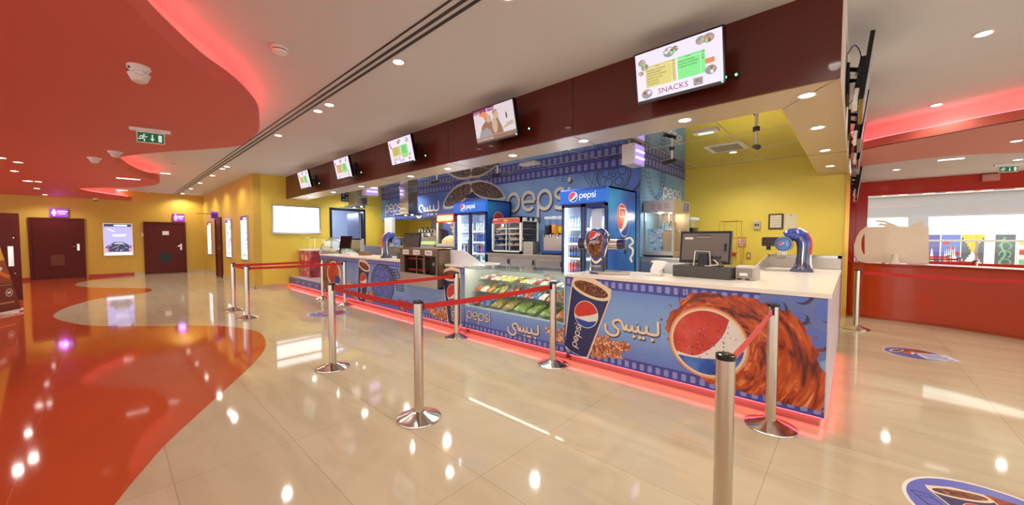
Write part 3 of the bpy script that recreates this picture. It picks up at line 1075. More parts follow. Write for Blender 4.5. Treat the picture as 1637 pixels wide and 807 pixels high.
# big globe
gl, gr, gt, gb = q(538, 370)[0], q(866, 370)[0], q(703, 222)[1], q(703, 515)[1]
rx, rz = (gr - gl) / 2, (gt - gb) / 2
cx, cz = (gl + gr) / 2, (gt + gb) / 2
a.ell(cx, cz, rx * 1.13, rz * 1.13, pm('print_orange_glow', rgb(226, 150, 104), 0.4), 6, n=48)
a.ell(cx, cz, rx * 1.07, rz * 1.07, P_CREAM, 7, n=48)
RED2 = ramp_mat('print_globe_red', [rgb(166, 38, 24), rgb(200, 62, 44), rgb(222, 96, 74)], 3, 0.35)
BLU2 = ramp_mat('print_globe_blue', [rgb(26, 44, 120), rgb(44, 86, 174), rgb(92, 136, 208)], 4, 0.35)
a.ell(cx, cz, rx, rz, P_WHITE, 8, n=48)
E_ = lambda t: (cx + rx * math.cos(R(t)), cz + rz * math.sin(R(t)))
crv = [(q.x, q.y) for q in catmull([E_(206), q(640, 425), q(720, 385), q(770, 330), E_(53)], 5)]
a.poly([E_(t) for t in range(53, 206, 6)] + crv, RED2, 9)
crv = [(q.x, q.y) for q in catmull([E_(355), q(842, 410), q(770, 440), q(660, 438), E_(213)], 5)]
a.poly([E_(t) for t in range(213, 356, 6)] + crv, BLU2, 9)
for i in range(60):
    t, rr = rnd.uniform(0, 360), rnd.uniform(.1, .94)
    a.ell(cx + rx * rr * math.cos(R(t)), cz + rz * rr * math.sin(R(t)), .006, .006, rnd.choice((STK1, P_LILAC)), 10, n=8)
# tilted cup with its splash, and the arabic lettering
a.splash(Q((150, 330), (200, 345), (260, 350), (335, 385), (300, 430), (320, 452), (240, 440), (150, 420)), P_FOAM, 3, 5, .03)
b0, t0 = q(88, 405), q(160, 110)
hh = math.hypot(t0[0] - b0[0], t0[1] - b0[1])
a.cup(b0[0], b0[1], hh * .98, -math.atan2(t0[0] - b0[0], t0[1] - b0[1]), 4, .62, .40)
s0, s1_ = q(226, 272), q(474, 305)
aw = a.sub(s0[0], s0[1] - .06, 0.0)
aw.script(0, 0, (s1_[0] - s0[0]) / 4.1, P_CREAM, 4, shadow=P_SHADOW)
for i in range(40):
    x, y = rnd.choice(((rnd.uniform(20, 60), rnd.uniform(160, 300)), (rnd.uniform(180, 330), rnd.uniform(270, 440)), (rnd.uniform(360, 520), rnd.uniform(180, 450)), (rnd.uniform(1100, 1240), rnd.uniform(180, 420))))
    p = q(x, y); r = rnd.uniform(.003, .009)
    a.ell(p[0], p[1], r, r, P_FOAM, 3, n=8)
fp.build('front_panel', root, smooth=0)

# ---------------- left unit
XL0, XL1 = -10.27, -4.455
root = counter_unit('long left-hand counter unit printed with cups and film reels, warming case let into it', XL0, XL1, GRP, cut=[(XL0, -6.12, YC + .02, YC + .74, PZ0, PZ1), (-4.94, XL1, YC + .02, YC + .74, PZ0, PZ1), (-6.12, -4.94, YC + .02, YC + .74, PZ0, .64), (-6.12, -4.94, YC + .32, YC + .74, .64, PZ1)])
wt = MB(); wt.box(XL0 - .01, -6.17, YC - .012, YC + .80, PZ1, CT, TOPM); wt.box(-4.93, XL1, YC - .012, YC + .80, PZ1, CT, TOPM); wt.box(-6.17, -4.93, YC + .30, YC + .80, PZ1, CT, TOPM)
wt.build('worktop', root, smooth=0, bevel=.004)
fp = MB()
fp.box(XL0, -6.19, YC, YC + .02, PZ0, PZ1, PANELB); fp.box(-4.90, XL1, YC, YC + .02, PZ0, PZ1, PANELB); fp.box(-6.19, -4.90, YC, YC + .02, PZ0, .64, PANELB)
a = Art(fp, (0, YC, 0), (1, 0, 0), (0, 0, 1)).sheet(XL0, XL1, PZ0, PZ1)
a.film(XL0, -6.2, PZ1 - .045, .09, 44); a.film(-4.89, XL1, PZ1 - .05, .10, 6); a.film(XL0, XL1, PZ0 + .04, .08, 66)
K2 = 1490 / 240


def w(x, y): return cy_(500 + x / K2, 400 + y / K2)


def WQ(*pts): return [w(*p) for p in pts]


BRN = ramp_mat('print_brown_wave', [rgb(72, 34, 20), rgb(124, 70, 46), rgb(160, 112, 84)], 6, 0.4, distort=1.5)
a.splash(WQ((80, 330), (75, 260), (95, 170), (140, 95), (200, 80), (250, 120), (275, 200), (262, 300), (225, 300), (160, 395), (140, 430), (90, 380)), BRN, 3, 4, .02)
c = w(212, 235)
a.ell(c[0], c[1], .42, .33, P_CREAM, 4); a.ell(c[0] - .03, c[1] + .02, .34, .27, RED2, 5); a.ell(c[0] + .2, c[1] - .12, .16, .10, P_BLUE, 5)
a.splash(WQ((60, 350), (110, 340), (130, 400), (90, 390)), P_FOAM, 4, 8, .02)
s0, s1_ = w(292, 285), w(404, 285)
a.script(s0[0], s0[1] - .1, (s1_[0] - s0[0]) / 4.1, P_CREAM, 4, shadow=P_SHADOW)


def put_cup(bot, top, wt_, wb_, l=4):
    b, t = w(*bot), w(*top)
    h = math.hypot(t[0] - b[0], t[1] - b[1])
    a.cup(b[0], b[1], h, -math.atan2(t[0] - b[0], t[1] - b[1]), l, wt_, wb_)


a.splash(WQ((385, 400), (420, 410), (470, 440), (540, 420), (590, 410), (635, 470), (600, 510), (520, 500), (450, 480), (400, 470)), P_FOAM, 3, 9, .03)
put_cup((483, 500), (512, 150), .62, .46)
c = w(690, 330)
a.ell(c[0], c[1], .44, .37, pm('print_mid_blue', rgb(86, 108, 176), 0.4), 3); a.reel_lines(c[0], c[1], .46, .025, P_SHADOW, 4, .39)
a.ladder(WQ((800, 190), (850, 300), (870, 400)), .26, P_SHADOW, 4, 9)
a.ladder(WQ((715, 150), (800, 250), (770, 340)), .2, P_SHADOW, 4, 7)
a.splash(WQ((855, 480), (900, 500), (955, 520), (950, 590), (900, 585), (860, 570)), P_SPLASH, 3, 10, .03)
a.splash(WQ((1140, 560), (1180, 550), (1260, 580), (1340, 560), (1380, 620), (1375, 690), (1270, 680), (1170, 640)), P_FOAM, 3, 11, .03)
put_cup((1408, 725), (1378, 235), .56, .38, 5)
fp.build('front_panel', root, smooth=0)
# white sloping shield on the worktop
sh = MB(); sh.prism([(-4.98, CT), (-4.12, CT), (-4.62, 1.30), (-4.98, 1.30)], (0, YC + .13, 0), (1, 0, 0), (0, 0, 1), (0, 1, 0), .02, pm('white_acrylic', rgb(224, 228, 232), 0.25))
tag(sh.build('sneeze_guard', smooth=0), 'sloping white screen panel standing on the counter right of the warming case', 'screen')

# ---------------- low plinth on the far left
root = thing('display_plinth', 'low printed plinth at the far left end carrying the pink freezer', 'plinth', (0, 0, 0))
b = MB(); b.box(-12.84, XL0 - .02, YC + .02, YC + 1.5, PZ0, .30, RISE); b.build('platform', root, smooth=0)
b = MB(); b.box(-12.84, XL0 - .02, YC, YC + .02, PZ0, .30, pm('dark_slate_print', rgb(92, 88, 120), 0.35))
a = Art(b, (0, YC, 0), (1, 0, 0), (0, 0, 1))
a.film(-12.84, XL0 - .02, .13, .06, 24); a.film(-12.84, XL0 - .02, .27, .04, 30)
for i in range(4): a.splash([(-12.2 + .5 * i, .2), (-12.05 + .5 * i, .24), (-11.95 + .5 * i, .2), (-12.05 + .5 * i, .17)], P_LILAC, 3, i, .01)
b.build('front_panel', root, smooth=0)
b = MB(); b.box(-12.82, XL0 - .04, YC + .07, YC + 1.4, 0, PZ0, KICK); b.build('kick_board', root, smooth=0)
b = MB(); b.tube([(-12.8, YC + .045, PZ0 - .012), (XL0 - .02, YC + .045, PZ0 - .012)], .009, REDLED, 6); b.build('led_strip', root)

# ---------------- glass display case in the middle
XD0, XD1 = -4.44, -2.56
root = thing('display_case', 'glass-fronted display case full of snack bags between the two counter units', 'display case', (0, 0, 0), 0)
SHELL = pm('case_inner_panel', rgb(216, 212, 206), 0.35)
b = MB(); b.box(XD0, XD1, YC, YC + .02, PZ0, .44, PANELB)
a = Art(b, (0, YC, 0), (1, 0, 0), (0, 0, 1)).sheet(XD0, XD1, PZ0, .44)
a.film(XD0, XD1, PZ0 + .045, .09, 22)
K3 = 1098 / 170


def d(x, y): return cy_(735 + x / K3, 415 + y / K3)


s0, s1_ = d(76, 600), d(318, 640)
a.wordmark(s0[0], .255, (s1_[0] - s0[0]) / 4.25, P_CREAM, 4, w=.13, shadow=P_SHADOW)
s0, s1_ = d(503, 650), d(820, 700)
a.script(s0[0], .235, (s1_[0] - s0[0]) / 4.1, P_CREAM, 4, shadow=P_SHADOW)
a.splash([(-2.86, .37), (-2.72, .34), (-2.60, .40), (-2.57, .30), (-2.57, .20), (-2.72, .20), (-2.80, .27)], P_FOAM, 3, 12, .03)
b.build('front_panel', root, smooth=0)
b = MB(); b.box(XD0, XD1, YC + .02, YC + .72, PZ0, .42, RISE); b.build('base_cabinet', root, smooth=0)
b = MB(); b.box(XD0 + .03, XD1 - .03, YC + .07, YC + .66, 0, PZ0, KICK); b.build('kick_board', root, smooth=0)
b = MB(); b.tube([(XD0, YC + .045, PZ0 - .012), (XD1, YC + .045, PZ0 - .012)], .009, REDLED, 6); b.build('led_strip', root)
b = MB(); b.box(XD0 + .012, XD1 - .012, YC + .002, YC + .010, .44, 1.045, GLASSG); b.build('front_glass', root, smooth=0)
b = MB(); b.box(XD0, XD1, YC - .015, YC + .66, 1.045, 1.055, GLASSG); b.build('top_glass', root, smooth=0)
b = MB(); b.box(XD0, XD0 + .012, YC, YC + .70, .42, 1.045, SHELL); b.build('side_panel', root, smooth=0)
b = MB(); b.box(XD1 - .012, XD1, YC, YC + .70, .42, 1.045, SHELL); b.build('side_panel', root, smooth=0)
b = MB(); b.box(XD0 + .012, XD1 - .012, YC + .70, YC + .715, .42, 1.0, SHELL); b.build('back_panel', root, smooth=0)
SHELF = [(.445, .02, .68), (.64, .14, .68), (.82, .28, .68)]
for i, (z, y0, y1) in enumerate(SHELF):
    b = MB(); b.box(XD0 + .014, XD1 - .014, YC + y0, YC + y1, z - .012, z, SHELL if i == 0 else GLASSG); b.build('shelf', root, smooth=0)
b = MB(); b.box(XD0 + .013, XD1 - .013, YC + .022, YC + .026, 1.020, 1.044, STEEL); b.box(XD0 + .013, XD1 - .013, YC + .026, YC + .06, 1.040, 1.044, STEEL); b.build('tube_shield', root, smooth=0)  # added strip that hides the tube and draws the dark glass edge
b = MB(); b.box(XD0 + .05, XD1 - .05, YC + .030, YC + .055, 1.028, 1.038, em('case_fill_tube', (1, .95, .88), 22)); b.build('light_tube', root, smooth=0)  # unseen tube added to light the shelves

# packets in the case: pillow bags lying tilted on three shelves
BAGC = dict(green=ramp_mat('bag_green', [rgb(96, 118, 30), rgb(140, 156, 60), rgb(196, 200, 120)], 14, .25, lo=.35, hi=.7), olive=ramp_mat('bag_olive', [rgb(120, 96, 26), rgb(170, 140, 54), rgb(206, 180, 104)], 12, .25),
            orange=ramp_mat('bag_orange', [rgb(150, 56, 12), rgb(206, 104, 28), rgb(236, 160, 70)], 12, .25), red=ramp_mat('bag_red', [rgb(120, 20, 16), rgb(186, 44, 34), rgb(220, 140, 120)], 16, .25),
            yellow=ramp_mat('bag_yellow', [rgb(190, 150, 40), rgb(226, 196, 90), rgb(244, 228, 170)], 14, .25), blue=ramp_mat('bag_blue', [rgb(30, 50, 110), rgb(64, 98, 160), rgb(190, 200, 220)], 14, .25),
            white=ramp_mat('bag_white', [rgb(190, 150, 140), rgb(226, 210, 196), rgb(244, 240, 232)], 16, .25), brown=ramp_mat('bag_brown', [rgb(70, 40, 20), rgb(120, 84, 50), rgb(190, 170, 140)], 16, .25))


def pillow(name, L_, W_, T_, mat, seed):
    """a filled packet with crimped flat ends"""
    rnd = random.Random(seed)
    nu, nv = 11, 9
    b = MB(); vs = []
    for sgn in (1, -1):
        for i in range(nu):
            for j in range(nv):
                u, v = -1 + 2 * i / (nu - 1), -1 + 2 * j / (nv - 1)
                th = max(0, 1 - abs(u) ** 3) ** .7 * max(0, 1 - v * v) ** .5
                th *= 1 + .22 * math.sin(5 * u + seed) * math.sin(4 * v + seed * 2)
                wv = 1 - .08 * (1 - abs(u)) ** 2
                vs.append((u * L_ / 2, v * W_ / 2 * wv, sgn * T_ / 2 * th))
    fs = []
    for s_ in (0, 1):
        o = s_ * nu * nv
        for i in range(nu - 1):
            for j in range(nv - 1):
                f = (o + i * nv + j, o + (i + 1) * nv + j, o + (i + 1) * nv + j + 1, o + i * nv + j + 1)
                fs.append(f if s_ == 0 else f[::-1])
    b.add(vs, fs, mat)
    o = b.build(name, smooth=60)
    return o


protos = {}
for i, (k, m) in enumerate(BAGC.items()):
    for L_, kind in ((.27, 'snack_bag'), (.150, 'sweet_packet')):
        p = pillow(kind, L_, L_ * .68, L_ * .30, m, i + 1)
        protos[(k, kind)] = [p, False]


def put_bag(col, kind, loc, rot, label, group):
    pr = protos[(col, kind)]
    o = pr[0]
    if pr[1]:
        o = pr[0].copy(); C.objects.link(o)
    pr[1] = True
    o.location = loc; o.rotation_euler = rot
    tag(o, label, 'snack packet', group)
    return o


rnd = random.Random(11)
CN = dict(green='green', olive='olive yellow', orange='orange', red='red', yellow='pale yellow', blue='blue', white='whitish', brown='brown')
bot = ['red', 'blue', 'olive', 'olive', 'green', 'green', 'green', 'orange']
for i, c in enumerate(bot):
    x = XD0 + .13 + i * .232
    for r in range(2):
        put_bag(c, 'snack_bag', (x, YC + .19 + r * .27, .532), (rnd.uniform(-.1, .1), R(-17), R(90 + rnd.uniform(-8, 8))), f'{CN[c]} snack bag on the lowest shelf of the glass display case', 'snack bags on the lowest shelf of the case')
mid = ['orange', 'white', 'orange', 'green', 'olive', 'brown', 'yellow', 'blue', 'red', 'blue', 'white', 'orange', 'brown', 'red']
for i, c in enumerate(mid):
    x = XD0 + .10 + i * .129
    for r in range(3):
        put_bag(c if r != 1 else mid[(i + 3) % 14], 'sweet_packet', (x, YC + .225 + r * .15, .707 + .011 * r), (rnd.uniform(-.15, .15), R(-28), R(rnd.uniform(74, 106))), f'{CN[c if r != 1 else mid[(i + 3) % 14]]} sweet packet on the middle shelf of the glass display case', 'sweet packets on the middle shelf of the case')
topc = ['white', 'red', 'white', 'yellow', 'yellow', 'yellow', 'brown', 'yellow', 'white', 'red', 'white', 'blue', 'white', 'white', 'white']
for i, c in enumerate(topc):
    x = XD0 + .09 + i * .121
    for r in range(2):
        put_bag(c, 'sweet_packet', (x, YC + .355 + r * .16, .868 + .004 * r), (rnd.uniform(-.12, .12), R(-12), R(rnd.uniform(74, 106))), f'{CN[c]} sweet packet on the top shelf of the glass display case', 'sweet packets on the top shelf of the case')
for k, pr in list(protos.items()):
    if not pr[1]: bpy.data.objects.remove(pr[0])
bx = MB(); bx.box(-.05, .05, -.04, .04, 0, .10, BAGC['white']); bx.box(-.052, .052, -.042, .042, .07, .1, BAGC['red'])
o = bx.build('sweet_box', smooth=0); o.location = (-3.27, YC + .60, .872)
tag(o, 'small pale box standing on the packets of the top display shelf', 'box')

# ---------------- warming case with three labelled doors, let into the counter front
root = thing('warming_cabinet', 'steel popcorn warming case with Caramel, Cheese and Salted labels', 'food warmer', (0, 0, 0))
WX0, WX1, WY0, WY1, WZ0, WZ1 = -6.10, -4.96, 3.60, 4.0, .66, 1.315
BRZ = pm('bronze_steel', rgb(128, 108, 90), 0.3, 0.6)
b = MB()
b.box(WX0, WX1, WY0, WY1, WZ0, WZ0 + .02, BRZ); b.box(WX0, WX1, WY0, WY1, WZ1 - .02, WZ1, BRZ)
b.box(WX0, WX0 + .03, WY0, WY1, WZ0, WZ1, BRZ); b.box(WX1 - .03, WX1, WY0, WY1, WZ0, WZ1, BRZ)
b.box(WX0, WX1, WY1 - .02, WY1, WZ0, WZ1, BRZ)
b.build('body', root, smooth=0)
b = MB(); b.box(WX0, WX1, WY0 - .015, WY0 + .01, WZ0, .88, DULLST); b.build('lower_panel', root, smooth=0)
b = MB(); b.box(WX0, WX1, WY0 - .015, WY0 + .01, 1.19, WZ1, BRZ)
a = Art(b, (WX0, WY0 - .0152, 1.19), (1, 0, 0), (0, 0, 1))
for t, u in (('Caramel', .20), ('Cheese', .54), ('Salted', .90)):
    a.rrect(u - .105, u + .105, .018, .10, .01, P_WHITE, 1); a.text(t, u, .044, .054, BLACK, 2, align='C')
b.build('label_strip', root, smooth=0)
for x0, x1 in ((WX0, WX0 + .14), (-5.58, -5.56), (WX1 - .40, WX1 - .36), (WX1 - .05, WX1)):
    b = MB(); b.box(x0, x1, WY0 - .012, WY0 + .01, .88, 1.19, BRZ); b.build('mullion', root, smooth=0)
for x0, x1 in ((WX0 + .14, -5.58), (-5.56, WX1 - .40), (WX1 - .36, WX1 - .05)):
    b = MB(); b.box(x0, x1, WY0, WY0 + .005, .88, 1.19, GLASSG); b.build('glass_door', root, smooth=0)
DARKIN = pm('dark_oven_inside', rgb(42, 30, 28), 0.4)
b = MB(); b.box(WX0 + .03, WX1 - .03, WY1 - .05, WY1 - .03, .70, 1.28, DARKIN); b.box(WX0 + .03, WX1 - .03, WY0 + .02, WY1 - .03, .86, .88, DARKIN)
b.box(WX0 + .2, WX1 - .44, WY0 + .04, WY1 - .1, 1.12, 1.15, pm('red_heater_tray', rgb(190, 40, 24), .4)); b.box(WX0 + .2, WX1 - .44, WY0 + .04, WY1 - .1, .92, .95, MATS['red_heater_tray'])
b.build('heater_tray', root, smooth=0)
b = MB(); b.box(WX1 - .34, WX1 - .08, WY0 + .05, WY0 + .08, .90, 1.17, BLACK); b.cyl((WX1 - .15, WY0 + .02, 1.06), (WX1 - .15, WY0 + .06, 1.06), .035, STEEL); b.build('control_dial', root)

# ================================================================== THINGS ON THE COUNTER
NAVYG = pm('navy_gloss', rgb(28, 32, 74), 0.15, coat=.5, var=.04)
GREYG = pm('gunmetal_gloss', rgb(112, 116, 130), 0.16, 0.7)
BLUEG = pm('blue_gloss', rgb(52, 70, 150), 0.15, coat=.5, var=.04)


def shield_tower(label, loc, rotz, s=1.0, group='drink towers'):
    """drink tower: waisted column that swells into a shield-shaped printed head, with a steel cross-drum"""
    root = thing('drink_tower', label, 'drink dispenser', loc, rotz, group)
    prof = [(0, .085, .075, 0), (.04, .085, .075, 0), (.10, .08, .068, 0), (.2, .09, .072, -.005), (.28, .115, .085, -.015), (.36, .14, .095, -.02), (.43, .148, .095, -.02), (.48, .135, .085, -.015), (.52, .10, .065, -.005), (.545, .05, .03, 0)]
    b = MB()
    b.loft([ell_ring((0, y, z), (1, 0, 0), (0, 1, 0), rx_, ry_, 28, 2.4) for z, rx_, ry_, y in prof], NAVYG)
    b.build('column', root, smooth=60)
    f = MB()
    P_ = catmull([(-.145, .46), (-.135, .33), (-.09, .20), (0, .12), (.09, .20), (.135, .33), (.145, .46), (.10, .525), (0, .545), (-.10, .525)], 3, True)

    def on(u, v, k=1.0):   # front surface of the column
        for i in range(len(prof) - 1):
            if prof[i][0] <= v <= prof[i + 1][0]:
                t = (v - prof[i][0]) / (prof[i + 1][0] - prof[i][0]); break
        else:
            t = 1; i = len(prof) - 2
        rx_ = prof[i][1] * (1 - t) + prof[i + 1][1] * t; ry_ = prof[i][2] * (1 - t) + prof[i + 1][2] * t; yy = prof[i][3] * (1 - t) + prof[i + 1][3] * t
        uu = min(.985, abs(u) / rx_)
        return Vector((u, yy - ry_ * (1 - uu ** 2.4) ** (1 / 2.4) - .004 * k, v))
    # layered shield plates following the front
    for sc, mat, k in ((1.0, P_WHITE, 1), (.86, BLUEG, 1.5), (.72, P_COLA, 2)):
        pts = [(p.x * sc, .345 + (p.y - .345) * (sc if p.y < .345 else min(1, sc + .06))) for p in P_]
        pts = [(max(-.142, min(.142, u * .97)), v) for u, v in pts]
        cpt = on(0, .345, k + 1)
        vs = [cpt]
        rings = [.35, .7, 1.0]
        n = len(pts)
        for r_ in rings:
            vs += [on(u * r_, .345 + (v - .345) * r_, k) for u, v in pts]
        fs = [(0, 1 + (i + 1) % n, 1 + i) for i in range(n)]
        for j in range(2):
            fs += [(1 + j * n + i, 1 + j * n + (i + 1) % n, 1 + (j + 1) * n + (i + 1) % n, 1 + (j + 1) * n + i) for i in range(n)]
        f.add(vs, [g_[::-1] for g_ in fs] if False else fs, mat)
    fa = Art(f, on(0, .42, 4) + Vector((0, -.002, 0)), (1, 0, 0), (0, -.05, 1), .002)
    fa.globe(-.005, .03, .055, 1, rot=R(15))
    fa.wordmark(-.058, -.055, .028, P_WHITE, 2)
    fb_ = Art(f, on(0, .085, 3), (1, 0, 0), (0, 0, 1), .002)
    fb_.globe(-.05, .012, .014, 1); fb_.wordmark(-.03, .0, .022, P_WHITE, 2)
    f.build('badge', root, smooth=60)
    dr = MB(); dr.cyl((-.165, .02, .36), (.24, .02, .36), .066, STEEL, seg=28); dr.build('cross_drum', root)
    for sx in (-1, 1):
        x0 = .24 if sx > 0 else -.165
        c_ = MB(); c_.cyl((x0, .02, .36), (x0 + sx * .075, .02, .36), .072, NAVYG, seg=28); c_.cyl((x0 + sx * .075, .02, .36), (x0 + sx * .09, .02, .36), .05, BLUEG, seg=28)
        c_.build('drum_cap', root)
        tp = MB(); tp.tube([(x0 + sx * .05, .06, .32), (x0 + sx * .05, .10, .29), (x0 + sx * .05, .11, .24)], .016, BLACK); tp.build('tap', root)
    h = MB()
    h.tube(catmull([(.31, .02, .40), (.37, .02, .43), (.41, .02, .38), (.365, .02, .33), (.405, .02, .30), (.405, .02, .24), (.38, .02, .20), (.40, .02, .15)], 4), .011, P_CREAM, 8); h.build('pour_lever', root)
    t = MB(); t.loft([ell_ring((.13, .02, z), (1, 0, 0), (0, 1, 0), .25 * k, .13 * k, 28) for z, k in ((0.0, .96), (.02, 1), (.035, 1), (.035, .92), (.028, .9))], DULLST); t.build('drip_tray', root)
    b = MB(); b.cyl((0, 0, 0), (0, 0, .02), .105, NAVYG, seg=28); b.build('base', root)
    if s != 1: root.scale = (s, s, s)
    return root


shield_tower('navy shield-shaped cola tower with steel cross drum on the right counter unit', (-2.26, 3.98, CT), R(8), 1.0)

# arched towers seen from the side
SLATEG = pm('slate_gloss', rgb(92, 98, 116), 0.2, .55)


def arch_tower(label, loc, rotz, mx):
    """arched drink tower; the head bends over towards -x * mx"""
    root = thing('drink_tower', label, 'drink dispenser', loc, rotz, 'arched drink towers')
    path = [((.02, 0), .125, .10, 0), ((.02, .02), .12, .10, 0), ((.025, .05), .09, .085, 0), ((.03, .12), .072, .074, 0), ((.035, .22), .066, .07, 2), ((.038, .31), .07, .072, 6), ((.03, .38), .075, .075, 22), ((.005, .435), .078, .076, 45), ((-.045, .47), .08, .076, 74), ((-.10, .465), .078, .075, 98), ((-.145, .435), .068, .07, 118)]
    P3 = lambda x, y, z: Vector((x * mx, y, z))

    def ring(e, k=1.0, dx=0.0):
        (x, z), ru, rv, ang = e
        U = P3(math.cos(R(ang)), 0, math.sin(R(ang)))
        return ell_ring(P3(x, 0, z) + U * dx, U, (0, 1, 0), ru * k, rv * k, 32, 2.5)
    b = MB(); b.loft([ring(e) for e in path], SLATEG); b.build('column', root, smooth=70)
    b = MB(); b.loft([ring(e, 1.035, .004) for e in path[5:]], BLUEG); b.build('hood_shell', root, smooth=60)
    b = MB()

    def out(e, off, y=0):
        (x, z), ru, rv, ang = e
        return P3(x, y, z) + P3(math.cos(R(ang)), 0, math.sin(R(ang))) * (ru + off)
    b.tube(catmull([out(e, -.004) for e in path[2:9]], 3), .022, P_WHITE, 10)
    b.tube(catmull([out(e, -.002, -.016) for e in path[4:8]], 3), .020, P_RED, 10)
    b.build('spine_trim', root)
    for off, m_ in ((-.034, NAVYG), (.0, CHROME), (.034, NAVYG)):
        b = MB(); b.tube(catmull([P3(e[0][0], 0, e[0][1]) + P3(math.cos(R(e[3])), 0, math.sin(R(e[3]))) * off * e[1] / .07 + Vector((0, -e[2] * (1 - abs(off) * 4), 0)) for e in path[2:8]], 3), .010, m_, 8)
        b.build('side_rib', root)
    b = MB(); b.cyl(P3(-.16, .05, .35), P3(-.16, -.115, .35), .095, GREYG, seg=36); b.build('drum', root)
    b = MB(); b.cyl(P3(-.16, -.112, .35), P3(-.16, -.124, .35), .080, pm('badge_sky_blue', rgb(70, 120, 190), .25), seg=36)
    a = Art(b, P3(-.16, -.1245, .35), (1, 0, 0), (0, 0, 1), .0015)
    a.arc(0, 0, .078, 0, 360, .006, P_NAVY, 1)
    a.globe(-.02, .005, .028, 1, rot=R(15), rv=.024); a.sub(.045, -.02, R(90), 1).wordmark(0, 0, .013, P_WHITE, 2)
    b.build('badge', root)
    b = MB(); b.box(-.40 * mx, -.22 * mx, -.09, .07, .32, .44, pm('dark_brown_plastic', rgb(60, 42, 36), .3)); b.build('valve_block', root, smooth=0, bevel=.015)
    b = MB(); b.cyl(P3(-.33, -.02, .32), P3(-.33, -.02, .27), .024, BLACK); b.build('nozzle', root)
    b = MB()
    for i in range(5): b.tube(catmull([P3(-.22 + i * .022, -.06, .27), P3(-.222 + i * .022, -.06, .20), P3(-.24 + i * .018, -.06, .16)], 3), .004, CHROME, 6)
    b.build('pour_spout', root)
    b = MB(); b.box(-.36 * mx, -.12 * mx, -.16, .14, 0, .008, DULLST); b.build('drip_tray', root, smooth=0)


arch_tower('blue arched soda tower with a round badge on the return of the right counter unit', (-.50, 5.94, CT), 0, 1)
arch_tower('blue arched soda tower with red and white spine on the long left counter unit', (-7.36, 4.02, CT), R(86), -1)

# cash register screen seen from behind, with its base and a receipt printer
root = thing('cash_register', 'large dark touch-screen till seen from behind on the right counter unit', 'till', (-1.19, 4.42, CT), R(-5), 'tills')
b = MB(); b.box(-.29, .29, -.16, .16, 0, .125, DGREY); b.build('base', root, smooth=0, bevel=.006)
b = MB()
T_ = Matrix.Translation((0, -.02, .315)) @ Matrix.Rotation(R(-6), 4, 'X')
b.T = T_
b.box(-.26, .26, -.018, .02, -.165, .185, DGREY)
b.prism([(-.26, -.165), (.26, -.165), (.26, .185), (-.26, .185)], (0, -.018, 0), (1, 0, 0), (0, 0, 1), (0, -1, 0), .004, BLACK)
b.loft([[Vector((x * k, y, .01 + z * k)) for x, z in ((-.24, -.15), (.24, -.15), (.24, .15), (-.24, .15))] for k, y in ((1, -.022), (.96, -.032))], pm('till_back_grey', rgb(98, 90, 84), .45))
b.box(-.08, .06, -.036, -.033, .125, .137, pm('vent_dark', rgb(70, 20, 16), .4)); b.box(-.08, .06, -.0365, -.033, .118, .122, OFFW)
b.box(.20, .225, -.036, -.03, -.03, .05, BLACK)
for i in range(6): b.box(.06 + .02 * i, .075 + .02 * i, -.037, -.032, -.12 + .01 * (i % 2), -.09 + .01 * (i % 2), BLACK)
b.rot = None
a = Art(b, (-.205, -.0335, .095), (1, 0, 0), (0, 0, 1)); a.rect(0, .085, 0, .022, P_WHITE, 1); a.text('Touchdyn', .043, .005, .016, DGREY, 2, su=.9, align='C')
b.build('monitor', root, smooth=0)
b = MB(); b.tube([(-.085, -.10, .125), (-.075, -.09, .285), (.075, -.09, .285), (.085, -.10, .125)], .008, STEEL); b.build('stand', root)
b = MB(); b.box(-.05, .05, -.08, -.02, .12, .26, BLACK); b.build('stand_neck', root, smooth=0, bevel=.01)
b = MB()
for k in range(3): b.tube(catmull([(.1 + .02 * k, -.06, .20), (.16 + .02 * k, -.10, .15), (.08 + .05 * k, -.11, .132), (-.02 - .06 * k, -.09, .135)], 5), .005, BLACK if k else P_WHITE, 6)
b.build('cable', root)
root = thing('receipt_printer', 'small grey receipt printer beside the till', 'printer', (-.79, 4.43, CT), R(-3))
b = MB(); b.prism([(-.1, 0), (.1, 0), (.1, .10), (.06, .145), (-.06, .145), (-.1, .13)], (-.085, 0, 0), (0, 1, 0), (0, 0, 1), (1, 0, 0), .17, pm('printer_grey', rgb(176, 168, 156), .4)); b.build('body', root, smooth=0, bevel=.006)
b = MB(); b.box(-.075, .06, -.104, -.10, .03, .12, pm('printer_front', rgb(136, 130, 122), .3)); b.box(-.05, .02, -.106, -.103, .045, .075, P_WHITE); b.build('front_cover', root, smooth=0)
b = MB(); b.box(-.07, -.03, -.105, -.10, .008, .02, BLACK); b.box(.0, .04, -.105, -.10, .008, .02, BLACK); b.build('button', root, smooth=0)
# leaflet stand
b = MB(); b.prism([(-.085, .15), (-.05, .15), (-.085, .06), (-.07, 0), (.04, 0), (.02, .06), (.09, .14), (.09, .155), (.02, .17), (-.06, .17)][::1], (0, 0, 0), (1, 0, 0), (0, 0, 1), (0, 1, 0), .08, WHITE)
b.box(-.12, .05, -.03, .09, 0, .008, DULLST)
o = b.build('card_holder', smooth=0); o.location = (-1.62, 4.18, CT); tag(o, 'white waisted card holder on the counter left of the till', 'card holder')

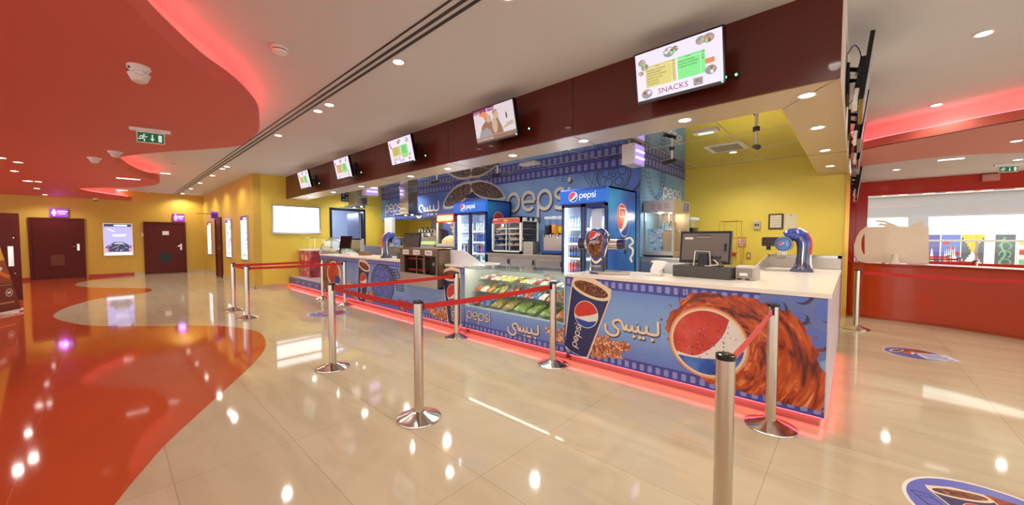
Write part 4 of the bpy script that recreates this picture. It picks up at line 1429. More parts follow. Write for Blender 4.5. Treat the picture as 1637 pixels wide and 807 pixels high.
# steel trough set on the return
root = thing('steel_trough', 'raised stainless trough behind the soda tower at the end of the counter return', 'trough', (0, 0, 0))
b = MB(); b.box(XR1 - .80, XR1 + .0, 6.64, 7.9, 0, 1.22, DULLST); b.build('body', root, smooth=0)
b = MB(); b.box(XR1 - .82, XR1 + .012, 6.63, 6.66, 1.22, 1.255, STEEL); b.box(XR1 - .03, XR1 + .012, 6.63, 7.9, 1.22, 1.255, STEEL); b.box(XR1 - .82, XR1 - .79, 6.63, 7.9, 1.22, 1.255, STEEL); b.build('rim', root, smooth=0)
b = MB(); b.add([(XR1 - .82, 5.2, CT), (XR1 - .82, 6.64, CT), (XR1 - .82, 6.64, 1.25), (XR1 - .80, 5.2, CT), (XR1 - .80, 6.64, CT), (XR1 - .80, 6.64, 1.25)], [(0, 2, 1), (3, 4, 5), (0, 3, 5, 2), (1, 2, 5, 4), (0, 1, 4, 3)], DULLST); b.build('side_guard', root, smooth=0)

# left-hand till and small things on the left unit
root = thing('cash_register', 'dark touch-screen till on the left counter unit beside the warming case', 'till', (-6.68, 4.17, CT), R(12), 'tills')
b = MB(); b.box(-.24, .24, -.15, .15, 0, .125, DGREY); b.build('base', root, smooth=0, bevel=.006)
b = MB(); b.T = Matrix.Translation((.05, 0, .335)) @ Matrix.Rotation(R(-10), 4, 'X')
b.box(-.22, .22, -.015, .02, -.17, .19, BLACK); b.loft([[Vector((x * k, y, .01 + z * k)) for x, z in ((-.2, -.15), (.2, -.15), (.2, .15), (-.2, .15))] for k, y in ((1, -.016), (.94, -.026))], DGREY)
b.box(-.09, .06, -.030, -.026, .12, .135, BLACK)
b.build('monitor', root, smooth=0)
b = MB(); b.tube([(-.07, -.09, .12), (-.06, -.06, .25), (.10, -.06, .25), (.12, -.09, .12)], .008, STEEL); b.build('stand', root)
root = thing('order_screen', 'small black screen on a stand at the left end of the left counter unit', 'monitor', (-10.12, 4.32, CT), R(22))
b = MB(); b.T = Matrix.Translation((0, 0, .30)) @ Matrix.Rotation(R(-12), 4, 'X'); b.box(-.19, .19, -.015, .02, -.16, .18, BLACKG); b.build('screen', root, smooth=0, bevel=.004)
b = MB(); b.cyl((0, 0, 0), (0, 0, .015), .11, STEEL); b.tube([(0, .03, .01), (0, .03, .22)], .018, STEEL); b.build('stand', root)
b = MB(); b.box(-.28, .28, -.14, .14, 0, .018, WHITE); b.box(-.2, .2, -.1, .1, .018, .05, pm('folded_paper_sack', rgb(214, 204, 186), .6)); o = b.build('paper_tray', smooth=0, bevel=.004); o.location = (-9.35, 4.1, CT)
tag(o, 'flat white tray with folded paper bags on the left counter unit', 'tray')
b = MB(); b.box(-.14, .14, -.1, .1, 0, .085, pm('card_box_brown', rgb(134, 92, 64), .6)); o = b.build('carton', smooth=0); o.location = (-8.85, 4.25, CT)
tag(o, 'small brown carton on the left counter unit behind the paper tray', 'carton')

# ================================================================== KITCHEN: FRIDGES, WARMERS, MACHINES
FRB = pm('fridge_blue', rgb(34, 78, 176), 0.3)
FRT = ramp_mat('fridge_side_blue', [rgb(20, 60, 160), rgb(30, 110, 190), rgb(50, 150, 206)], 1.2, .3, detail=2)
FRD = pm('fridge_navy_frame', rgb(30, 44, 96), 0.3)
FRIN = pm('fridge_white_liner', rgb(238, 244, 250), 0.4)
FLED = em('fridge_led', (.80, .9, 1.0), 34)
HDR = em('fridge_header_lit', rgb(40, 104, 200), .8)
HDW = em('fridge_header_white', rgb(240, 244, 255), 1.0)
HDR_R = em('fridge_header_red', rgb(216, 70, 90), .8)
SHELFZ = [.22, .55, .86, 1.13, 1.40, 1.66]


def fridge(label, x0, x1, y0, y1, h, head=.28):
    root = thing('drink_fridge', label, 'fridge', (x0, y0, 0), 0, 'branded drink fridges')
    w_, d_ = x1 - x0, y1 - y0
    zt = h - head
    b = MB()
    b.box(0, .04, .04, d_, .08, h, FRB); b.box(w_ - .04, w_, .04, d_, .08, h, FRT); b.box(0, w_, d_ - .03, d_, .08, h, FRB); b.box(0, w_, .04, d_, h - .03, h, FRB); b.box(0, w_, .04, d_, .08, .14, FRB)
    a = Art(b, (w_, 0, 0), (0, 1, 0), (0, 0, 1))
    a.globe(d_ * .52, h - .56, .20, 1, rv=.29, rot=R(22))
    b.build('cabinet', root, smooth=0)
    b = MB()
    b.prism([(-.035, zt), (.05, zt), (.05, h), (0, h), (-.035, h - .04)], (0, 0, 0), (0, 1, 0), (0, 0, 1), (1, 0, 0), w_, HDR, FRB)
    b.box(0, w_, -.0355, -.034, zt + .02, h - .05, HDR)
    a = Art(b, (0, -.036, zt), (1, 0, 0), (0, 0, 1), .002)
    r = head * .30
    a.ell(w_ * .30, head * .47, r * 1.08, r * 1.08, HDW, 1); a.globe(w_ * .30, head * .47, r, 1, rot=R(18), ring=HDW, white=HDW, red=HDR_R, blue=FRB)
    a.wordmark(w_ * .30 + r * 1.5, head * .36, head * .27, HDW, 1, w=.17)
    b.build('header_sign', root, smooth=0)
    b = MB(); b.box(.04, w_ - .04, d_ - .05, d_ - .03, .14, zt, FRIN); b.box(.04, .05, .06, d_, .14, zt, FRIN); b.box(w_ - .05, w_ - .04, .06, d_, .14, zt, FRIN); b.build('liner', root, smooth=0)
    for x in (.065, w_ / 2, w_ - .065):
        b = MB(); b.box(x - .008, x + .008, .06, .075, .2, zt - .05, FLED); b.build('light_tube', root, smooth=0)
    for z in SHELFZ:
        b = MB(); b.box(.05, w_ - .05, .09, d_ - .05, z - .02, z - .005, FRIN); b.box(.05, w_ - .05, .085, .09, z - .03, z + .012, FRIN); b.build('shelf', root, smooth=0)
    for k in range(2):
        xa, xb = (.01, w_ / 2 - .004) if k == 0 else (w_ / 2 + .004, w_ - .01)
        b = MB()
        b.box(xa, xa + .045, 0, .04, .14, zt, FRD); b.box(xb - .045, xb, 0, .04, .14, zt, FRD); b.box(xa, xb, 0, .04, .14, .2, FRD); b.box(xa, xb, 0, .04, zt - .05, zt, FRD)
        o = b.build('door', root, smooth=0)
        g_ = MB(); g_.box(xa + .045, xb - .045, .015, .02, .2, zt - .05, GLASS); g_.build('glass', o, smooth=0)
        hx = xb - .022 if k == 0 else xa + .022
        g_ = MB(); g_.tube([(hx, -.002, .95), (hx, -.035, .97), (hx, -.035, 1.45), (hx, -.002, 1.47)], .010, DGREY); g_.build('handle', o)
    b = MB(); b.box(.02, w_ - .02, .02, .05, .0, .13, BLACK); b.build('base_grille', root, smooth=0)
    return root


F2 = (-3.955, -3.03, 5.62, 6.74, 2.37)
F1 = (-7.40, -6.25, 5.90, 6.74, 2.385)
f2 = fridge('larger lit blue drinks fridge on the right, nearest the popcorn machine, stocked with bottles', *F2)
f1 = fridge('lit blue drinks fridge further left, behind the white sloping screen', *F1)
# notice inside the right-hand fridge door, stickers
b = MB(); b.box(0, .19, 0, .002, 0, .36, pm('notice_paper', rgb(196, 206, 226), .6)); o = b.build('notice_sheet', smooth=0); o.location = (F2[1] - .30, F2[2] + .011, 1.62)
tag(o, 'pale paper sheet taped on the right door of the larger fridge', 'notice')
b = MB(); b.box(0, .004, 0, .24, 0, .17, P_WHITE); a = Art(b, (.0045, 0, 0), (0, 1, 0), (0, 0, 1)); a.rrect(.02, .22, .02, .15, .01, P_RED, 1); a.text('No', .12, .045, .10, P_WHITE, 2, align='C', su=.8)
o = b.build('sticker', smooth=0); o.location = (F2[1] + .004, F2[2] + .42, 1.86); tag(o, 'small red and white sticker on the side of the larger fridge', 'sticker')

# bottles
BCOL = dict(water=pm('bottle_water', rgb(196, 222, 240), .1, var=.1), cola=pm('bottle_cola', rgb(40, 24, 22), .12), red=pm('bottle_red', rgb(160, 44, 48), .15), green=pm('bottle_green', rgb(40, 96, 60), .12), blue=pm('bottle_blue', rgb(46, 82, 170), .15), can=pm('drink_can', rgb(70, 84, 130), .2, .4))
CAPB = pm('cap_blue', rgb(60, 110, 200), .4); LBLW = pm('label_white', rgb(228, 232, 240), .5)


def bottle(mat, cap, lab, s=.84):
    b = MB()
    b.lathe([(.028 * s, 0), (.032 * s, .006), (.032 * s, .05)], mat, seg=12); b.lathe([(.0325 * s, .05), (.0325 * s, .112)], lab, seg=12)
    b.lathe([(.032 * s, .112), (.031 * s, .15), (.018 * s, .19), (.013, .205)], mat, seg=12); b.lathe([(.015, .203), (.015, .222), (.012, .224)], cap, seg=12)
    return b.build('bottle', smooth=50)


def can_(mat):
    b = MB(); b.lathe([(.022, 0), (.0275, .008), (.0275, .112), (.022, .122)], mat, seg=12); b.lathe([(.020, .1215), (.020, .124)], STEEL, seg=12)
    return b.build('can', smooth=40)


BP = {'water': bottle(BCOL['water'], CAPB, LBLW), 'cola': bottle(BCOL['cola'], P_RED, P_BLUE), 'red': bottle(BCOL['red'], P_WHITE, P_RED), 'green': bottle(BCOL['green'], P_WHITE, LBLW), 'blue': bottle(BCOL['blue'], P_WHITE, P_BLUE), 'can': can_(BCOL['can'])}
BL = dict(water='clear water', cola='dark cola', red='red-labelled', green='green', blue='blue', can='dark blue')
used = set()
ORD = ['lowest', 'second', 'third', 'fourth', 'fifth', 'top']


def stock(fr, which, rows):
    x0, x1, y0 = fr[0], fr[1], fr[2]
    w_ = x1 - x0
    for i, row in rows:
        n = len(row)
        for k, c in enumerate(row):
            side = 0 if k < n / 2 else 1
            m_ = n // 2
            xa = x0 + .078 + side * (w_ / 2 - .02)
            x = xa + (w_ / 2 - .118) * ((k % m_) + .5) / m_
            o = BP[c]
            if c in used:
                o = o.copy(); C.objects.link(o)
            used.add(c)
            kind = 'can' if c == 'can' else 'bottle'
            o.location = (x, y0 + .145, SHELFZ[i] - .004)
            tag(o, f'{BL[c]} {kind} on the {ORD[i]} shelf of the {which} fridge', kind, f'drinks in the {which} fridge')


stock(F2, 'larger right-hand', [(5, ['water'] * 12), (4, ['can'] * 4 + ['water'] * 8), (3, ['cola'] * 5 + ['water'] + ['water'] * 2 + ['blue'] * 4), (2, ['red'] * 3 + ['cola', 'red', 'cola'] + ['green'] * 2 + ['cola'] * 4), (1, ['cola', 'blue', 'cola', 'blue', 'cola', 'blue'] + ['cola'] * 6)])
stock(F1, 'further left', [(5, ['water'] * 12), (4, ['water'] * 6 + ['blue'] * 6), (3, ['cola', 'water'] * 3 + ['blue', 'cola', 'red'] * 2), (2, ['water', 'cola'] * 3 + ['green', 'cola', 'water'] * 2), (1, ['cola'] * 12)])
for k, o in BP.items():
    if k not in used: bpy.data.objects.remove(o)

# back bench
root = thing('steel_bench', 'stainless back bench with doors between the two blue fridges', 'bench', (0, 0, 0))
bx0, bx1, by0 = -6.18, -4.0, 5.82
b = MB(); b.box(bx0, bx1, by0, 6.78, 1.12, 1.16, DULLST); b.build('worktop', root, smooth=0, bevel=.004)
b = MB(); b.box(bx0 + .02, bx1 - .02, by0 + .04, 6.76, .1, 1.12, DULLST); b.build('carcass', root, smooth=0)
n = 3
for i in range(n):
    xa = bx0 + .04 + i * (bx1 - bx0 - .08) / n; xb = xa + (bx1 - bx0 - .08) / n - .02
    b = MB(); b.box(xa, xb, by0 + .02, by0 + .045, .14, 1.06, STEEL); o = b.build('door', root, smooth=0, bevel=.004)
    h = MB(); h.box(xb - .06, xb - .02, by0 + .012, by0 + .022, .94, 1.04, BLACK); h.build('handle', o, smooth=0)
# hot display cabinet
root = thing('hot_display_cabinet', 'white hot food display cabinet with wire shelves of pastries on the steel bench', 'food warmer', (-6.03, 5.86, 1.16))
w_, d_, h_ = .88, .60, .79
b = MB()
CABW = pm('cabinet_white', rgb(216, 218, 216), .35)
for x in (0, w_ - .045): b.box(x, x + .045, 0, .05, 0, h_, CABW)
b.box(0, w_, 0, .05, 0, .06, CABW); b.box(0, w_, 0, d_, h_ - .02, h_, CABW); b.box(0, w_, 0, d_, 0, .03, CABW); b.box(0, w_, 0, .03, h_ - .13, h_, CABW)
for x in (0, w_ - .03): b.box(x, x + .03, d_ - .04, d_, 0, h_, CABW)
b.box(w_ - .012, w_, .03, d_, h_ - .10, h_, CABW)
for i in range(2): b.box(w_ - .001, w_ + .004, .2 + .16 * i, .28 + .16 * i, h_ - .085, h_ - .02, BLACK)
b.build('frame', root, smooth=0)
b = MB(); b.box(.03, w_ - .03, -.006, .0, h_ - .12, h_ - .03, pm('warm_red_sign', rgb(196, 80, 66), .4)); a = Art(b, (0, -.0065, 0), (1, 0, 0), (0, 0, 1)); a.ell(w_ / 2, h_ - .075, .07, .026, pm('sign_gold', rgb(226, 180, 60), .4), 1); a.rect(.06, .18, h_ - .06, h_ - .045, P_WHITE, 1)
b.build('sign_strip', root, smooth=0)
b = MB(); b.box(.03, w_ - .03, d_ - .02, d_ - .01, .03, h_ - .02, pm('cabinet_dark_inside', rgb(34, 46, 70), .3)); b.build('back_panel', root, smooth=0)
for x0, x1 in ((.045, w_ / 2 - .006), (w_ / 2 + .006, w_ - .045)):
    b = MB(); b.box(x0, x1, .012, .016, .06, h_ - .13, GLASS); b.build('glass_door', root, smooth=0)
b = MB(); b.box(w_ / 2 - .008, w_ / 2 + .008, .005, .02, .06, h_ - .13, CABW); b.build('door_stile', root, smooth=0)
SHZ = [.06, .18, .30, .42, .54]
for z in SHZ:
    b = MB()
    for k in range(5): b.box(.04, w_ - .03, .05 + .11 * k, .056 + .11 * k, z - .006, z, STEEL)
    b.box(.04, w_ - .03, .045, .05, z - .01, z + .004, CHROME); b.build('wire_shelf', root, smooth=0)
b = MB(); b.lathe([(.018, .60), (.02, .62), (.012, .64)], LAMP, (.2, .15, 0), 10); b.build('lamp', root)
PASTRY = ramp_mat('pastry_crust', [rgb(140, 84, 34), rgb(196, 140, 70), rgb(232, 200, 150)], 14, .5); CASE = pm('paper_case', rgb(228, 222, 208), .6)
rnd = random.Random(5)
first = {}
for z, kinds in ((SHZ[1], 5), (SHZ[2], 5), (SHZ[3], 4), (SHZ[4], 4)):
    for i in range(kinds):
        if 'p' not in first:
            b = MB(); b.loft([ell_ring((0, 0, zz), (1, 0, 0), (0, 1, 0), rx_, ry_, 14) for zz, rx_, ry_ in ((0, .05, .035), (.02, .065, .045), (.04, .055, .036), (.052, .025, .015))], PASTRY); b.lathe([(.05, 0), (.062, .016)], CASE, seg=14)
            o = first['p'] = b.build('pastry', smooth=60)
        else:
            o = first['p'].copy(); C.objects.link(o)
        o.location = (-6.03 + .16 + i * .145 + rnd.uniform(-.01, .01), 5.86 + .14 + rnd.uniform(0, .05), 1.16 + z + .001); o.rotation_euler = (0, 0, rnd.uniform(0, 3))
        tag(o, f'golden pastry on the {["lower", "middle", "upper", "top"][SHZ.index(z) - 1]} wire shelf of the white hot display cabinet', 'pastry', 'pastries in the hot display cabinet')
# stainless box and slush machine
b = MB(); b.box(-.13, .13, -.1, .1, 0, .26, DULLST); b.box(-.132, .132, -.102, .102, .24, .262, STEEL); o = b.build('steel_bin', smooth=0, bevel=.004); o.location = (-4.95, 5.95, 1.16)
tag(o, 'plain stainless box on the bench between hot cabinet and slush machine', 'bin')
GL_T = glass('tank_plastic', (.95, .97, 1), .12)


def slush(label, loc, rotz, cols, s=1.0):
    root = thing('slush_machine', label, 'slush machine', loc, rotz, 'slush machines')
    n = len(cols); pw = .168; w_ = pw * n
    b = MB(); b.box(0, w_, .08, .45, 0, .40, DULLST); b.box(0, w_, .0, .45, 0, .035, BLACK); b.build('body', root, smooth=0, bevel=.004)
    b = MB(); b.box(0, w_, -.02, .1, .035, .085, P_BLUE); b.build('drip_tray', root, smooth=0, bevel=.004)
    for i, (c, m_) in enumerate(cols):
        x = (i + .5) * pw
        t = MB(); t.loft([ell_ring((x, .25, z), (1, 0, 0), (0, 1, 0), .076, ry, 20, 3) for z, ry in ((.40, .17), (.45, .2), (.60, .21), (.72, .21))], GL_T); o = t.build('tank', root, smooth=60)
        f = MB(); f.loft([ell_ring((x, .25, z), (1, 0, 0), (0, 1, 0), .070, ry, 20, 3) for z, ry in ((.405, .16), (.45, .192), (.60 - .04 * (i == 2), .20))], m_); q_ = f.build('slush', o, smooth=60); q_['label'] = c + ' slush'
        l = MB(); l.loft([ell_ring((x, .25, z), (1, 0, 0), (0, 1, 0), .079, ry, 20, 3) for z, ry in ((.72, .215), (.75, .215), (.77, .19))], em('slush_lid', (.9, .95, 1), .25)); l.build('lid', root, smooth=60)
        p = MB(); p.tube([(x, .06, .42), (x, .0, .42), (x, -.01, .36)], .018, BLACK); p.tube([(x, -.01, .42), (x, -.03, .34)], .008, CHROME); p.build('tap', root)
    if s != 1: root.scale = (s, s, s)
    return root


SL_O = pm('slush_orange', rgb(232, 150, 24), .2, emit=.12); SL_Y = pm('slush_yellow', rgb(226, 206, 20), .2, emit=.12); SL_D = pm('slush_dark', rgb(26, 24, 44), .15)
slush('slush machine with dark, orange and yellow tanks on the steel bench', (-4.68, 5.95, 1.16), 0, [('dark purple', SL_D), ('orange', SL_O), ('yellow', SL_Y)])


def popcorn(label, loc, w_, d_, h_, frame, sign, poster):
    root = thing('popcorn_machine', label, 'popcorn machine', loc, 0, 'popcorn machines')
    hz = h_ - .22
    b = MB(); b.box(0, w_, 0, d_, 0, .10, frame); b.box(.01, w_ - .01, -.01, .0, 0, .03, BLACK); b.build('base', root, smooth=0, bevel=.004)
    for x, y in ((0, 0), (w_ - .035, 0), (0, d_ - .035), (w_ - .035, d_ - .035)):
        p = MB(); p.box(x, x + .035, y, y + .035, .10, hz, frame); p.build('post', root, smooth=0)
    for (x0, x1, y0, y1) in ((.035, w_ - .035, .012, .018), (w_ - .02, w_ - .014, .035, d_ - .035), (.014, .02, .035, d_ - .035)):
        g_ = MB(); g_.box(x0, x1, y0, y1, .10, hz, GLASS); g_.build('pane', root, smooth=0)
    b = MB(); b.box(0, w_, 0, d_, hz, h_, sign[0])
    a = Art(b, (0, -.0005, hz), (1, 0, 0), (0, 0, 1), .002)
    if sign[1]:
        a.rrect(.04, w_ - .04, .03, .19, .05, em('popcorn_sign_glow', (1.0, .42, .12), 1.6), 1)
        a.ell(.14, .11, .045, .05, em('popcorn_sign_yellow', (1, .78, .3), 2.2), 2)
        a.text('POPCORN', w_ * .58, .075, .115, em('popcorn_sign_white', (1, .86, .6), 2.6), 2, align='C')
    else:
        for k in range(3):
            for j in range(3): a.rect(w_ * (.24 + .22 * k), w_ * (.24 + .22 * k) + .09, .07 + .035 * j, .08 + .035 * j, pm('engraved_line', rgb(120, 110, 100), .5), 1)
        a2 = Art(b, (w_ + .0005, 0, hz), (0, 1, 0), (0, 0, 1), .002)
        a2.rect(d_ * .6, d_ * .92, .03, .19, P_SHADOW, 1)
        for k in range(4):
            for j in range(3): a2.rect(d_ * .63 + .05 * j, d_ * .63 + .05 * j + .035, .045 + .035 * k, .065 + .035 * k, P_LILAC, 2)
    b.build('hood', root, smooth=0, bevel=.003)
    b = MB()
    for x in (w_ * .35, w_ * .72): b.lathe([(.03, hz - .012), (.03, hz + .001)], LAMP, (x, d_ * .35, 0), 12)
    b.build('lamp', root)
    d_2 = bpy.data.lights.new('popcorn_lamp', 'POINT'); d_2.energy = 7; d_2.color = (1, .88, .7); d_2.shadow_soft_size = .04
    lo_ = bpy.data.objects.new('popcorn_lamp', d_2); C.objects.link(lo_); lo_.parent = root; lo_.location = (w_ * .4, d_ * .3, hz - .05)
    k = MB(); kx, ky, kz = w_ * .58, d_ * .48, .10 + (hz - .1) * .52
    k.lathe([(.10, kz), (.13, kz + .02), (.135, kz + .15), (.14, kz + .16)], CHROME, (kx, ky, 0), 24); k.lathe([(.142, kz + .16), (.08, kz + .185), (.02, kz + .20)], STEEL, (kx, ky, 0), 24); o = k.build('kettle', root)
    k = MB(); k.cyl((kx, ky, kz + .2), (kx, ky, hz), .012, STEEL); k.box(kx - .17, kx - .15, ky - .02, ky + .02, kz + .05, hz, STEEL); k.build('kettle_hanger', root, smooth=0)
    k = MB(); k.tube(catmull([(kx + .13, ky + .03, kz + .1), (w_ - .08, ky + .1, kz - .02), (w_ - .07, ky + .15, kz + .1), (w_ - .06, ky + .1, hz - .1)], 4), .008, OFFW); k.build('kettle_cable', root)
    k = MB(); k.box(.05, w_ - .05, d_ - .04, d_ - .035, .10, hz, pm('copper_reflector', rgb(206, 164, 130), .35, .2)); k.build('back_panel', root, smooth=0)
    if poster:
        k = MB(); k.box(w_ * .12, w_ * .60, .03, .035, .10, .10 + (hz - .1) * .58, pm('ice_blue_card', rgb(150, 184, 216), .5))
        a = Art(k, (w_ * .12, .0295, .10), (1, 0, 0), (0, 0, 1)); rn = random.Random(3)
        for _ in range(26):
            u, v = rn.uniform(.02, w_ * .46), rn.uniform(.03, (hz - .1) * .55); a.splash([(u, v), (u + .03, v + .008), (u + .05, v), (u + .025, v - .012)], rn.choice((P_GREYB, P_GLOW, P_WHITE)), 1, _, .004)
        k.build('promo_card', root, smooth=0)
    else:
        k = MB(); rn = random.Random(4); vs = []
        k.loft([ell_ring((w_ / 2, d_ / 2, z), (1, 0, 0), (0, 1, 0), w_ * .46 * s_, d_ * .42 * s_, 20, 3.5) for z, s_ in ((.10, 1), (.2, .96), (.28, .7), (.33, .3))], ramp_mat('popcorn_heap', [rgb(180, 130, 60), rgb(236, 206, 140), rgb(250, 240, 214)], 30, .7))
        o = k.build('popcorn_heap', root, smooth=60); o['kind'] = 'stuff'
    return root


popcorn('big stainless popcorn machine beside the larger fridge, blue card inside', (-2.94, 6.86, 1.15), .56, .86, 1.04, DULLST, (DULLST, False), True)
popcorn('lit popcorn machine with glowing red POPCORN sign, left of the further fridge', (-8.22, 5.92, 1.24), .76, .62, .88, pm('machine_frame_pale', rgb(196, 196, 200), .35), (pm('sign_red_box', rgb(196, 52, 40), .4), True), False)
root = thing('steel_cabinet', 'low stainless cabinet carrying the big popcorn machine', 'cabinet', (0, 0, 0))
b = MB(); b.box(-2.96, -2.10, 6.82, 8.95, .05, 1.11, DULLST); b.build('carcass', root, smooth=0)
b = MB(); b.box(-2.97, -2.08, 6.80, 8.96, 1.11, 1.145, STEEL); b.build('worktop', root, smooth=0, bevel=.004)
for x0, x1 in ((-2.93, -2.54), (-2.52, -2.13)):
    b = MB(); b.box(x0, x1, 6.80, 6.82, .12, 1.06, STEEL); b.build('door', root, smooth=0, bevel=.004)
slush('small slush machine with orange and dark tanks behind the big popcorn machine', (-2.90, 8.05, 1.15), R(0), [('orange', SL_O), ('yellow', SL_Y), ('dark', SL_D)])
root = thing('bottle_rack', 'open wire rack beside the small slush machine on the yellow wall', 'rack', (-2.06, 8.6, 0))
RACK = pm('gold_wire', rgb(196, 160, 60), .3, .6)
b = MB()
for x, y in ((0, 0), (.32, 0), (0, .4), (.32, .4)): b.tube([(x, y, 0), (x, y, 1.86)], .008, RACK, 6)
b.build('frame', root)
for z in (1.2, 1.5, 1.84):
    b = MB()
    for k in range(4): b.tube([(0, .4 * k / 3, z), (.32, .4 * k / 3, z)], .005, RACK, 6)
    b.tube([(0, 0, z), (0, .4, z)], .005, RACK, 6); b.tube([(.32, 0, z), (.32, .4, z)], .005, RACK, 6); b.build('shelf', root)
# bench under the left popcorn machine with coffee machine
root = thing('steel_bench', 'stainless bench behind the left counter carrying popcorn and coffee machines', 'bench', (0, 0, 0))
b = MB(); b.box(-12.6, -7.45, 5.85, 6.75, 1.2, 1.24, DULLST); b.build('worktop', root, smooth=0, bevel=.004)
b = MB(); b.box(-12.58, -7.47, 5.9, 6.73, .1, 1.2, DULLST); b.build('carcass', root, smooth=0)
root = thing('coffee_machine', 'chrome espresso machine with cups on top, under the second hood', 'coffee machine', (-9.42, 6.05, 1.24))
b = MB(); b.box(0, .86, .12, .55, .05, .46, STEEL); b.box(0, .86, 0, .55, 0, .07, DULLST); b.box(.02, .84, .06, .5, .40, .50, CHROME); b.build('body', root, smooth=0, bevel=.01)
b = MB(); b.box(.04, .82, .045, .06, .40, .49, BLACK)
for k in range(5): b.cyl((.14 + .15 * k, .045, .445), (.14 + .15 * k, .03, .445), .022, CHROME)
b.build('control_panel', root)
for x in (.24, .60):
    b = MB(); b.cyl((x, .07, .30), (x, .07, .39), .045, CHROME); b.tube([(x, .03, .30), (x, -.12, .29)], .014, BLACK); b.build('group_head', root)
b = MB(); b.box(.08, .78, -.02, .12, .07, .16, pm('lime_light_panel', rgb(190, 220, 150), .4, emit=.3)); b.build('drip_tray', root, smooth=0)
cup0 = None
for i in range(7):
    if cup0 is None:
        b = MB(); b.lathe([(.022, 0), (.036, .06), (.038, .066), (.034, .064)], DGREY, seg=14); cup0 = o = b.build('coffee_cup')
    else:
        o = cup0.copy(); C.objects.link(o)
    o.location = (-9.42 + .10 + .11 * i, 6.25 + .06 * (i % 2), 1.741); tag(o, 'small dark coffee cup on top of the espresso machine', 'cup', 'cups on the espresso machine')

# extractor hoods
def hood(label, x0, x1, cx0, cx1, y0, y1, z, mat):
    root = thing('extractor_hood', label, 'extractor hood', (0, 0, 0), 0, 'extractor hoods')
    b = MB(); ym = (y0 + y1) / 2
    b.box(cx0, cx1, ym - .15, ym + .15, z + .05, ZK, CHROME); b.build('chimney', root, smooth=0)
    b = MB(); b.loft([ell_ring(((x0 + x1) / 2, ym, zz), (1, 0, 0), (0, 1, 0), (x1 - x0) / 2 * k, (y1 - y0) / 2 * k, 32, 5) for zz, k in ((z, 1), (z + .008, 1.0))], GLASSG); b.build('glass_canopy', root, smooth=30)
    b = MB(); b.box(cx0 - .12, cx1 + .12, ym - .22, ym + .22, z + .008, z + .055, STEEL); b.build('hood_body', root, smooth=0, bevel=.004)
    for x in (cx0 + .05, cx1 - .05):
        b = MB(); b.cyl((x, ym, z - .004), (x, ym, z + .008), .03, LAMP); b.build('lamp', root)
    return root


hood('glass canopy extractor hood with steel chimney, the left one of two', -11.9, -10.3, -11.35, -10.75, 4.75, 5.45, 2.42, CHROME)
hood('glass canopy extractor hood with steel chimney before the blue wall, the right one of two', -10.0, -8.72, -9.54, -9.10, 5.45, 6.1, 2.14, CHROME)

# ice-cream freezer, pink cabinet, menu light box on the left wall
root = thing('ice_cream_case', 'curved-glass ice cream case at the left end behind the counter', 'display case', (0, 0, 0))
gx0, gx1, gy0, gy1 = -11.75, -10.36, 4.25, 4.95
b = MB(); b.box(gx0, gx1, gy0, gy1, .80, 1.0, pm('case_olive_side', rgb(120, 116, 60), .4)); b.box(gx0, gx1, gy0 - .01, gy0, .93, .97, BLACK); b.box(gx0, gx1, gy0 - .01, gy0, .82, .86, OFFW); b.build('tub_body', root, smooth=0)
prof = [(gy0, 1.0), (gy0 + .03, 1.2), (gy0 + .14, 1.38), (gy0 + .32, 1.455), (gy1 - .1, 1.46)]
P_ = catmull([(0, *p) for p in prof], 4)
b = MB(); vs = [(gx0, p.y, p.z) for p in P_] + [(gx1, p.y, p.z) for p in P_]; n = len(P_); b.add(vs, [(i, i + 1, n + i + 1, n + i) for i in range(n - 1)], glass('frosted_case_glass', (.92, .97, .97), .25, .25, rgb(220, 232, 230))); b.build('curved_glass', root, smooth=60)
for x in (gx0, gx1):
    b = MB(); b.tube([(x, p.y, p.z) for p in P_], .02, BLACKG if x == gx1 else STEEL, 8); b.build('end_frame', root)
b = MB(); b.box(gx0, gx1, gy1 - .12, gy1, 1.0, 1.47, DULLST); b.build('back_panel', root, smooth=0)
for x in (gx0 + .1, gx1 - .1):
    b = MB(); b.tube([(x, gy0 + .1, .80), (x + .05, gy0 + .12, .5), (x, gy0 + .15, .312)], .025, BLACK); b.build('leg', root)
for x in (gx0 + .1, gx1 - .1):
    b = MB(); b.tube([(x, gy1 - .1, .80), (x, gy1 - .1, .312)], .025, BLACK); b.build('leg', root)
TUBM = [pm('ice_cream_' + n_, c, .6) for n_, c in (('pink', rgb(226, 150, 160)), ('vanilla', rgb(240, 224, 180)), ('chocolate', rgb(96, 56, 40)), ('mint', rgb(170, 214, 180)))]
for i in range(4):
    b = MB(); b.box(-.15, .15, -.2, .2, 0, .1, STEEL); b.loft([ell_ring((0, 0, z), (1, 0, 0), (0, 1, 0), .14 * k, .18 * k, 16, 3) for z, k in ((.10, 1), (.14, .85), (.16, .5))], TUBM[i]); o = b.build('ice_cream_tub', smooth=40); o.location = (gx0 + .2 + .33 * i, gy0 + .3, 1.001)
    tag(o, f'steel tub of {["pink", "cream coloured", "brown", "pale green"][i]} ice cream in the curved-glass case', 'ice cream', 'ice cream tubs')
root = thing('pink_freezer', 'pink and red printed freezer cabinet with glass guard against the yellow pier wall', 'freezer', (0, 0, 0))
px0, px1, py0, py1 = -12.83, -11.95, 4.02, 4.22
PINKP = ramp_mat('pink_fruit_print', [rgb(140, 40, 50), rgb(190, 80, 96), rgb(220, 150, 156)], 5, .4)
b = MB(); b.box(px0, px1, py0, 5.0, .30, 1.10, PINKP)
a = Art(b, (px0, py0, .3), (1, 0, 0), (0, 0, 1)); rn = random.Random(9)
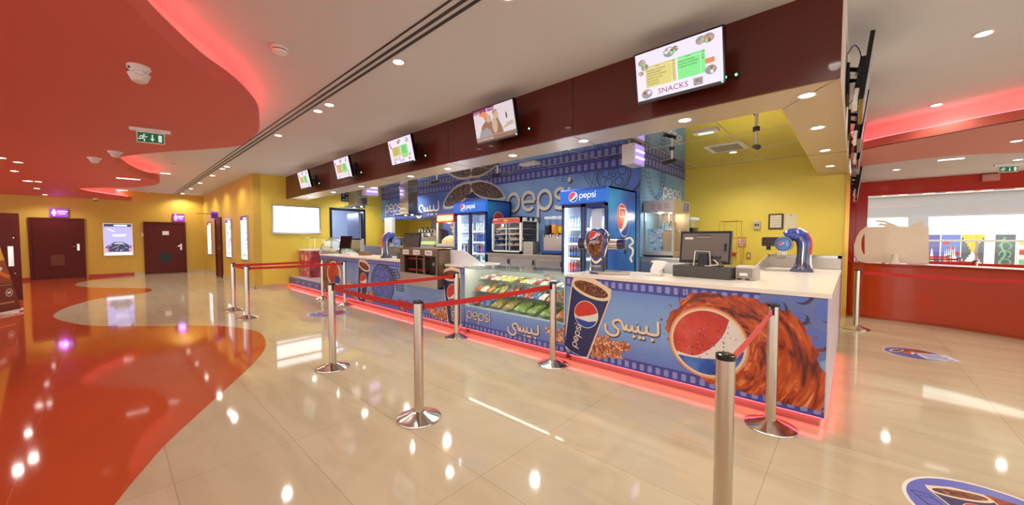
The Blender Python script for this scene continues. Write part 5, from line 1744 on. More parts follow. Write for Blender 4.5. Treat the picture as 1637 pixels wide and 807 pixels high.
for _ in range(24):
    u, v = rn.uniform(.05, .8), rn.uniform(.02, .3); a.ell(u, v, .03, .035, rn.choice((P_RED, P_WHITE, pm('print_leaf', rgb(120, 150, 60), .5))), 1)
a.ell(.62, .55, .06, .12, P_CREAM, 1, rot=.3); a.ell(.3, .6, .05, .1, P_CREAM, 1, rot=-.2)
b.build('cabinet', root, smooth=0)
b = MB(); b.box(px0, px1 + .02, py0 - .02, 5.02, 1.10, 1.15, WHITE); b.build('worktop', root, smooth=0, bevel=.006)
b = MB(); b.box(px0 + .02, px1, py0, py0 + .008, 1.15, 1.5, GLASS); b.box(px1 - .008, px1, py0, 4.9, 1.15, 1.5, GLASS); b.build('glass_guard', root, smooth=0)
b = MB(); b.tube([(px0 + .02, py0, 1.5), (px1, py0, 1.5), (px1, 4.9, 1.5)], .008, CHROME, 6); b.build('guard_rail', root)
LBOX = em('menu_lightbox_face', (1, 1, .97), 2.2)
root = thing('menu_lightbox', 'bright white illuminated menu board on the yellow wall at the far left', 'light box', (0, 0, 0))
b = MB(); b.box(-12.85, -12.78, 3.28, 4.66, 1.62, 2.50, STEEL); b.build('frame', root, smooth=0, bevel=.004)
b = MB(); b.box(-12.78, -12.774, 3.33, 4.61, 1.67, 2.45, LBOX)
LB2 = em('menu_faint_print', (.95, .93, .86), 1.7)
a = Art(b, (-12.774, 3.33, 1.67), (0, 1, 0), (0, 0, 1)); rn = random.Random(2)
for i in range(16):
    u, v = rn.uniform(.05, 1.0), rn.uniform(.06, .7); a.rrect(u, u + rn.uniform(.05, .2), v, v + rn.uniform(.015, .05), .006, LB2, 1)
b.build('face', root, smooth=0)
b = MB(); b.box(-12.85, -12.835, 3.28, 3.36, .52, .6, WHITE); b.box(-12.836, -12.832, 3.30, 3.34, .54, .58, OFFW); o = b.build('power_socket', smooth=0, bevel=.003); tag(o, 'white wall socket low on the yellow pier behind the queue belts', 'socket')
# dark lattice panel on the kitchen side wall
root = thing('speaker_grille', 'small dark square lattice panel high on the yellow wall by the hood', 'grille', (0, 0, 0))
b = MB(); b.box(-12.85, -12.82, 5.36, 5.80, 2.74, 3.06, BLACK); b.build('frame', root, smooth=0)
b = MB()
for i in range(4):
    for j in range(4):
        if (i * 3 + j * 5) % 4 != 1: b.box(-12.82, -12.815, 5.39 + .10 * i, 5.46 + .10 * i, 2.77 + .07 * j, 2.82 + .07 * j, P_LILAC)
b.build('lattice', root, smooth=0)
root = thing('towel_dispenser', 'white paper towel dispenser at the left end of the blue wall', 'dispenser', (-12.05, 6.62, 1.63))
b = MB(); b.box(-.26, .22, 0, .18, .02, .58, WHITE); b.build('body', root, smooth=0, bevel=.04)
b = MB(); b.box(-.18, .14, .03, .15, -.06, .02, DGREY); b.build('outlet', root, smooth=0, bevel=.01)
b = MB(); b.box(-.05, .12, .02, .16, -.36, -.06, P_GREYB); b.build('towel', root, smooth=0)
# insect killers with violet tubes
UV = em('uv_tube', (.78, .6, 1.0), 3.2); UVB = em('uv_glow_back', (.42, .28, .9), .9)
def uv(label, loc):
    root = thing('insect_killer', label, 'insect killer', loc, 0, 'insect killers')
    b = MB(); b.box(0, .22, 0, .40, 0, .34, pm('pale_metal', rgb(224, 220, 226), .35)); b.build('housing', root, smooth=0, bevel=.006)
    b = MB(); b.box(.22, .225, .02, .38, .02, .32, UVB); b.build('grid', root, smooth=0)
    for z in (.11, .22):
        b = MB(); b.cyl((.235, .05, z), (.235, .35, z), .014, UV, seg=10); b.build('tube', root)
    b = MB()
    for y in (.06, .34): b.tube([(.1, y, .34), (.1, y, ZK - loc[2])], .006, STEEL, 6)
    b.build('hanger', root)
uv('violet-lit insect killer box hanging under the mirror ceiling by the blue wall corner', (-2.90, 5.86, 2.72))
uv('violet-lit insect killer box hanging beside the left extractor hood', (-10.55, 5.0, 2.73))

# ceiling pieces of the kitchen
def cctv(label, x, y, drop, yaw):
    root = thing('security_camera', label, 'security camera', (x, y, ZK), yaw, 'ceiling cameras')
    b = MB(); b.cyl((0, 0, 0), (0, 0, -.03), .045, DGREY); b.build('ceiling_plate', root)
    b = MB(); b.cyl((0, 0, -.03), (0, 0, -drop), .02, WHITE); b.build('stem', root)
    b = MB(); b.cyl((0, .06, -drop + .0), (0, -.12, -drop - .05), .035, BLACK); b.cyl((0, -.12, -drop - .05), (0, -.15, -drop - .058), .038, DGREY); b.build('camera_body', root)
cctv('camera on a long white stem under the yellow-reflecting ceiling at the right', -1.10, 6.5, .24, R(20))
cctv('camera on a white stem before the right face of the blue wall', -2.45, 6.9, .20, R(-50))
cctv('camera on a white stem before the big blue lettering', -5.73, 5.74, .22, R(-30))
cctv('camera on a white stem above the arabic lettering at the left', -7.6, 5.5, .20, R(-30))
root = thing('air_vent', 'white slotted air vent in the mirror ceiling on the right', 'air vent', (-1.70, 7.45, ZK))
b = MB(); b.box(-.3, .3, -.3, .3, -.012, 0, WHITE); b.build('frame', root, smooth=0, bevel=.004)
for i in range(9):
    b = MB(); b.box(-.22, .22, -.23 + .055 * i, -.205 + .055 * i, -.016, -.011, pm('vent_slot_grey', rgb(140, 134, 120), .5)); b.build('slot', root, smooth=0)
root = thing('emergency_light', 'flat emergency light with green glow in the mirror ceiling on the right', 'emergency light', (-1.68, 6.12, ZK))
b = MB(); b.box(-.17, .17, -.09, .09, -.03, 0, WHITE); b.build('body', root, smooth=0, bevel=.006)
b = MB(); b.box(-.10, .10, -.05, .05, -.034, -.03, em('pale_green_lit', (.6, 1, .8), .9)); b.build('lens', root, smooth=0)
b = MB(); b.box(-.22, .22, -.1, .1, -.03, 0, WHITE); o = b.build('ceiling_plate', smooth=0, bevel=.006); o.location = (-5.2, 6.2, ZK); tag(o, 'flat white fitting in the mirror ceiling before the big blue lettering', 'ceiling fitting')

# things on the yellow back wall
YB = 9.3
def wp(px, py): return at_y(px, py, YB)
root = thing('certificate', 'dark-framed certificate on the yellow back wall', 'picture', (0, 0, 0))
p, q2 = wp(1229, 342), wp(1252, 366)
b = MB(); b.box(p.x, q2.x, YB - .025, YB, q2.z, p.z, pm('frame_dark_brown', rgb(70, 44, 30), .35)); b.build('frame', root, smooth=0, bevel=.004)
b = MB(); b.box(p.x + .03, q2.x - .03, YB - .027, YB - .024, q2.z + .03, p.z - .03, pm('cream_sheet', rgb(214, 204, 178), .5))
a = Art(b, (p.x + .03, YB - .0272, q2.z + .03), (1, 0, 0), (0, 0, 1))
for k in range(4): a.rect(.02, .17, .05 + .05 * k, .056 + .05 * k, pm('faint_red_ink', rgb(170, 110, 90), .6), 1)
b.build('sheet', root, smooth=0)
p, q2 = wp(1254, 342), wp(1274, 366)
b = MB(); b.box(p.x, q2.x, YB - .006, YB, q2.z, p.z, pm('plain_sheet', rgb(216, 206, 166), .5)); b.cyl(((p.x + q2.x) / 2, YB - .006, p.z - .03), ((p.x + q2.x) / 2, YB - .014, p.z - .03), .01, BLACK)
o = b.build('notice_sheet', smooth=0); tag(o, 'plain pinned paper sheet right of the framed certificate', 'notice')
root = thing('wall_switch', 'small steel control box with dark buttons on the yellow back wall', 'switch', (-1.512, YB, 1.765))
b = MB(); b.box(-.06, .06, -.045, 0, -.085, .085, pm('switch_grey', rgb(190, 180, 170), .4)); b.build('box', root, smooth=0, bevel=.006)
for x in (-.022, .022):
    b = MB(); b.box(x - .015, x + .015, -.05, -.045, -.02, .03, pm('dark_red_button', rgb(60, 20, 24), .4)); b.build('button', root, smooth=0)
root = thing('fire_notice', 'small red fire notice with white pictograms on the yellow back wall', 'sign', (-1.86, YB, 1.30))
b = MB(); b.box(0, .15, -.006, 0, 0, .20, P_RED); a = Art(b, (0, -.0065, 0), (1, 0, 0), (0, 0, 1)); a.rrect(.012, .068, .085, .185, .005, P_WHITE, 1); a.rrect(.082, .138, .085, .185, .005, P_WHITE, 1); a.arc(.04, .13, .016, 0, 360, .008, P_RED, 2); a.stroke([(.095, .16), (.125, .11)], .012, P_RED, 2); a.stroke([(.125, .16), (.095, .11)], .012, P_RED, 2)
for k in range(3): a.rect(.015, .135, .02 + .02 * k, .03 + .02 * k, P_WHITE, 1)
b.build('plate', root, smooth=0)
b = MB(); b.box(-.04, .04, -.02, 0, -.07, .07, pm('brass_plate', rgb(176, 140, 50), .35)); b.box(-.015, .015, -.024, -.02, -.03, .03, OFFW); o = b.build('power_socket', smooth=0, bevel=.003); o.location = (-1.655, YB, 1.12); tag(o, 'narrow wall socket on the yellow back wall below the fire notice', 'socket')
b = MB(); b.cyl((0, 0, 0), (0, -.05, 0), .05, P_RED, seg=20); b.cyl((0, -.05, 0), (0, -.06, 0), .03, P_RED); o = b.build('alarm_button'); o.location = (-1.93, YB, 1.15); tag(o, 'round red alarm button on the yellow back wall beside the till', 'alarm')

# ================================================================== QUEUE BARRIERS
BELT = pm('red_belt_webbing', rgb(196, 32, 22), .55, var=.05, scale=60)
BELTP = pm('pink_belt_webbing', rgb(226, 84, 84), .55, var=.05, scale=60)  # pinker webbing, used on the nearest belt
POST = pm('satin_steel_post', rgb(206, 196, 182), .22, 1.0, .05, 30, stretch=(1, 1, .04))
BASEM = pm('polished_steel_base', rgb(200, 192, 182), .16, 1.0, .06, 12)
_post = {}


def stanchion(label, x, y, belts=(), group='queue barrier posts', belt_mat=None, h=.985, ins=()):
    root = thing('queue_post', label, 'queue post', (x, y, 0), 0, group)
    if not _post:
        b = MB(); b.lathe([(.178, 0), (.180, .006), (.178, .014), (.165, .020), (.10, .040), (.055, .060), (.040, .066)], BASEM, seg=56); o = b.build('base', root, smooth=30); _post['base'] = o
        b = MB(); b.lathe([(.0385, .06), (.0385, .965)], POST, seg=40); o = b.build('pole', root, smooth=30); _post['pole'] = o
        b = MB(); b.lathe([(.040, .962), (.0405, .975), (.040, .983), (.034, .985)], BLACKG, seg=40); b.cyl((.02, -.012, .985), (.02, -.012, .9865), .003, DGREY); o = b.build('cap', root, smooth=30); _post['cap'] = o
    else:
        for k, o in list(_post.items()):
            c = o.copy(); C.objects.link(c); c.parent = root
    for ang in [math.degrees(math.atan2(ty - y, tx - x)) for tx, ty in belts] + list(ins):
        b = MB(); b.T = Matrix.Rotation(R(ang), 4, 'Z'); b.box(.02, .0425, -.013, .013, .898, .962, BLACK); b.build('belt_socket', root, smooth=0)
    for tx, ty in belts:
        d_ = Vector((tx - x, ty - y, 0)); L = d_.length; u = d_.normalized(); nrm = Vector((-u.y, u.x, 0))
        b = MB(); N_ = 14; vs = []
        for i in range(N_ + 1):
            t = i / N_
            p = u * (.041 + (L - .082) * t)
            z = .953 - .012 * 4 * t * (1 - t) * min(1, L / 2)
            for s_ in (-1, 1):
                vs += [p + nrm * (.001 * s_) + Vector((0, 0, z)), p + nrm * (.001 * s_) + Vector((0, 0, z - .048))]
        fs = []
        for i in range(N_):
            a_, c_ = i * 4, (i + 1) * 4
            fs += [(a_, c_, c_ + 1, a_ + 1), (a_ + 2, a_ + 3, c_ + 3, c_ + 2), (a_, a_ + 2, c_ + 2, c_), (a_ + 1, c_ + 1, c_ + 3, a_ + 3)]
        b.add(vs, fs, belt_mat or BELT)
        e = u * (L - .052)
        o = b.build('belt', root, smooth=0)
        b = MB()
        for q_ in (u * .046, e):
            T_ = Matrix.Translation(q_) @ Matrix.Rotation(math.atan2(u.y, u.x), 4, 'Z'); b.T = T_; b.box(-.008, .008, -.008, .008, .900, .958, BLACK)
        b.build('belt_clip', o, smooth=0)
    return root


PA, PB_ = 1.70, 3.515
X1, X2, X3, X4, X5 = -.45, -2.62, -4.38, -8.29, -9.50
FORE = (-.405, 1.84)
stanchion('nearest steel queue post in the foreground right, cut by the bottom of the photo', *FORE, belts=[(X1, PB_)], belt_mat=BELTP)
stanchion('steel queue post in front of the big printed globe on the right counter unit', X1, PB_, ins=(-90,))
stanchion('steel queue post standing alone on the marble, second nearest, belts to both sides', X2, PA, belts=[(-2.585, PB_)], ins=(180,))
stanchion('steel queue post in front of the gap between display case and right counter unit', -2.585, PB_, ins=(-90,))
stanchion('steel queue post in the middle of the floor where two red belts fork', X3, PA, belts=[(X2, PA), (X3, PB_)])
stanchion('steel queue post in front of the left end of the glass display case', X3, PB_, ins=(-90,))
stanchion('front one of the two queue posts standing close together before the yellow pier', X4, PA, belts=[(-8.32, PB_)], ins=(180,))
stanchion('rear left one of the two queue posts standing close together before the yellow pier', -9.42, PA, belts=[(X4, PA), (-9.60, PB_)])
stanchion('queue post at the left end of the printed counter before the brown wave print', -9.60, PB_, ins=(-90,))
stanchion('queue post before the arabic lettering on the long left counter unit', -8.32, PB_, ins=(-90,))
stanchion('steel queue post at the red ticket counter by the corner of the yellow wall', .06, 8.28, belts=[(3.4, 8.0)])
for i, (px, py) in enumerate(((1517, 408), (1535, 411.5), (1560, 416))):
    p = at_z(px, py, .985)
    stanchion(['farthest', 'middle', 'nearest'][i] + ' of the three queue posts in the mall beyond the long window', p.x, p.y, belts=[(p.x - 2.6, p.y - .4)])

# ================================================================== MENU SCREENS ON THE BEAM
SCRW = em('screen_white', (.84, .83, 1.0), 0.72); SCRY = em('screen_yellow', (.72, .66, .22), 0.72); SCRG = em('screen_green', (.22, .86, .28), 0.72); SCRD = em('screen_dark_ink', (.06, .07, .05), 0.36)
SCRR = em('screen_wine', (.36, .05, .10), 0.58); SCRB = em('screen_brown', (.34, .16, .08), 0.58); SCRO = em('screen_orange', (.8, .3, .1), 0.65); SCRP = em('screen_plum', (.26, .04, .14), 0.58); SCRV = em('screen_grey', (.38, .36, .38), 0.58); SCRT = em('screen_tan', (.62, .48, .34), 0.58)
UY = Vector((0, -.09, .42)).normalized()


def food(a, u, v, r, l=3, seed=0):
    rn = random.Random(seed)
    a.ell(u, v, r, r * .8, SCRV, l)
    for k in range(5):
        t = rn.uniform(0, 6.28); a.ell(u + r * .5 * math.cos(t), v + r * .4 * math.sin(t), r * .34, r * .26, rn.choice((SCRB, SCRT, SCRO, SCRG, SCRW)), l + 1, rot=t, n=12)


def menu_screen(label, xc, kind):
    root = thing('menu_screen', label, 'screen', (xc, 3.49, 2.79), 0, 'menu screens on the beam')
    w_, h_ = .76, .44
    N_ = Vector((1, 0, 0)).cross(UY)
    T_ = Matrix(((1, 0, 0, 0), (0, -N_.y, UY.y, 0), (0, -N_.z, UY.z, 0), (0, 0, 0, 1)))
    b = MB(); b.T = T_
    b.box(-w_ / 2, w_ / 2, .0, .05, 0, h_, BLACKG); b.box(-w_ / 2 + .01, w_ / 2 - .01, -.003, 0, -.012, 0, DGREY)
    b.build('housing', root, smooth=0, bevel=.004)
    b = MB(); b.T = T_; b.box(-.13, .13, .05, .10, .10, .34, BLACK); b.T = None
    b.tube([T_ @ Vector((0, .09, .22)), Vector((0, .19, .22))], .03, BLACK); b.box(-.12, .12, .18, .209, .08, .36, BLACK); b.build('wall_bracket', root, smooth=0)
    b = MB()
    a = Art(b, T_ @ Vector((-w_ / 2 + .014, -.0006, .016)), (1, 0, 0), UY, .0008)
    W2, H2 = w_ - .028, h_ - .03
    S = a.sub(0, 0, 0, 1)
    if kind != 'video':
        S.rect(0, W2, 0, H2, SCRW, 0)
        S.rect(.09, .36, .10 if kind == 'snacks' else .12, .285, SCRY, 1); S.rect(.375, .60 if kind == 'snacks' else .58, .10, .285 if kind == 'snacks' else .29, SCRG, 1)
        if kind == 'snacks':
            S.rect(.323, .326, .10, .285, SCRW, 2); S.rect(.562, .565, .10, .285, SCRW, 2); S.rect(.09, .36, .258, .261, SCRW, 2); S.rect(.375, .60, .258, .261, SCRW, 2)
            S.text('ITEM', .20, .264, .017, SCRD, 3, align='C'); S.text('AED', .342, .264, .017, SCRD, 3, align='C'); S.text('ITEM', .46, .264, .017, SCRD, 3, align='C'); S.text('AED', .582, .264, .016, SCRD, 3, align='C')
            for i, (t, c) in enumerate((('ASSORTED CHOCOLATE', '16'), ('CHEESE CROISSANT', '15'), ('CHOCOLATE CROISSANT', '15'), ('CHICKEN HOT DOG', '18'), ('BEEF HOT DOG', '18'), ('CHICKEN FILLET', '20'))):
                S.text(t, .096, .238 - .0235 * i, .0195, SCRD, 3, su=.80); S.text(c, .342, .238 - .0235 * i, .0195, SCRD, 3, align='C')
            for i, (t, c) in enumerate((('BURGER (CHICKEN/BEEF)', '20'), ('SNACK MEAL (CHICKEN/BEEF)', '30'), ('W/ FRIES AND SOFT DRINKS', ''))):
                S.text(t, .38, .238 - .0235 * i, .0185, SCRD, 3, su=.66); S.text(c, .582, .238 - .0235 * i, .0195, SCRD, 3, align='C')
            S.text('SNACKS', .325, .026, .066, SCRR, 3, su=1.08, align='C')
            for i, (u, v, r) in enumerate(((.06, .33, .035), (.085, .285, .035), (.045, .24, .025), (.31, .35, .05), (.36, .36, .03), (.57, .36, .04), (.63, .36, .045), (.09, .05, .05), (.64, .11, .045))): food(S, u, v, r, 3, i)
            S.rect(.50, .575, .015, .075, SCRV, 2); food(S, .537, .045, .028, 4, 20); S.rect(.60, .67, .165, .205, SCRO, 2)
        else:
            if kind == 'orange': S.rect(.09, .36, .12, .285, SCRO, 2); S.rect(.11, .34, .14, .27, SCRY, 3)
            for i in range(6):
                S.rect(.11, .30, .262 - .022 * i, .268 - .022 * i, SCRD, 4); S.rect(.40, .53, .262 - .022 * i, .268 - .022 * i, SCRD, 4); S.rect(.33, .345, .262 - .022 * i, .270 - .022 * i, SCRD, 4); S.rect(.55, .57, .262 - .022 * i, .270 - .022 * i, SCRD, 4)
            for i, (u, v, r) in enumerate(((.06, .34, .03), (.08, .29, .03), (.33, .35, .04), (.38, .37, .03), (.60, .35, .045), (.62, .11, .03), (.13, .03, .03), (.60, .05, .035))): food(S, u, v, r, 3, i + 7)
            if kind == 'choc':
                S.text('CHOCO', .07, .058, .066, SCRP, 3); S.text('LATES', .28, .018, .060, SCRP, 3); S.stroke([(.42, .085), (.54, .10)], .02, SCRO, 3)
            else:
                for k in range(7): S.stroke([(.16 + .05 * k, .045), (.18 + .05 * k, .075), (.195 + .05 * k, .045)], .009, SCRO, 3)
    else:
        S.rect(0, W2, 0, H2, SCRV, 0)
        S.rect(0, W2, .06, H2, em('screen_pale', (.78, .76, .82), .6), 1)
        S.rect(0, .40, H2 - .05, H2, SCRP, 2); S.text('StarDust', .30, H2 - .036, .034, SCRW, 3); S.text('upcoming', .01, H2 - .04, .03, SCRW, 3); S.rect(.255, .285, H2 - .05, H2 - .005, em('screen_lilac', (.6, .4, .95), .7), 3)
        S.poly([(.08, .06), (.14, .20), (.22, .25), (.20, .30), (.26, .33), (.30, .28), (.34, .20), (.38, .26), (.36, .34), (.44, .36), (.46, .22), (.50, .14), (.52, .06)], SCRB, 2)
        S.poly([(.06, .06), (.10, .13), (.22, .17), (.30, .12), (.32, .06)], SCRV, 3); S.ell(.28, .27, .05, .05, SCRT, 3); S.ell(.42, .29, .045, .05, SCRT, 3); S.ell(.38, .17, .05, .10, SCRT, 3)
        S.poly([(.10, .34), (.20, .38), (.28, .33), (.22, .29)], SCRO, 3); S.poly([(.50, .10), (.70, .13), (.70, .18), (.60, .16)], SCRT, 2); S.ell(.60, .25, .012, .04, SCRD, 2)
        S.rect(0, W2, 0, .05, SCRB, 2); S.text('NOW THE BROTHERS', .01, .015, .032, SCRW, 3)
    b.build('picture', root, smooth=0)
    b = MB(); b.T = T_; b.box(w_ / 2 - .03, w_ / 2 - .018, -.004, 0, .004, .010, GREENLED); b.build('power_light', root, smooth=0)
    b = MB(); b.cyl((.42, .17, .10), (.42, .20, .10), .016, BLACK, seg=12); b.cyl((.42, .165, .10), (.42, .172, .10), .009, GREENLED, seg=12); b.tube([(.40, .2, .10), (.2, .2, .16)], .005, BLACK, 6); b.build('led_reflection', root)  # glowing green disc added for the power light's reflection on the beam
    return root


menu_screen('menu screen reading SNACKS, nearest of the row on the dark beam', -1.195, 'snacks')
menu_screen('screen showing a film trailer, second from the right on the dark beam', -3.50, 'video')
menu_screen('menu screen reading CHOCOLATES in the middle of the row on the dark beam', -5.79, 'choc')
menu_screen('menu screen with orange and green tables, second from the left on the dark beam', -8.16, 'orange')
menu_screen('smallest looking menu screen at the far left end of the dark beam', -10.5, 'menu')

# televisions on the side of the beam, seen edge-on
def side_tv(label, x, y, ztop, w_=.93):
    root = thing('television', label, 'television', (x, y, ztop - .55), 0, 'televisions on the beam side')
    T_ = Matrix.Rotation(R(6), 4, 'Y')
    b = MB(); b.T = T_; b.box(.085, .115, 0, w_, 0, .54, BLACKG); b.box(.045, .085, .15, w_ - .15, .08, .40, BLACK); b.build('housing', root, smooth=0, bevel=.004)
    b = MB(); b.T = T_; b.box(.115, .118, .01, w_ - .01, .012, .53, pm('tv_screen_reflection', rgb(150, 150, 158), .25, emit=.12)); b.build('screen', root, smooth=0)  # grey colour and faint glow imitate the reflection on the screen
    b = MB(); b.box(.0, .02, .25, w_ - .25, .12, .40, BLACK); b.tube([(.01, w_ / 2, .30), (.08, w_ / 2 - .1, .26), (.07, w_ / 2 + .08, .2)], .022, BLACK); b.tube([(.01, .32, .36), (.1, .36, .34)], .02, BLACK); b.build('wall_bracket', root)
    b = MB(); b.T = T_; b.box(.05, .08, .02, .26, -.03, .10, WHITE); b.build('media_box', root, smooth=0, bevel=.004)
    b = MB(); b.tube(catmull([(.005, .1, .42), (.05, .05, .46), (.09, .12, .38), (.06, .2, .25)], 4), .004, P_NAVY, 6); b.build('cable', root)


side_tv('black television seen edge-on, nearest on the end face of the beam', -.088, 4.22, 3.20)
side_tv('black television seen edge-on, second from the front on the end face of the beam', -.088, 5.78, 3.18)
side_tv('black television seen edge-on, third from the front on the end face of the beam', -.088, 7.3, 3.18)
side_tv('black television on the red side wall just under the dropped band', -.085, 10.1, 2.93)
side_tv('black television on the red side wall, farthest from the viewer', -.085, 11.7, 2.93)

# ================================================================== CEILING FITTINGS
LTRIM = pm('downlight_trim', rgb(226, 222, 214), .3)
_dl = {}


def downlight(label, p, group, power=1.0, r=.055, spot=True, col=(1, .95, .87)):
    root = thing('ceiling_downlight', label, 'downlight', p, 0, group)
    if not _dl:
        b = MB(); b.lathe([(r, 0), (r * 1.28, -.001), (r * 1.28, -.008), (r * .98, -.006)], LTRIM, seg=24); _dl['t'] = b.build('trim', root)
        b = MB(); b.lathe([(r * .95, -.0055), (r * .95, -.0075)], LAMP, seg=24); _dl['l'] = b.build('lamp', root)
    else:
        for o in _dl.values():
            c = o.copy(); C.objects.link(c); c.parent = root
    if spot:
        d_ = bpy.data.lights.new('downlight_beam', 'SPOT'); d_.energy = SPOT_W * power; d_.spot_size = R(150); d_.spot_blend = .6; d_.shadow_soft_size = .05; d_.color = col
        o = bpy.data.objects.new('downlight_beam', d_); C.objects.link(o); o.parent = root; o.location = (0, 0, -.03)
    return root


GD = 'downlights in the grey lobby ceiling'
for i, x in enumerate((1.6, -.2, -2.0, -3.59, -5.83, -7.73, -12.1, -14.12, -16.36, -18.48, -20.8)):
    downlight('small recessed downlight in the grey ceiling along the track before the beam', (x, 2.12, ZC), GD, 1.0 if i < 6 else 1.5)
downlight('recessed downlight right beside another one in the grey ceiling track row', (-5.44, 2.13, ZC), GD, .3)
downlight('recessed downlight right beside another one near the far end of the grey ceiling', (-12.55, 2.10, ZC), GD, .3)
downlight('round recessed downlight in the grey ceiling at the top right', (.82, 5.45, ZC), GD, 1.0)
downlight('bright starry downlight in the grey ceiling before the right-hand red cove', (.80, 7.9, ZC), GD, .3)
for x, y in ((2.8, 2.2), (2.6, 5.2), (3.4, 0.9)): downlight('added recessed downlight in the grey ceiling outside the picture', (x, y, ZC), 'added downlights outside the frame')  # lamps added out of view to light the near lobby
GR = 'downlights in the red dropped ceiling'
for px, py in ((2, 252), (29, 259), (23, 273), (42, 289), (47, 289), (61, 290), (59, 301), (72, 311)):
    p = at_z(px, py, ZD); downlight('small recessed downlight in the far left part of the red dropped ceiling', p, GR, 1.2 if px not in (47, 42) else .6)
for x, y in ((-1.5, -2.4), (-8.5, -3.2), (2.5, -2.5)): downlight('added recessed downlight in the red ceiling outside the picture', (x, y, ZD), 'added downlights outside the frame', .9)  # more added lamps, out of view in the red ceiling
for i, (px, py) in enumerate(((1433, 271), (1627, 255), (1625, 225))):
    p = at_z(px, py, ZD if i < 2 else ZD - .012)
    downlight(('bright downlight left of the exit sign, over the red wall', 'bright downlight just above the exit sign on the right', 'downlight in the pink underside of the band at the right edge')[i], p, 'downlights over the ticket counter', 1.0)
for x, y in ((3.6, 12.2), (3.0, 9.3)): downlight('added recessed downlight over the ticket counter outside the picture', (x, y, ZD), 'added downlights outside the frame')  # unseen lamps added to light the ticket side
GS = 'downlights in the soffit over the counter'
for px, py in ((1093, 190), (931, 224), (816, 247), (732, 272), (668, 283), (600, 300)):
    p = at_z(px, py, ZS); downlight('small recessed downlight in the soffit over the counter front', (p.x, 3.97, ZS), GS, .42, col=(1, .95, .88))
downlight('small recessed downlight in the soffit over the far left plinth', (-10.0, 3.97, ZS), GS, .42); downlight('small recessed downlight at the far left end of the soffit', (-11.6, 3.97, ZS), GS, .42)
for px, py in ((1288, 152), (1310, 203), (1317, 240), (1326, 265)):
    p = at_z(px, py, ZS); downlight('small recessed downlight in the side soffit on the right', (-.32, p.y, ZS), GS, .42)
p = at_z(1172, 243, ZK); downlight('bright starry downlight in the mirror ceiling beside the air vent', p, 'downlights in the kitchen ceiling', 1.9)
for x, y in ((-1.7, 5.6), (-4.3, 5.3), (-6.6, 5.0), (-8.6, 5.2), (-10.6, 6.3), (-12.0, 5.6)): downlight('recessed downlight in the mirror ceiling of the kitchen behind the soffit', (x, y, ZK), 'downlights in the kitchen ceiling', 1.9)
d_ = bpy.data.lights.new('store_room_light', 'POINT'); d_.energy = 60; d_.color = (.75, .85, 1); d_.shadow_soft_size = .2; o = bpy.data.objects.new('store_room_light', d_); C.objects.link(o); o.location = (-14.6, 5.6, 2.5)


def detector(label, p, s=1.0, group='smoke detectors'):
    root = thing('smoke_detector', label, 'smoke detector', p, 0, group)
    b = MB(); b.lathe([(.065 * s, 0), (.068 * s, -.012 * s), (.06 * s, -.022 * s)], WHITE, seg=28); b.build('mount', root)
    b = MB(); b.lathe([(.05 * s, -.02 * s), (.052 * s, -.03 * s)], DGREY, seg=28); b.build('air_slot', root)
    b = MB(); b.lathe([(.058 * s, -.03 * s), (.055 * s, -.045 * s), (.03 * s, -.055 * s)], WHITE, seg=28); b.build('cover', root)


detector('white smoke detector on the grey ceiling right of the red dropped ceiling', at_z(447, 76, ZC), 1.15)
detector('white smoke detector on the grey ceiling in the second bay of the red wave', at_z(278, 261, ZC), 1.0)
detector('white smoke detector on the grey ceiling near the far yellow wall', at_z(236, 306, ZC), 1.0)
detector('white smoke detector on the grey ceiling near the top of the poster wall', at_z(356, 280, ZC), 1.1)
for lab, px, py in (('left one of two white cone sensors under the red ceiling', 151, 252), ('right one of two white cone sensors under the red ceiling', 184, 242)):
    p = at_z(px, py, ZD)
    root = thing('motion_sensor', lab, 'sensor', p, 0, 'ceiling sensors')
    b = MB(); b.lathe([(.09, 0), (.095, -.015), (.08, -.03)], WHITE, seg=28); b.build('mount', root)
    b = MB(); b.lathe([(.075, -.03), (.05, -.085), (.03, -.10)], OFFW, seg=28); b.build('lens', root)
root = thing('ceiling_sounder', 'white double-domed alarm sounder on the red dropped ceiling', 'alarm', at_z(222, 106, ZD))
b = MB(); b.lathe([(.075, 0), (.078, -.02), (.06, -.045), (.04, -.06)], WHITE, seg=28); b.build('mount', root)
b = MB(); b.lathe([(.055, -.055), (.075, -.07), (.07, -.085), (.05, -.13), (.02, -.145)], OFFW, seg=28); b.build('sounder', root)
b = MB(); b.box(-.09, -.02, .02, .05, -.04, -.01, WHITE); b.box(.03, .09, -.03, .02, -.09, -.065, WHITE); b.build('lug', root, smooth=0)
b = MB(); b.cyl((.03, -.055, -.03), (.03, -.07, -.03), .012, P_GREYB); b.build('indicator', root)
p = at_z(153, 317, ZD)
b = MB(); b.lathe([(.07, 0), (.07, -.02), (.045, -.06)], WHITE, seg=20); b.lathe([(.046, -.05), (.03, -.09), (.01, -.10)], BLACK, seg=20); o = b.build('dome_camera'); o.location = p; tag(o, 'small white dome camera under the edge of the red ceiling at the far wall', 'security camera')
LIN = em('linear_light_face', (1, .95, .9), 3.0)
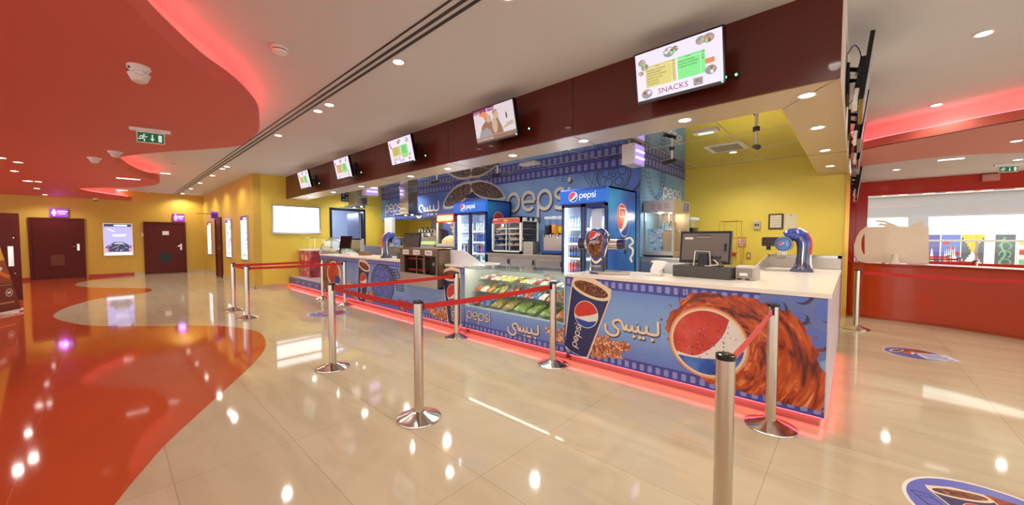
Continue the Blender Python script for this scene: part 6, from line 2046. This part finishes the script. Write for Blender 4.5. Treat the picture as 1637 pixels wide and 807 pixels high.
for lab, (ax, ay), (bx_, by_), z in (('white linear slot light in the red ceiling', (186, 284), (224, 287), ZD), ('white linear slot light in the grey bay before the third red wave', (178, 302.5), (203, 304.5), ZC), ('short white linear light on the grey ceiling by the second red wave', (257, 276.5), (272, 277.5), ZC), ('white linear slot light in the ceiling over the ticket counter', (1500, 256), (1541, 252.5), ZD)):
    A_, B_ = at_z(ax, ay, z), at_z(bx_, by_, z)
    u = (B_ - A_).normalized(); n_ = Vector((-u.y, u.x, 0)) * .035
    b = MB(); b.loft([[A_ + n_ + Vector((0, 0, dz)), A_ - n_ + Vector((0, 0, dz)), B_ - n_ + Vector((0, 0, dz)), B_ + n_ + Vector((0, 0, dz))] for dz in (0, -.01)], LIN)
    o = b.build('linear_light', smooth=0); tag(o, lab, 'ceiling light', 'linear ceiling lights')


def exit_sign(label, A_, B_, z, drop, pw, ph):
    """hanging green running-man sign; A_,B_ ends of the ceiling bar"""
    u = (B_ - A_); L = u.length; u = u.normalized(); n_ = Vector((0, 0, 1)).cross(u)  # towards +... flipped below
    f = Vector((u.y, -u.x, 0))
    root = thing('exit_sign', label, 'exit sign', (0, 0, 0), 0, 'exit signs')
    M_ = (A_ + B_) / 2
    T_ = Matrix(((u.x, -f.x, 0, M_.x), (u.y, -f.y, 0, M_.y), (0, 0, 1, z), (0, 0, 0, 1)))
    b = MB(); b.T = T_; b.box(-L / 2, L / 2, -.03, .03, -.045, 0, WHITE); b.build('ceiling_bar', root, smooth=0, bevel=.006)
    b = MB(); b.T = T_
    b.box(-pw / 2, pw / 2, -.008, .008, -drop - ph, -.045, WHITE); b.build('frame', root, smooth=0)
    G_ = em('exit_green', rgb(20, 120, 70), .35); GW = em('exit_white', (.85, .95, .88), .55)
    b = MB()
    a = Art(b, T_ @ Vector((-pw / 2, -.009, -drop - ph)), u, (0, 0, 1), .0015, N=f)
    m_ = pw * .035
    a.rect(m_, pw - m_, m_, ph - m_, G_, 1)
    k = ph
    c_ = .22 * pw
    a.ell(c_ + .10 * k, .74 * k, .07 * k, .07 * k, GW, 2)
    for st in ([(c_ + .06 * k, .62 * k), (c_ - .03 * k, .42 * k)], [(c_ - .03 * k, .42 * k), (c_ + .12 * k, .32 * k), (c_ + .10 * k, .16 * k)], [(c_ - .03 * k, .42 * k), (c_ - .14 * k, .34 * k), (c_ - .28 * k, .34 * k)], [(c_ + .05 * k, .60 * k), (c_ + .2 * k, .52 * k), (c_ + .28 * k, .58 * k)], [(c_ + .05 * k, .60 * k), (c_ - .12 * k, .62 * k), (c_ - .2 * k, .5 * k)]):
        a.stroke(st, .085 * k, GW, 2)
    a.stroke([(pw * .56, .8 * k), (pw * .56, .3 * k)], .09 * k, GW, 2, caps=False); a.poly([(pw * .56 - .16 * k, .42 * k), (pw * .56, .16 * k), (pw * .56 + .16 * k, .42 * k)], GW, 2)
    a.rect(pw * .77, pw * .90, .18 * k, .80 * k, GW, 2)
    b.build('sign_face', root, smooth=0)


exit_sign('green running-man exit sign hanging from the red dropped ceiling', at_z(207, 202, ZD), at_z(273, 210, ZD), ZD, .05, .28, .145)
exit_sign('green running-man exit sign at the right edge, before the red wall', at_z(1589, 263, ZD), at_z(1636, 260, ZD), ZD, .05, .26, .12)
b = MB(); b.box(-.13, .13, -.07, 0, 0, .16, pm('unit_pinkish', rgb(200, 140, 128), .4)); o = b.build('wall_unit', smooth=0, bevel=.02); p = at_y(1583, 284, YR); o.location = (p.x, YR, p.z - .08); tag(o, 'pale rounded wall unit on the glossy red wall below the exit sign', 'wall unit')

# ================================================================== FAR WALL: SIGNS AND POSTERS
PURP = em('sign_purple', (.30, .05, .62), .9); PURW = em('sign_pink_white', (1.0, .72, 1.0), 1.6); PURD = em('sign_dark_purple', (.10, .02, .2), .6)


def wc_sign(label, y0, y1, z0, z1):
    root = thing('restroom_sign', label, 'sign', (0, 0, 0), 0, 'purple restroom signs')
    b = MB(); b.box(XW, XW + .07, y0, y1, z0, z1, PURD); b.build('box', root, smooth=0)
    b = MB(); b.box(XW + .07, XW + .074, y0 + .005, y1 - .005, z0 + .005, z1 - .005, PURP)
    a = Art(b, (XW + .0745, y0, z0), (0, 1, 0), (0, 0, 1), .002)
    w_, h_ = y1 - y0, z1 - z0
    a.ell(w_ * .24, h_ * .8, h_ * .09, h_ * .09, PURW, 1); a.poly([(w_ * .16, h_ * .68), (w_ * .32, h_ * .68), (w_ * .38, h_ * .35), (w_ * .29, h_ * .35), (w_ * .28, h_ * .1), (w_ * .2, h_ * .1), (w_ * .19, h_ * .35), (w_ * .10, h_ * .35)], PURW, 1)
    a.rect(w_ * .42, w_ * .94, h_ * .58, h_ * .72, PURW, 1); a.rect(w_ * .5, w_ * .86, h_ * .34, h_ * .42, PURW, 1)
    b.build('lit_face', root, smooth=0)
    d_ = bpy.data.lights.new('sign_glow', 'POINT'); d_.energy = 4; d_.color = (.6, .15, 1); d_.shadow_soft_size = .08
    o = bpy.data.objects.new('sign_glow', d_); C.objects.link(o); o.location = (XW + .16, (y0 + y1) / 2, (z0 + z1) / 2)


wc_sign('purple lit restroom sign above the left brown door', -1.46, -1.02, 2.26, 2.56)
wc_sign('purple lit restroom sign above the right brown door with the wheelchair plate', 1.82, 2.19, 2.20, 2.52)
b = MB(); b.box(XW, XW + .04, .86, .92, 1.56, 1.70, WHITE); o = b.build('wall_switch', smooth=0, bevel=.004); tag(o, 'small white switch left of the brown door with the wheelchair plate', 'switch')
root = thing('restroom_sign', 'purple lit blade sign over the narrow door in the poster wall', 'sign', (0, 0, 0), 0, 'purple restroom signs')
b = MB(); b.box(-18.08, -18.02, 2.63, YP, 2.24, 2.44, PURD); b.build('box', root, smooth=0)
b = MB(); b.box(-18.08, -18.02, 2.63, YP - .01, 2.44, 2.50, PURP); b.build('lit_face', root, smooth=0)
b = MB(); b.box(-18.06, -18.04, 2.2, 2.63, 2.40, 2.42, BLACK); b.build('arm', root, smooth=0)
PO_L = em('poster_lavender', (.44, .42, .95), 1.0); PO_W = em('poster_white', (.95, .95, 1), 1.5); PO_D = em('poster_dark', (.05, .05, .12), .7); PO_G = em('poster_grey', (.40, .46, .52), 1.1); PO_P = em('poster_pink', (.7, .3, .5), .9); PO_S = em('poster_pale', (.72, .8, .84), 1.3)


def poster(label, O, U, N, w_, h_, kind):
    root = thing('poster_lightbox', label, 'poster', (0, 0, 0), 0, 'poster light boxes')
    U, N = Vector(U), Vector(N); O = Vector(O)
    T_ = Matrix(((U.x, N.x, 0, O.x), (U.y, N.y, 0, O.y), (0, 0, 1, O.z), (0, 0, 0, 1)))
    b = MB(); b.T = T_; f = .035
    b.box(0, w_, 0, .05, 0, f, STEEL); b.box(0, w_, 0, .05, h_ - f, h_, STEEL); b.box(0, f, 0, .05, f, h_ - f, STEEL); b.box(w_ - f, w_, 0, .05, f, h_ - f, STEEL); b.build('frame', root, smooth=0)
    b = MB(); b.T = T_; b.box(f, w_ - f, 0, .035, f, h_ - f, PO_W); b.T = None
    a = Art(b, T_ @ Vector((f, .0355, f)), U, (0, 0, 1), .0015, N=N)
    W2, H2 = w_ - 2 * f, h_ - 2 * f
    a.rect(0, W2, H2 - .10, H2, PO_D, 1); a.rrect(W2 * .35, W2 * .85, H2 - .075, H2 - .03, .015, PO_W, 2); a.rect(0, W2, 0, .08, PO_W, 1)
    if kind == 'car':
        a.rect(0, W2, .08, H2 - .10, PO_L, 1); a.stroke([(W2 * .3, H2 * .64), (W2 * .78, H2 * .65)], .03, PO_W, 2); a.stroke([(W2 * .34, H2 * .60), (W2 * .74, H2 * .61)], .015, PO_W, 2); a.stroke([(W2 * .12, H2 * .84), (W2 * .36, H2 * .76)], .02, PO_W, 2)
        a.poly([(W2 * .03, H2 * .10), (W2 * .02, H2 * .26), (W2 * .2, H2 * .34), (W2 * .36, H2 * .42), (W2 * .66, H2 * .42), (W2 * .84, H2 * .34), (W2 * .98, H2 * .28), (W2 * .98, H2 * .10)], PO_D, 2)
        a.poly([(W2 * .3, H2 * .35), (W2 * .4, H2 * .40), (W2 * .64, H2 * .40), (W2 * .74, H2 * .34)], PO_G, 3)
        rn = random.Random(1)
        for k in range(26): a.ell(rn.uniform(.06, .94) * W2, rn.uniform(.12, .32) * H2, .018, .012, rn.choice((PO_L, PO_G, PO_W, PO_P)), 3, n=8)
        a.ell(W2 * .06, H2 * .16, .05, .08, PO_P, 4); a.ell(W2 * .95, H2 * .16, .05, .08, PO_P, 4)
    else:
        rn = random.Random(kind); a.rect(0, W2, .08, H2 - .10, PO_S, 1)
        for k in range(22):
            u, v = rn.uniform(.1, .9) * W2, rn.uniform(.12, .85) * H2
            a.splash([(u - .08, v), (u, v + .06), (u + .08, v), (u, v - .07)], rn.choice((PO_G, PO_W, PO_G, PO_P if kind == 2 else PO_S)), 2 + k % 3, k, .02)
        a.rect(W2 * .1, W2 * .9, .10, .16, PO_G, 6)
    b.build('lit_print', root, smooth=0)


poster('lit lavender film poster with a dark car, between the two brown doors', (XW, -.19, .80), (0, 1, 0), (1, 0, 0), .80, 1.27, 'car')
poster('lit poster farthest left on the poster wall, beyond the narrow door', (-20.1, YP, .80), (1, 0, 0), (0, -1, 0), .88, 1.36, 1)
poster('lit pinkish poster just right of the narrow door in the poster wall', (-16.42, YP, .80), (1, 0, 0), (0, -1, 0), .88, 1.36, 2)
poster('lit poster nearest to the corner of the yellow pier', (-14.2, YP, .80), (1, 0, 0), (0, -1, 0), .85, 1.38, 3)

# standing advertising board at the left edge
A_ = Vector((-12.5, -1.275, 0)); u = Vector((.4, -.215, 0)).normalized(); f = Vector((-u.y, u.x, 0))  # u runs out of the picture to the left
if f.x < 0: f = -f
root = thing('standing_board', 'dark red advertising board with yellow top leaning at the left edge of the photo', 'sign board', A_)
b = MB(); sl = Vector((.0, 0, 1))
b.prism([(.05, .06), (1.5, .06), (1.0, 1.95), (.62, 1.95)], (0, 0, 0), u, (0, 0, 1), f, .03, pm('board_maroon', rgb(112, 36, 38), .4))
a = Art(b, f * .031, u, (0, 0, 1), .002, N=f)
def bl(u_, v_): return (u_, v_)
ed = lambda v: .05 + .57 * (v - .06) / 1.89
a.poly([(ed(1.06), 1.06), (1.22, 1.06), (1.0, 1.95), (.62, 1.95)], pm('board_yellow', rgb(226, 176, 60), .4), 1)
a.poly([(ed(.62), .62), (1.35, .62), (1.22, 1.06), (ed(1.06), 1.06)], pm('board_rust', rgb(150, 62, 40), .4), 1)
a.stroke([(ed(.72) + .05, .74), (ed(.72) + .3, .86), (ed(.8) + .5, .84)], .08, pm('board_orange', rgb(214, 110, 50), .4), 2)
a.ell(ed(.9) + .2, .90, .09, .05, P_WHITE, 3)
a.arc(ed(.42) + .14, .42, .07, 0, 360, .014, P_WHITE, 2); a.rrect(ed(.42) + .10, ed(.42) + .18, .395, .445, .01, P_WHITE, 2)
for k in range(7): a.rect(ed(.22) + .10 + .055 * k, ed(.22) + .14 + .055 * k, .21, .245, pm('board_tan', rgb(214, 150, 90), .4), 2)
a.rect(ed(.58) + .02, 1.3, .575, .585, pm('board_tan', rgb(214, 150, 90), .4), 2)
b.build('panel', root, smooth=0)
b = MB(); b.tube([(0, 0, .035) + Vector((0, 0, 0)) if False else Vector((0, 0, .035)), u * 1.55 + Vector((0, 0, .035))], .035, OFFW, 12); b.loft([ell_ring(u * .3 + Vector((0, 0, z)), u, f, .18, .12, 20) for z in (0, .015)], OFFW); b.build('foot', root)

# ================================================================== FLOOR STICKERS
def sticker(label, x, y, r, rot):
    b = MB(); a = Art(b, (x, y, .0), (math.cos(rot), math.sin(rot), 0), (-math.sin(rot), math.cos(rot), 0), .0006)
    a.ell(0, 0, r, r, P_WHITE, 2, n=48); a.ell(0, 0, r * .95, r * .95, PANELB, 3, n=48)
    a.splash([(r * .05, r * .6), (r * .5, r * .6), (r * .78, r * .1), (r * .62, -r * .5), (r * .2, -r * .3), (r * .2, r * .2)], P_SPLASH, 4, 2, r * .04)
    a.ladder([(-r * .75, r * .3), (-r * .65, -r * .1), (-r * .55, -r * .5)], r * .2, P_SHADOW, 4, 5)
    a.cup(-r * .05, -r * .62, r * 1.15, .15, 5, .62, .40)
    o = b.build('floor_sticker', smooth=0, loc=(x, y, .0)); tag(o, label, 'floor sticker', 'round floor stickers')
    return o


sticker('round cup-print floor sticker at the bottom right corner of the photo', .62, 3.16, .37, R(15))
s2_ = sticker('round cup-print floor sticker on the marble before the red ticket counter', .62, 7.02, .30, R(55))
sticker('round cup-print floor sticker between the queue posts before the left counter', -7.62, 2.88, .36, R(75))
b = MB(); b.box(-.16, .16, -.14, .14, .0028, .0046, pm('sticker_note', rgb(206, 208, 226), .5))
a = Art(b, (-.16, -.14, .0046), (1, 0, 0), (0, 1, 0), .0005)
for k in range(4): a.rect(.04, .28 - .03 * (k % 2), .04 + .055 * k, .065 + .055 * k, P_GREYB, 1)
o = b.build('notice_sheet', smooth=0); o.location = (.80, 6.98, .001); o.rotation_euler = (0, 0, R(20)); tag(o, 'pale printed sheet stuck over the round floor sticker before the ticket counter', 'notice')

# ================================================================== TICKET COUNTER AND MALL
front = [(p.x, p.y) for p in catmull([(-.08, 9.62, 0), (.33, 9.50, 0), (1.08, 9.40, 0), (1.86, 9.02, 0), (3.0, 8.4, 0), (5, 7.6, 0), (8, 7.0, 0)], 5)]
root = thing('ticket_counter', 'long curved glossy red ticket counter on the right', 'counter', (0, 0, 0))
RC = pm('red_gloss_counter', rgb(176, 58, 24), .12, var=.06, scale=1.2)
b = MB(); ribbon_wall(b, front, .05, 1.0, .5, RC); back = offset(front, .5)
n = len(front); b.add([(x, y, 1.0) for x, y in front] + [(x, y, 1.0) for x, y in back], [(i, i + 1, n + i + 1, n + i) for i in range(n - 1)], RC); b.build('front_panel', root, smooth=40)
b = MB(); f2_ = offset(front, -.015); bk = offset(front, .55)
b.add([(x, y, 1.0) for x, y in f2_] + [(x, y, 1.03) for x, y in f2_] + [(x, y, 1.0) for x, y in bk] + [(x, y, 1.03) for x, y in bk],
      [f for i in range(n - 1) for f in ((i, i + 1, n + i + 1, n + i), (n + i, n + i + 1, 3 * n + i + 1, 3 * n + i), (2 * n + i, 3 * n + i, 3 * n + i + 1, 2 * n + i + 1), (i, 2 * n + i, 2 * n + i + 1, i + 1))], pm('red_counter_top', rgb(150, 36, 22), .15)); b.build('worktop', root, smooth=40)
b = MB(); ribbon_wall(b, offset(front, .04), 0, .05, .3, pm('orange_red_plinth', rgb(200, 84, 40), .3)); b.build('plinth', root, smooth=40)
K4 = 1315 / 277
YCUT = 9.72
def cp(x, y):
    p = at_y(1360 + x / K4, 270 + y / K4, YCUT); return (p.x, max(p.z, 1.032))
root = thing('cutout_board', 'cream cut-out board shaped like a popcorn tub with a handle on the red counter', 'cut-out', (0, 0, 0))
CRM = pm('cream_board', rgb(236, 224, 196), .5)
main = [cp(*q_) for q_ in ((105, 440), (250, 440), (268, 432), (200, 425), (225, 412), (278, 420), (255, 406), (195, 399), (193, 389), (252, 392), (312, 414), (370, 438), (468, 438), (470, 418), (530, 405), (551, 384), (552, 435), (593, 436), (593, 718), (105, 718))]
b = MB(); b.prism(main, (0, YCUT + .02, 0), (1, 0, 0), (0, 0, 1), (0, -1, 0), .025, CRM); b.build('tub_panel', root, smooth=0)
hd = [cp(*q_) for q_ in ((106, 445), (70, 472), (42, 520), (24, 580), (24, 625), (38, 670), (62, 702), (106, 712), (106, 650), (97, 645), (82, 605), (80, 560), (86, 525), (99, 495), (106, 490))]
b = MB(); b.prism(hd, (0, YCUT + .02, 0), (1, 0, 0), (0, 0, 1), (0, -1, 0), .025, CRM); b.build('handle', root, smooth=0)
b = MB(); b.prism([(.2, 1.032), (.5, 1.032), (.5, 1.3)], (0, YCUT + .02, 0), (0, 1, 0), (0, 0, 1), (1, 0, 0), .03, CRM) if False else b.box(.4, .44, YCUT + .02, YCUT + .2, 1.032, 1.35, CRM); b.build('rear_strut', root, smooth=0)
b = MB(); b.lathe([(.075, 0), (.07, .01), (.045, .10), (.04, .17), (.03, .175)], pm('frosted_plastic', rgb(222, 212, 192), .3)); o = b.build('call_bell_cone'); p = cp(328, 715); o.location = (p[0], 9.62, 1.03); o.name = 'cone_holder'; tag(o, 'small pale cone-shaped holder in front of the cream cut-out board', 'holder')
b = MB()
for k, z in enumerate((1.04, 1.14, 1.24)): b.cyl((0, 0, z), (0, 0, z + .08), .05, CHROME)
o = b.build('cup_stack'); o.location = (.02, 9.95, 0); tag(o, 'shiny stacked canisters half hidden behind the corner of the yellow wall', 'canister')
# shop signs along the top of the mall bulkhead
root = thing('shop_sign', 'strip of small coloured shop signs at the top of the mall view', 'sign', (0, 0, 0))
b = MB(); b.box(-2, 9, 17.5, 17.6, 2.86, 3.0, P_WHITE); a = Art(b, (-2, 17.5, 2.86), (1, 0, 0), (0, 0, 1), .004); rn = random.Random(6); u_ = .1
while u_ < 10.5:
    w2 = rn.uniform(.1, .45); a.rect(u_, u_ + w2, .03, .11, rn.choice((P_VIOLET, P_RED, P_LILAC, P_BLUE, pm('sign_gold', rgb(226, 180, 60), .4))), 1); u_ += w2 + rn.uniform(.05, .3)
b.build('panel', root, smooth=0)
# hoarding panels, balustrade in the mall
YH = 22.0
HC = [pm('hoarding_violet', rgb(96, 90, 170), .6), pm('hoarding_blue', rgb(110, 120, 200), .6), pm('hoarding_slate', rgb(96, 100, 112), .6), pm('hoarding_white', rgb(232, 232, 236), .6), pm('hoarding_green', rgb(120, 190, 140), .6), pm('hoarding_yellow', rgb(236, 190, 50), .6)]


def hoard(label, px0, px1, fn):
    x0, x1 = at_y(px0, 380, YH).x, at_y(px1, 380, YH).x
    b = MB(); b.box(x0, x1, YH, YH + .06, 0, 1.62, fn[0])
    a = Art(b, (x0, YH, 0), (1, 0, 0), (0, 0, 1), .004); fn[1](a, x1 - x0)
    o = b.build('hoarding_panel', smooth=0); tag(o, label, 'hoarding panel', 'coloured hoarding panels')


def f_figs(a, w_):
    rn = random.Random(5)
    for k in range(3): a.ell(w_ * (.25 + .3 * k), 1.3 - .2 * k, .07, .07, P_RED, 1)
    for k in range(7): a.splash([(w_ * .15 + w_ * .1 * k, .3), (w_ * .2 + w_ * .1 * k, rn.uniform(.8, 1.2)), (w_ * .27 + w_ * .1 * k, .3)], HC[3], 2, k, .02)


def f_blocks(a, w_):
    s_ = w_ / 12
    for j in range(6):
        for i in range(j, 12 - j): a.rect(i * s_, (i + 1) * s_, 1.62 - (j + 1) * .11, 1.62 - j * .11, HC[5], 1)
    for j in range(7):
        for i in range(max(0, 5 - j), min(12, 7 + j)): a.rect(i * s_, (i + 1) * s_, .95 - (j + 1) * .09, .95 - j * .09, HC[3] if j < 5 else HC[4], 2)


def f_vine(a, w_):
    a.stroke([(q_.x, q_.y) for q_ in catmull([(w_ * .3, 0), (w_ * .5, .3), (w_ * .25, .6), (w_ * .5, .9), (w_ * .3, 1.2), (w_ * .45, 1.5)], 6)], .05, HC[4], 1)
    for k in range(4): a.arc(w_ * .5, .3 + .3 * k, .13, -60, 200, .03, HC[4], 1)


def f_rows(a, w_):
    for k, c in enumerate((HC[5], HC[4], P_RED, HC[5])): a.rect(.05, w_, .2 + .35 * k, .38 + .35 * k, c, 1)


hoard('narrow violet hoarding panel in the mall, leftmost beside the cream board', 1478, 1503, (HC[0], lambda a, w_: a.splash([(w_ * .4, .3), (w_ * .5, 1.1), (w_ * .7, .3)], HC[3], 1, 1, .02)))
hoard('blue-violet hoarding panel with white shapes and red dots in the mall', 1505.5, 1536, (HC[1], f_figs))
hoard('grey hoarding panel with yellow, white and green square blocks in the mall', 1538, 1574, (HC[2], f_blocks))
hoard('slate hoarding panel with a pale green vine in the mall', 1592, 1624, (HC[2], f_vine))
hoard('hoarding panel with colour bars at the right edge of the mall view', 1627, 1660, (HC[3], f_rows))
root = thing('balustrade', 'glass balustrade with steel handrail in the mall beyond the window', 'balustrade', (0, 0, 0))
b = MB(); b.tube([(-3, 19.0, 1.40), (9, 19.0, 1.40)], .03, STEEL); b.build('handrail', root)
for i in range(7):
    b = MB(); b.box(-2.2 + 1.7 * i, -2.15 + 1.7 * i, 18.98, 19.02, 0, 1.38, STEEL); b.build('baluster', root, smooth=0)
for i in range(6):
    b = MB(); b.box(-2.13 + 1.7 * i, -.53 + 1.7 * i - .02, 18.995, 19.005, .08, 1.33, GLASS); b.build('glass_pane', root, smooth=0)
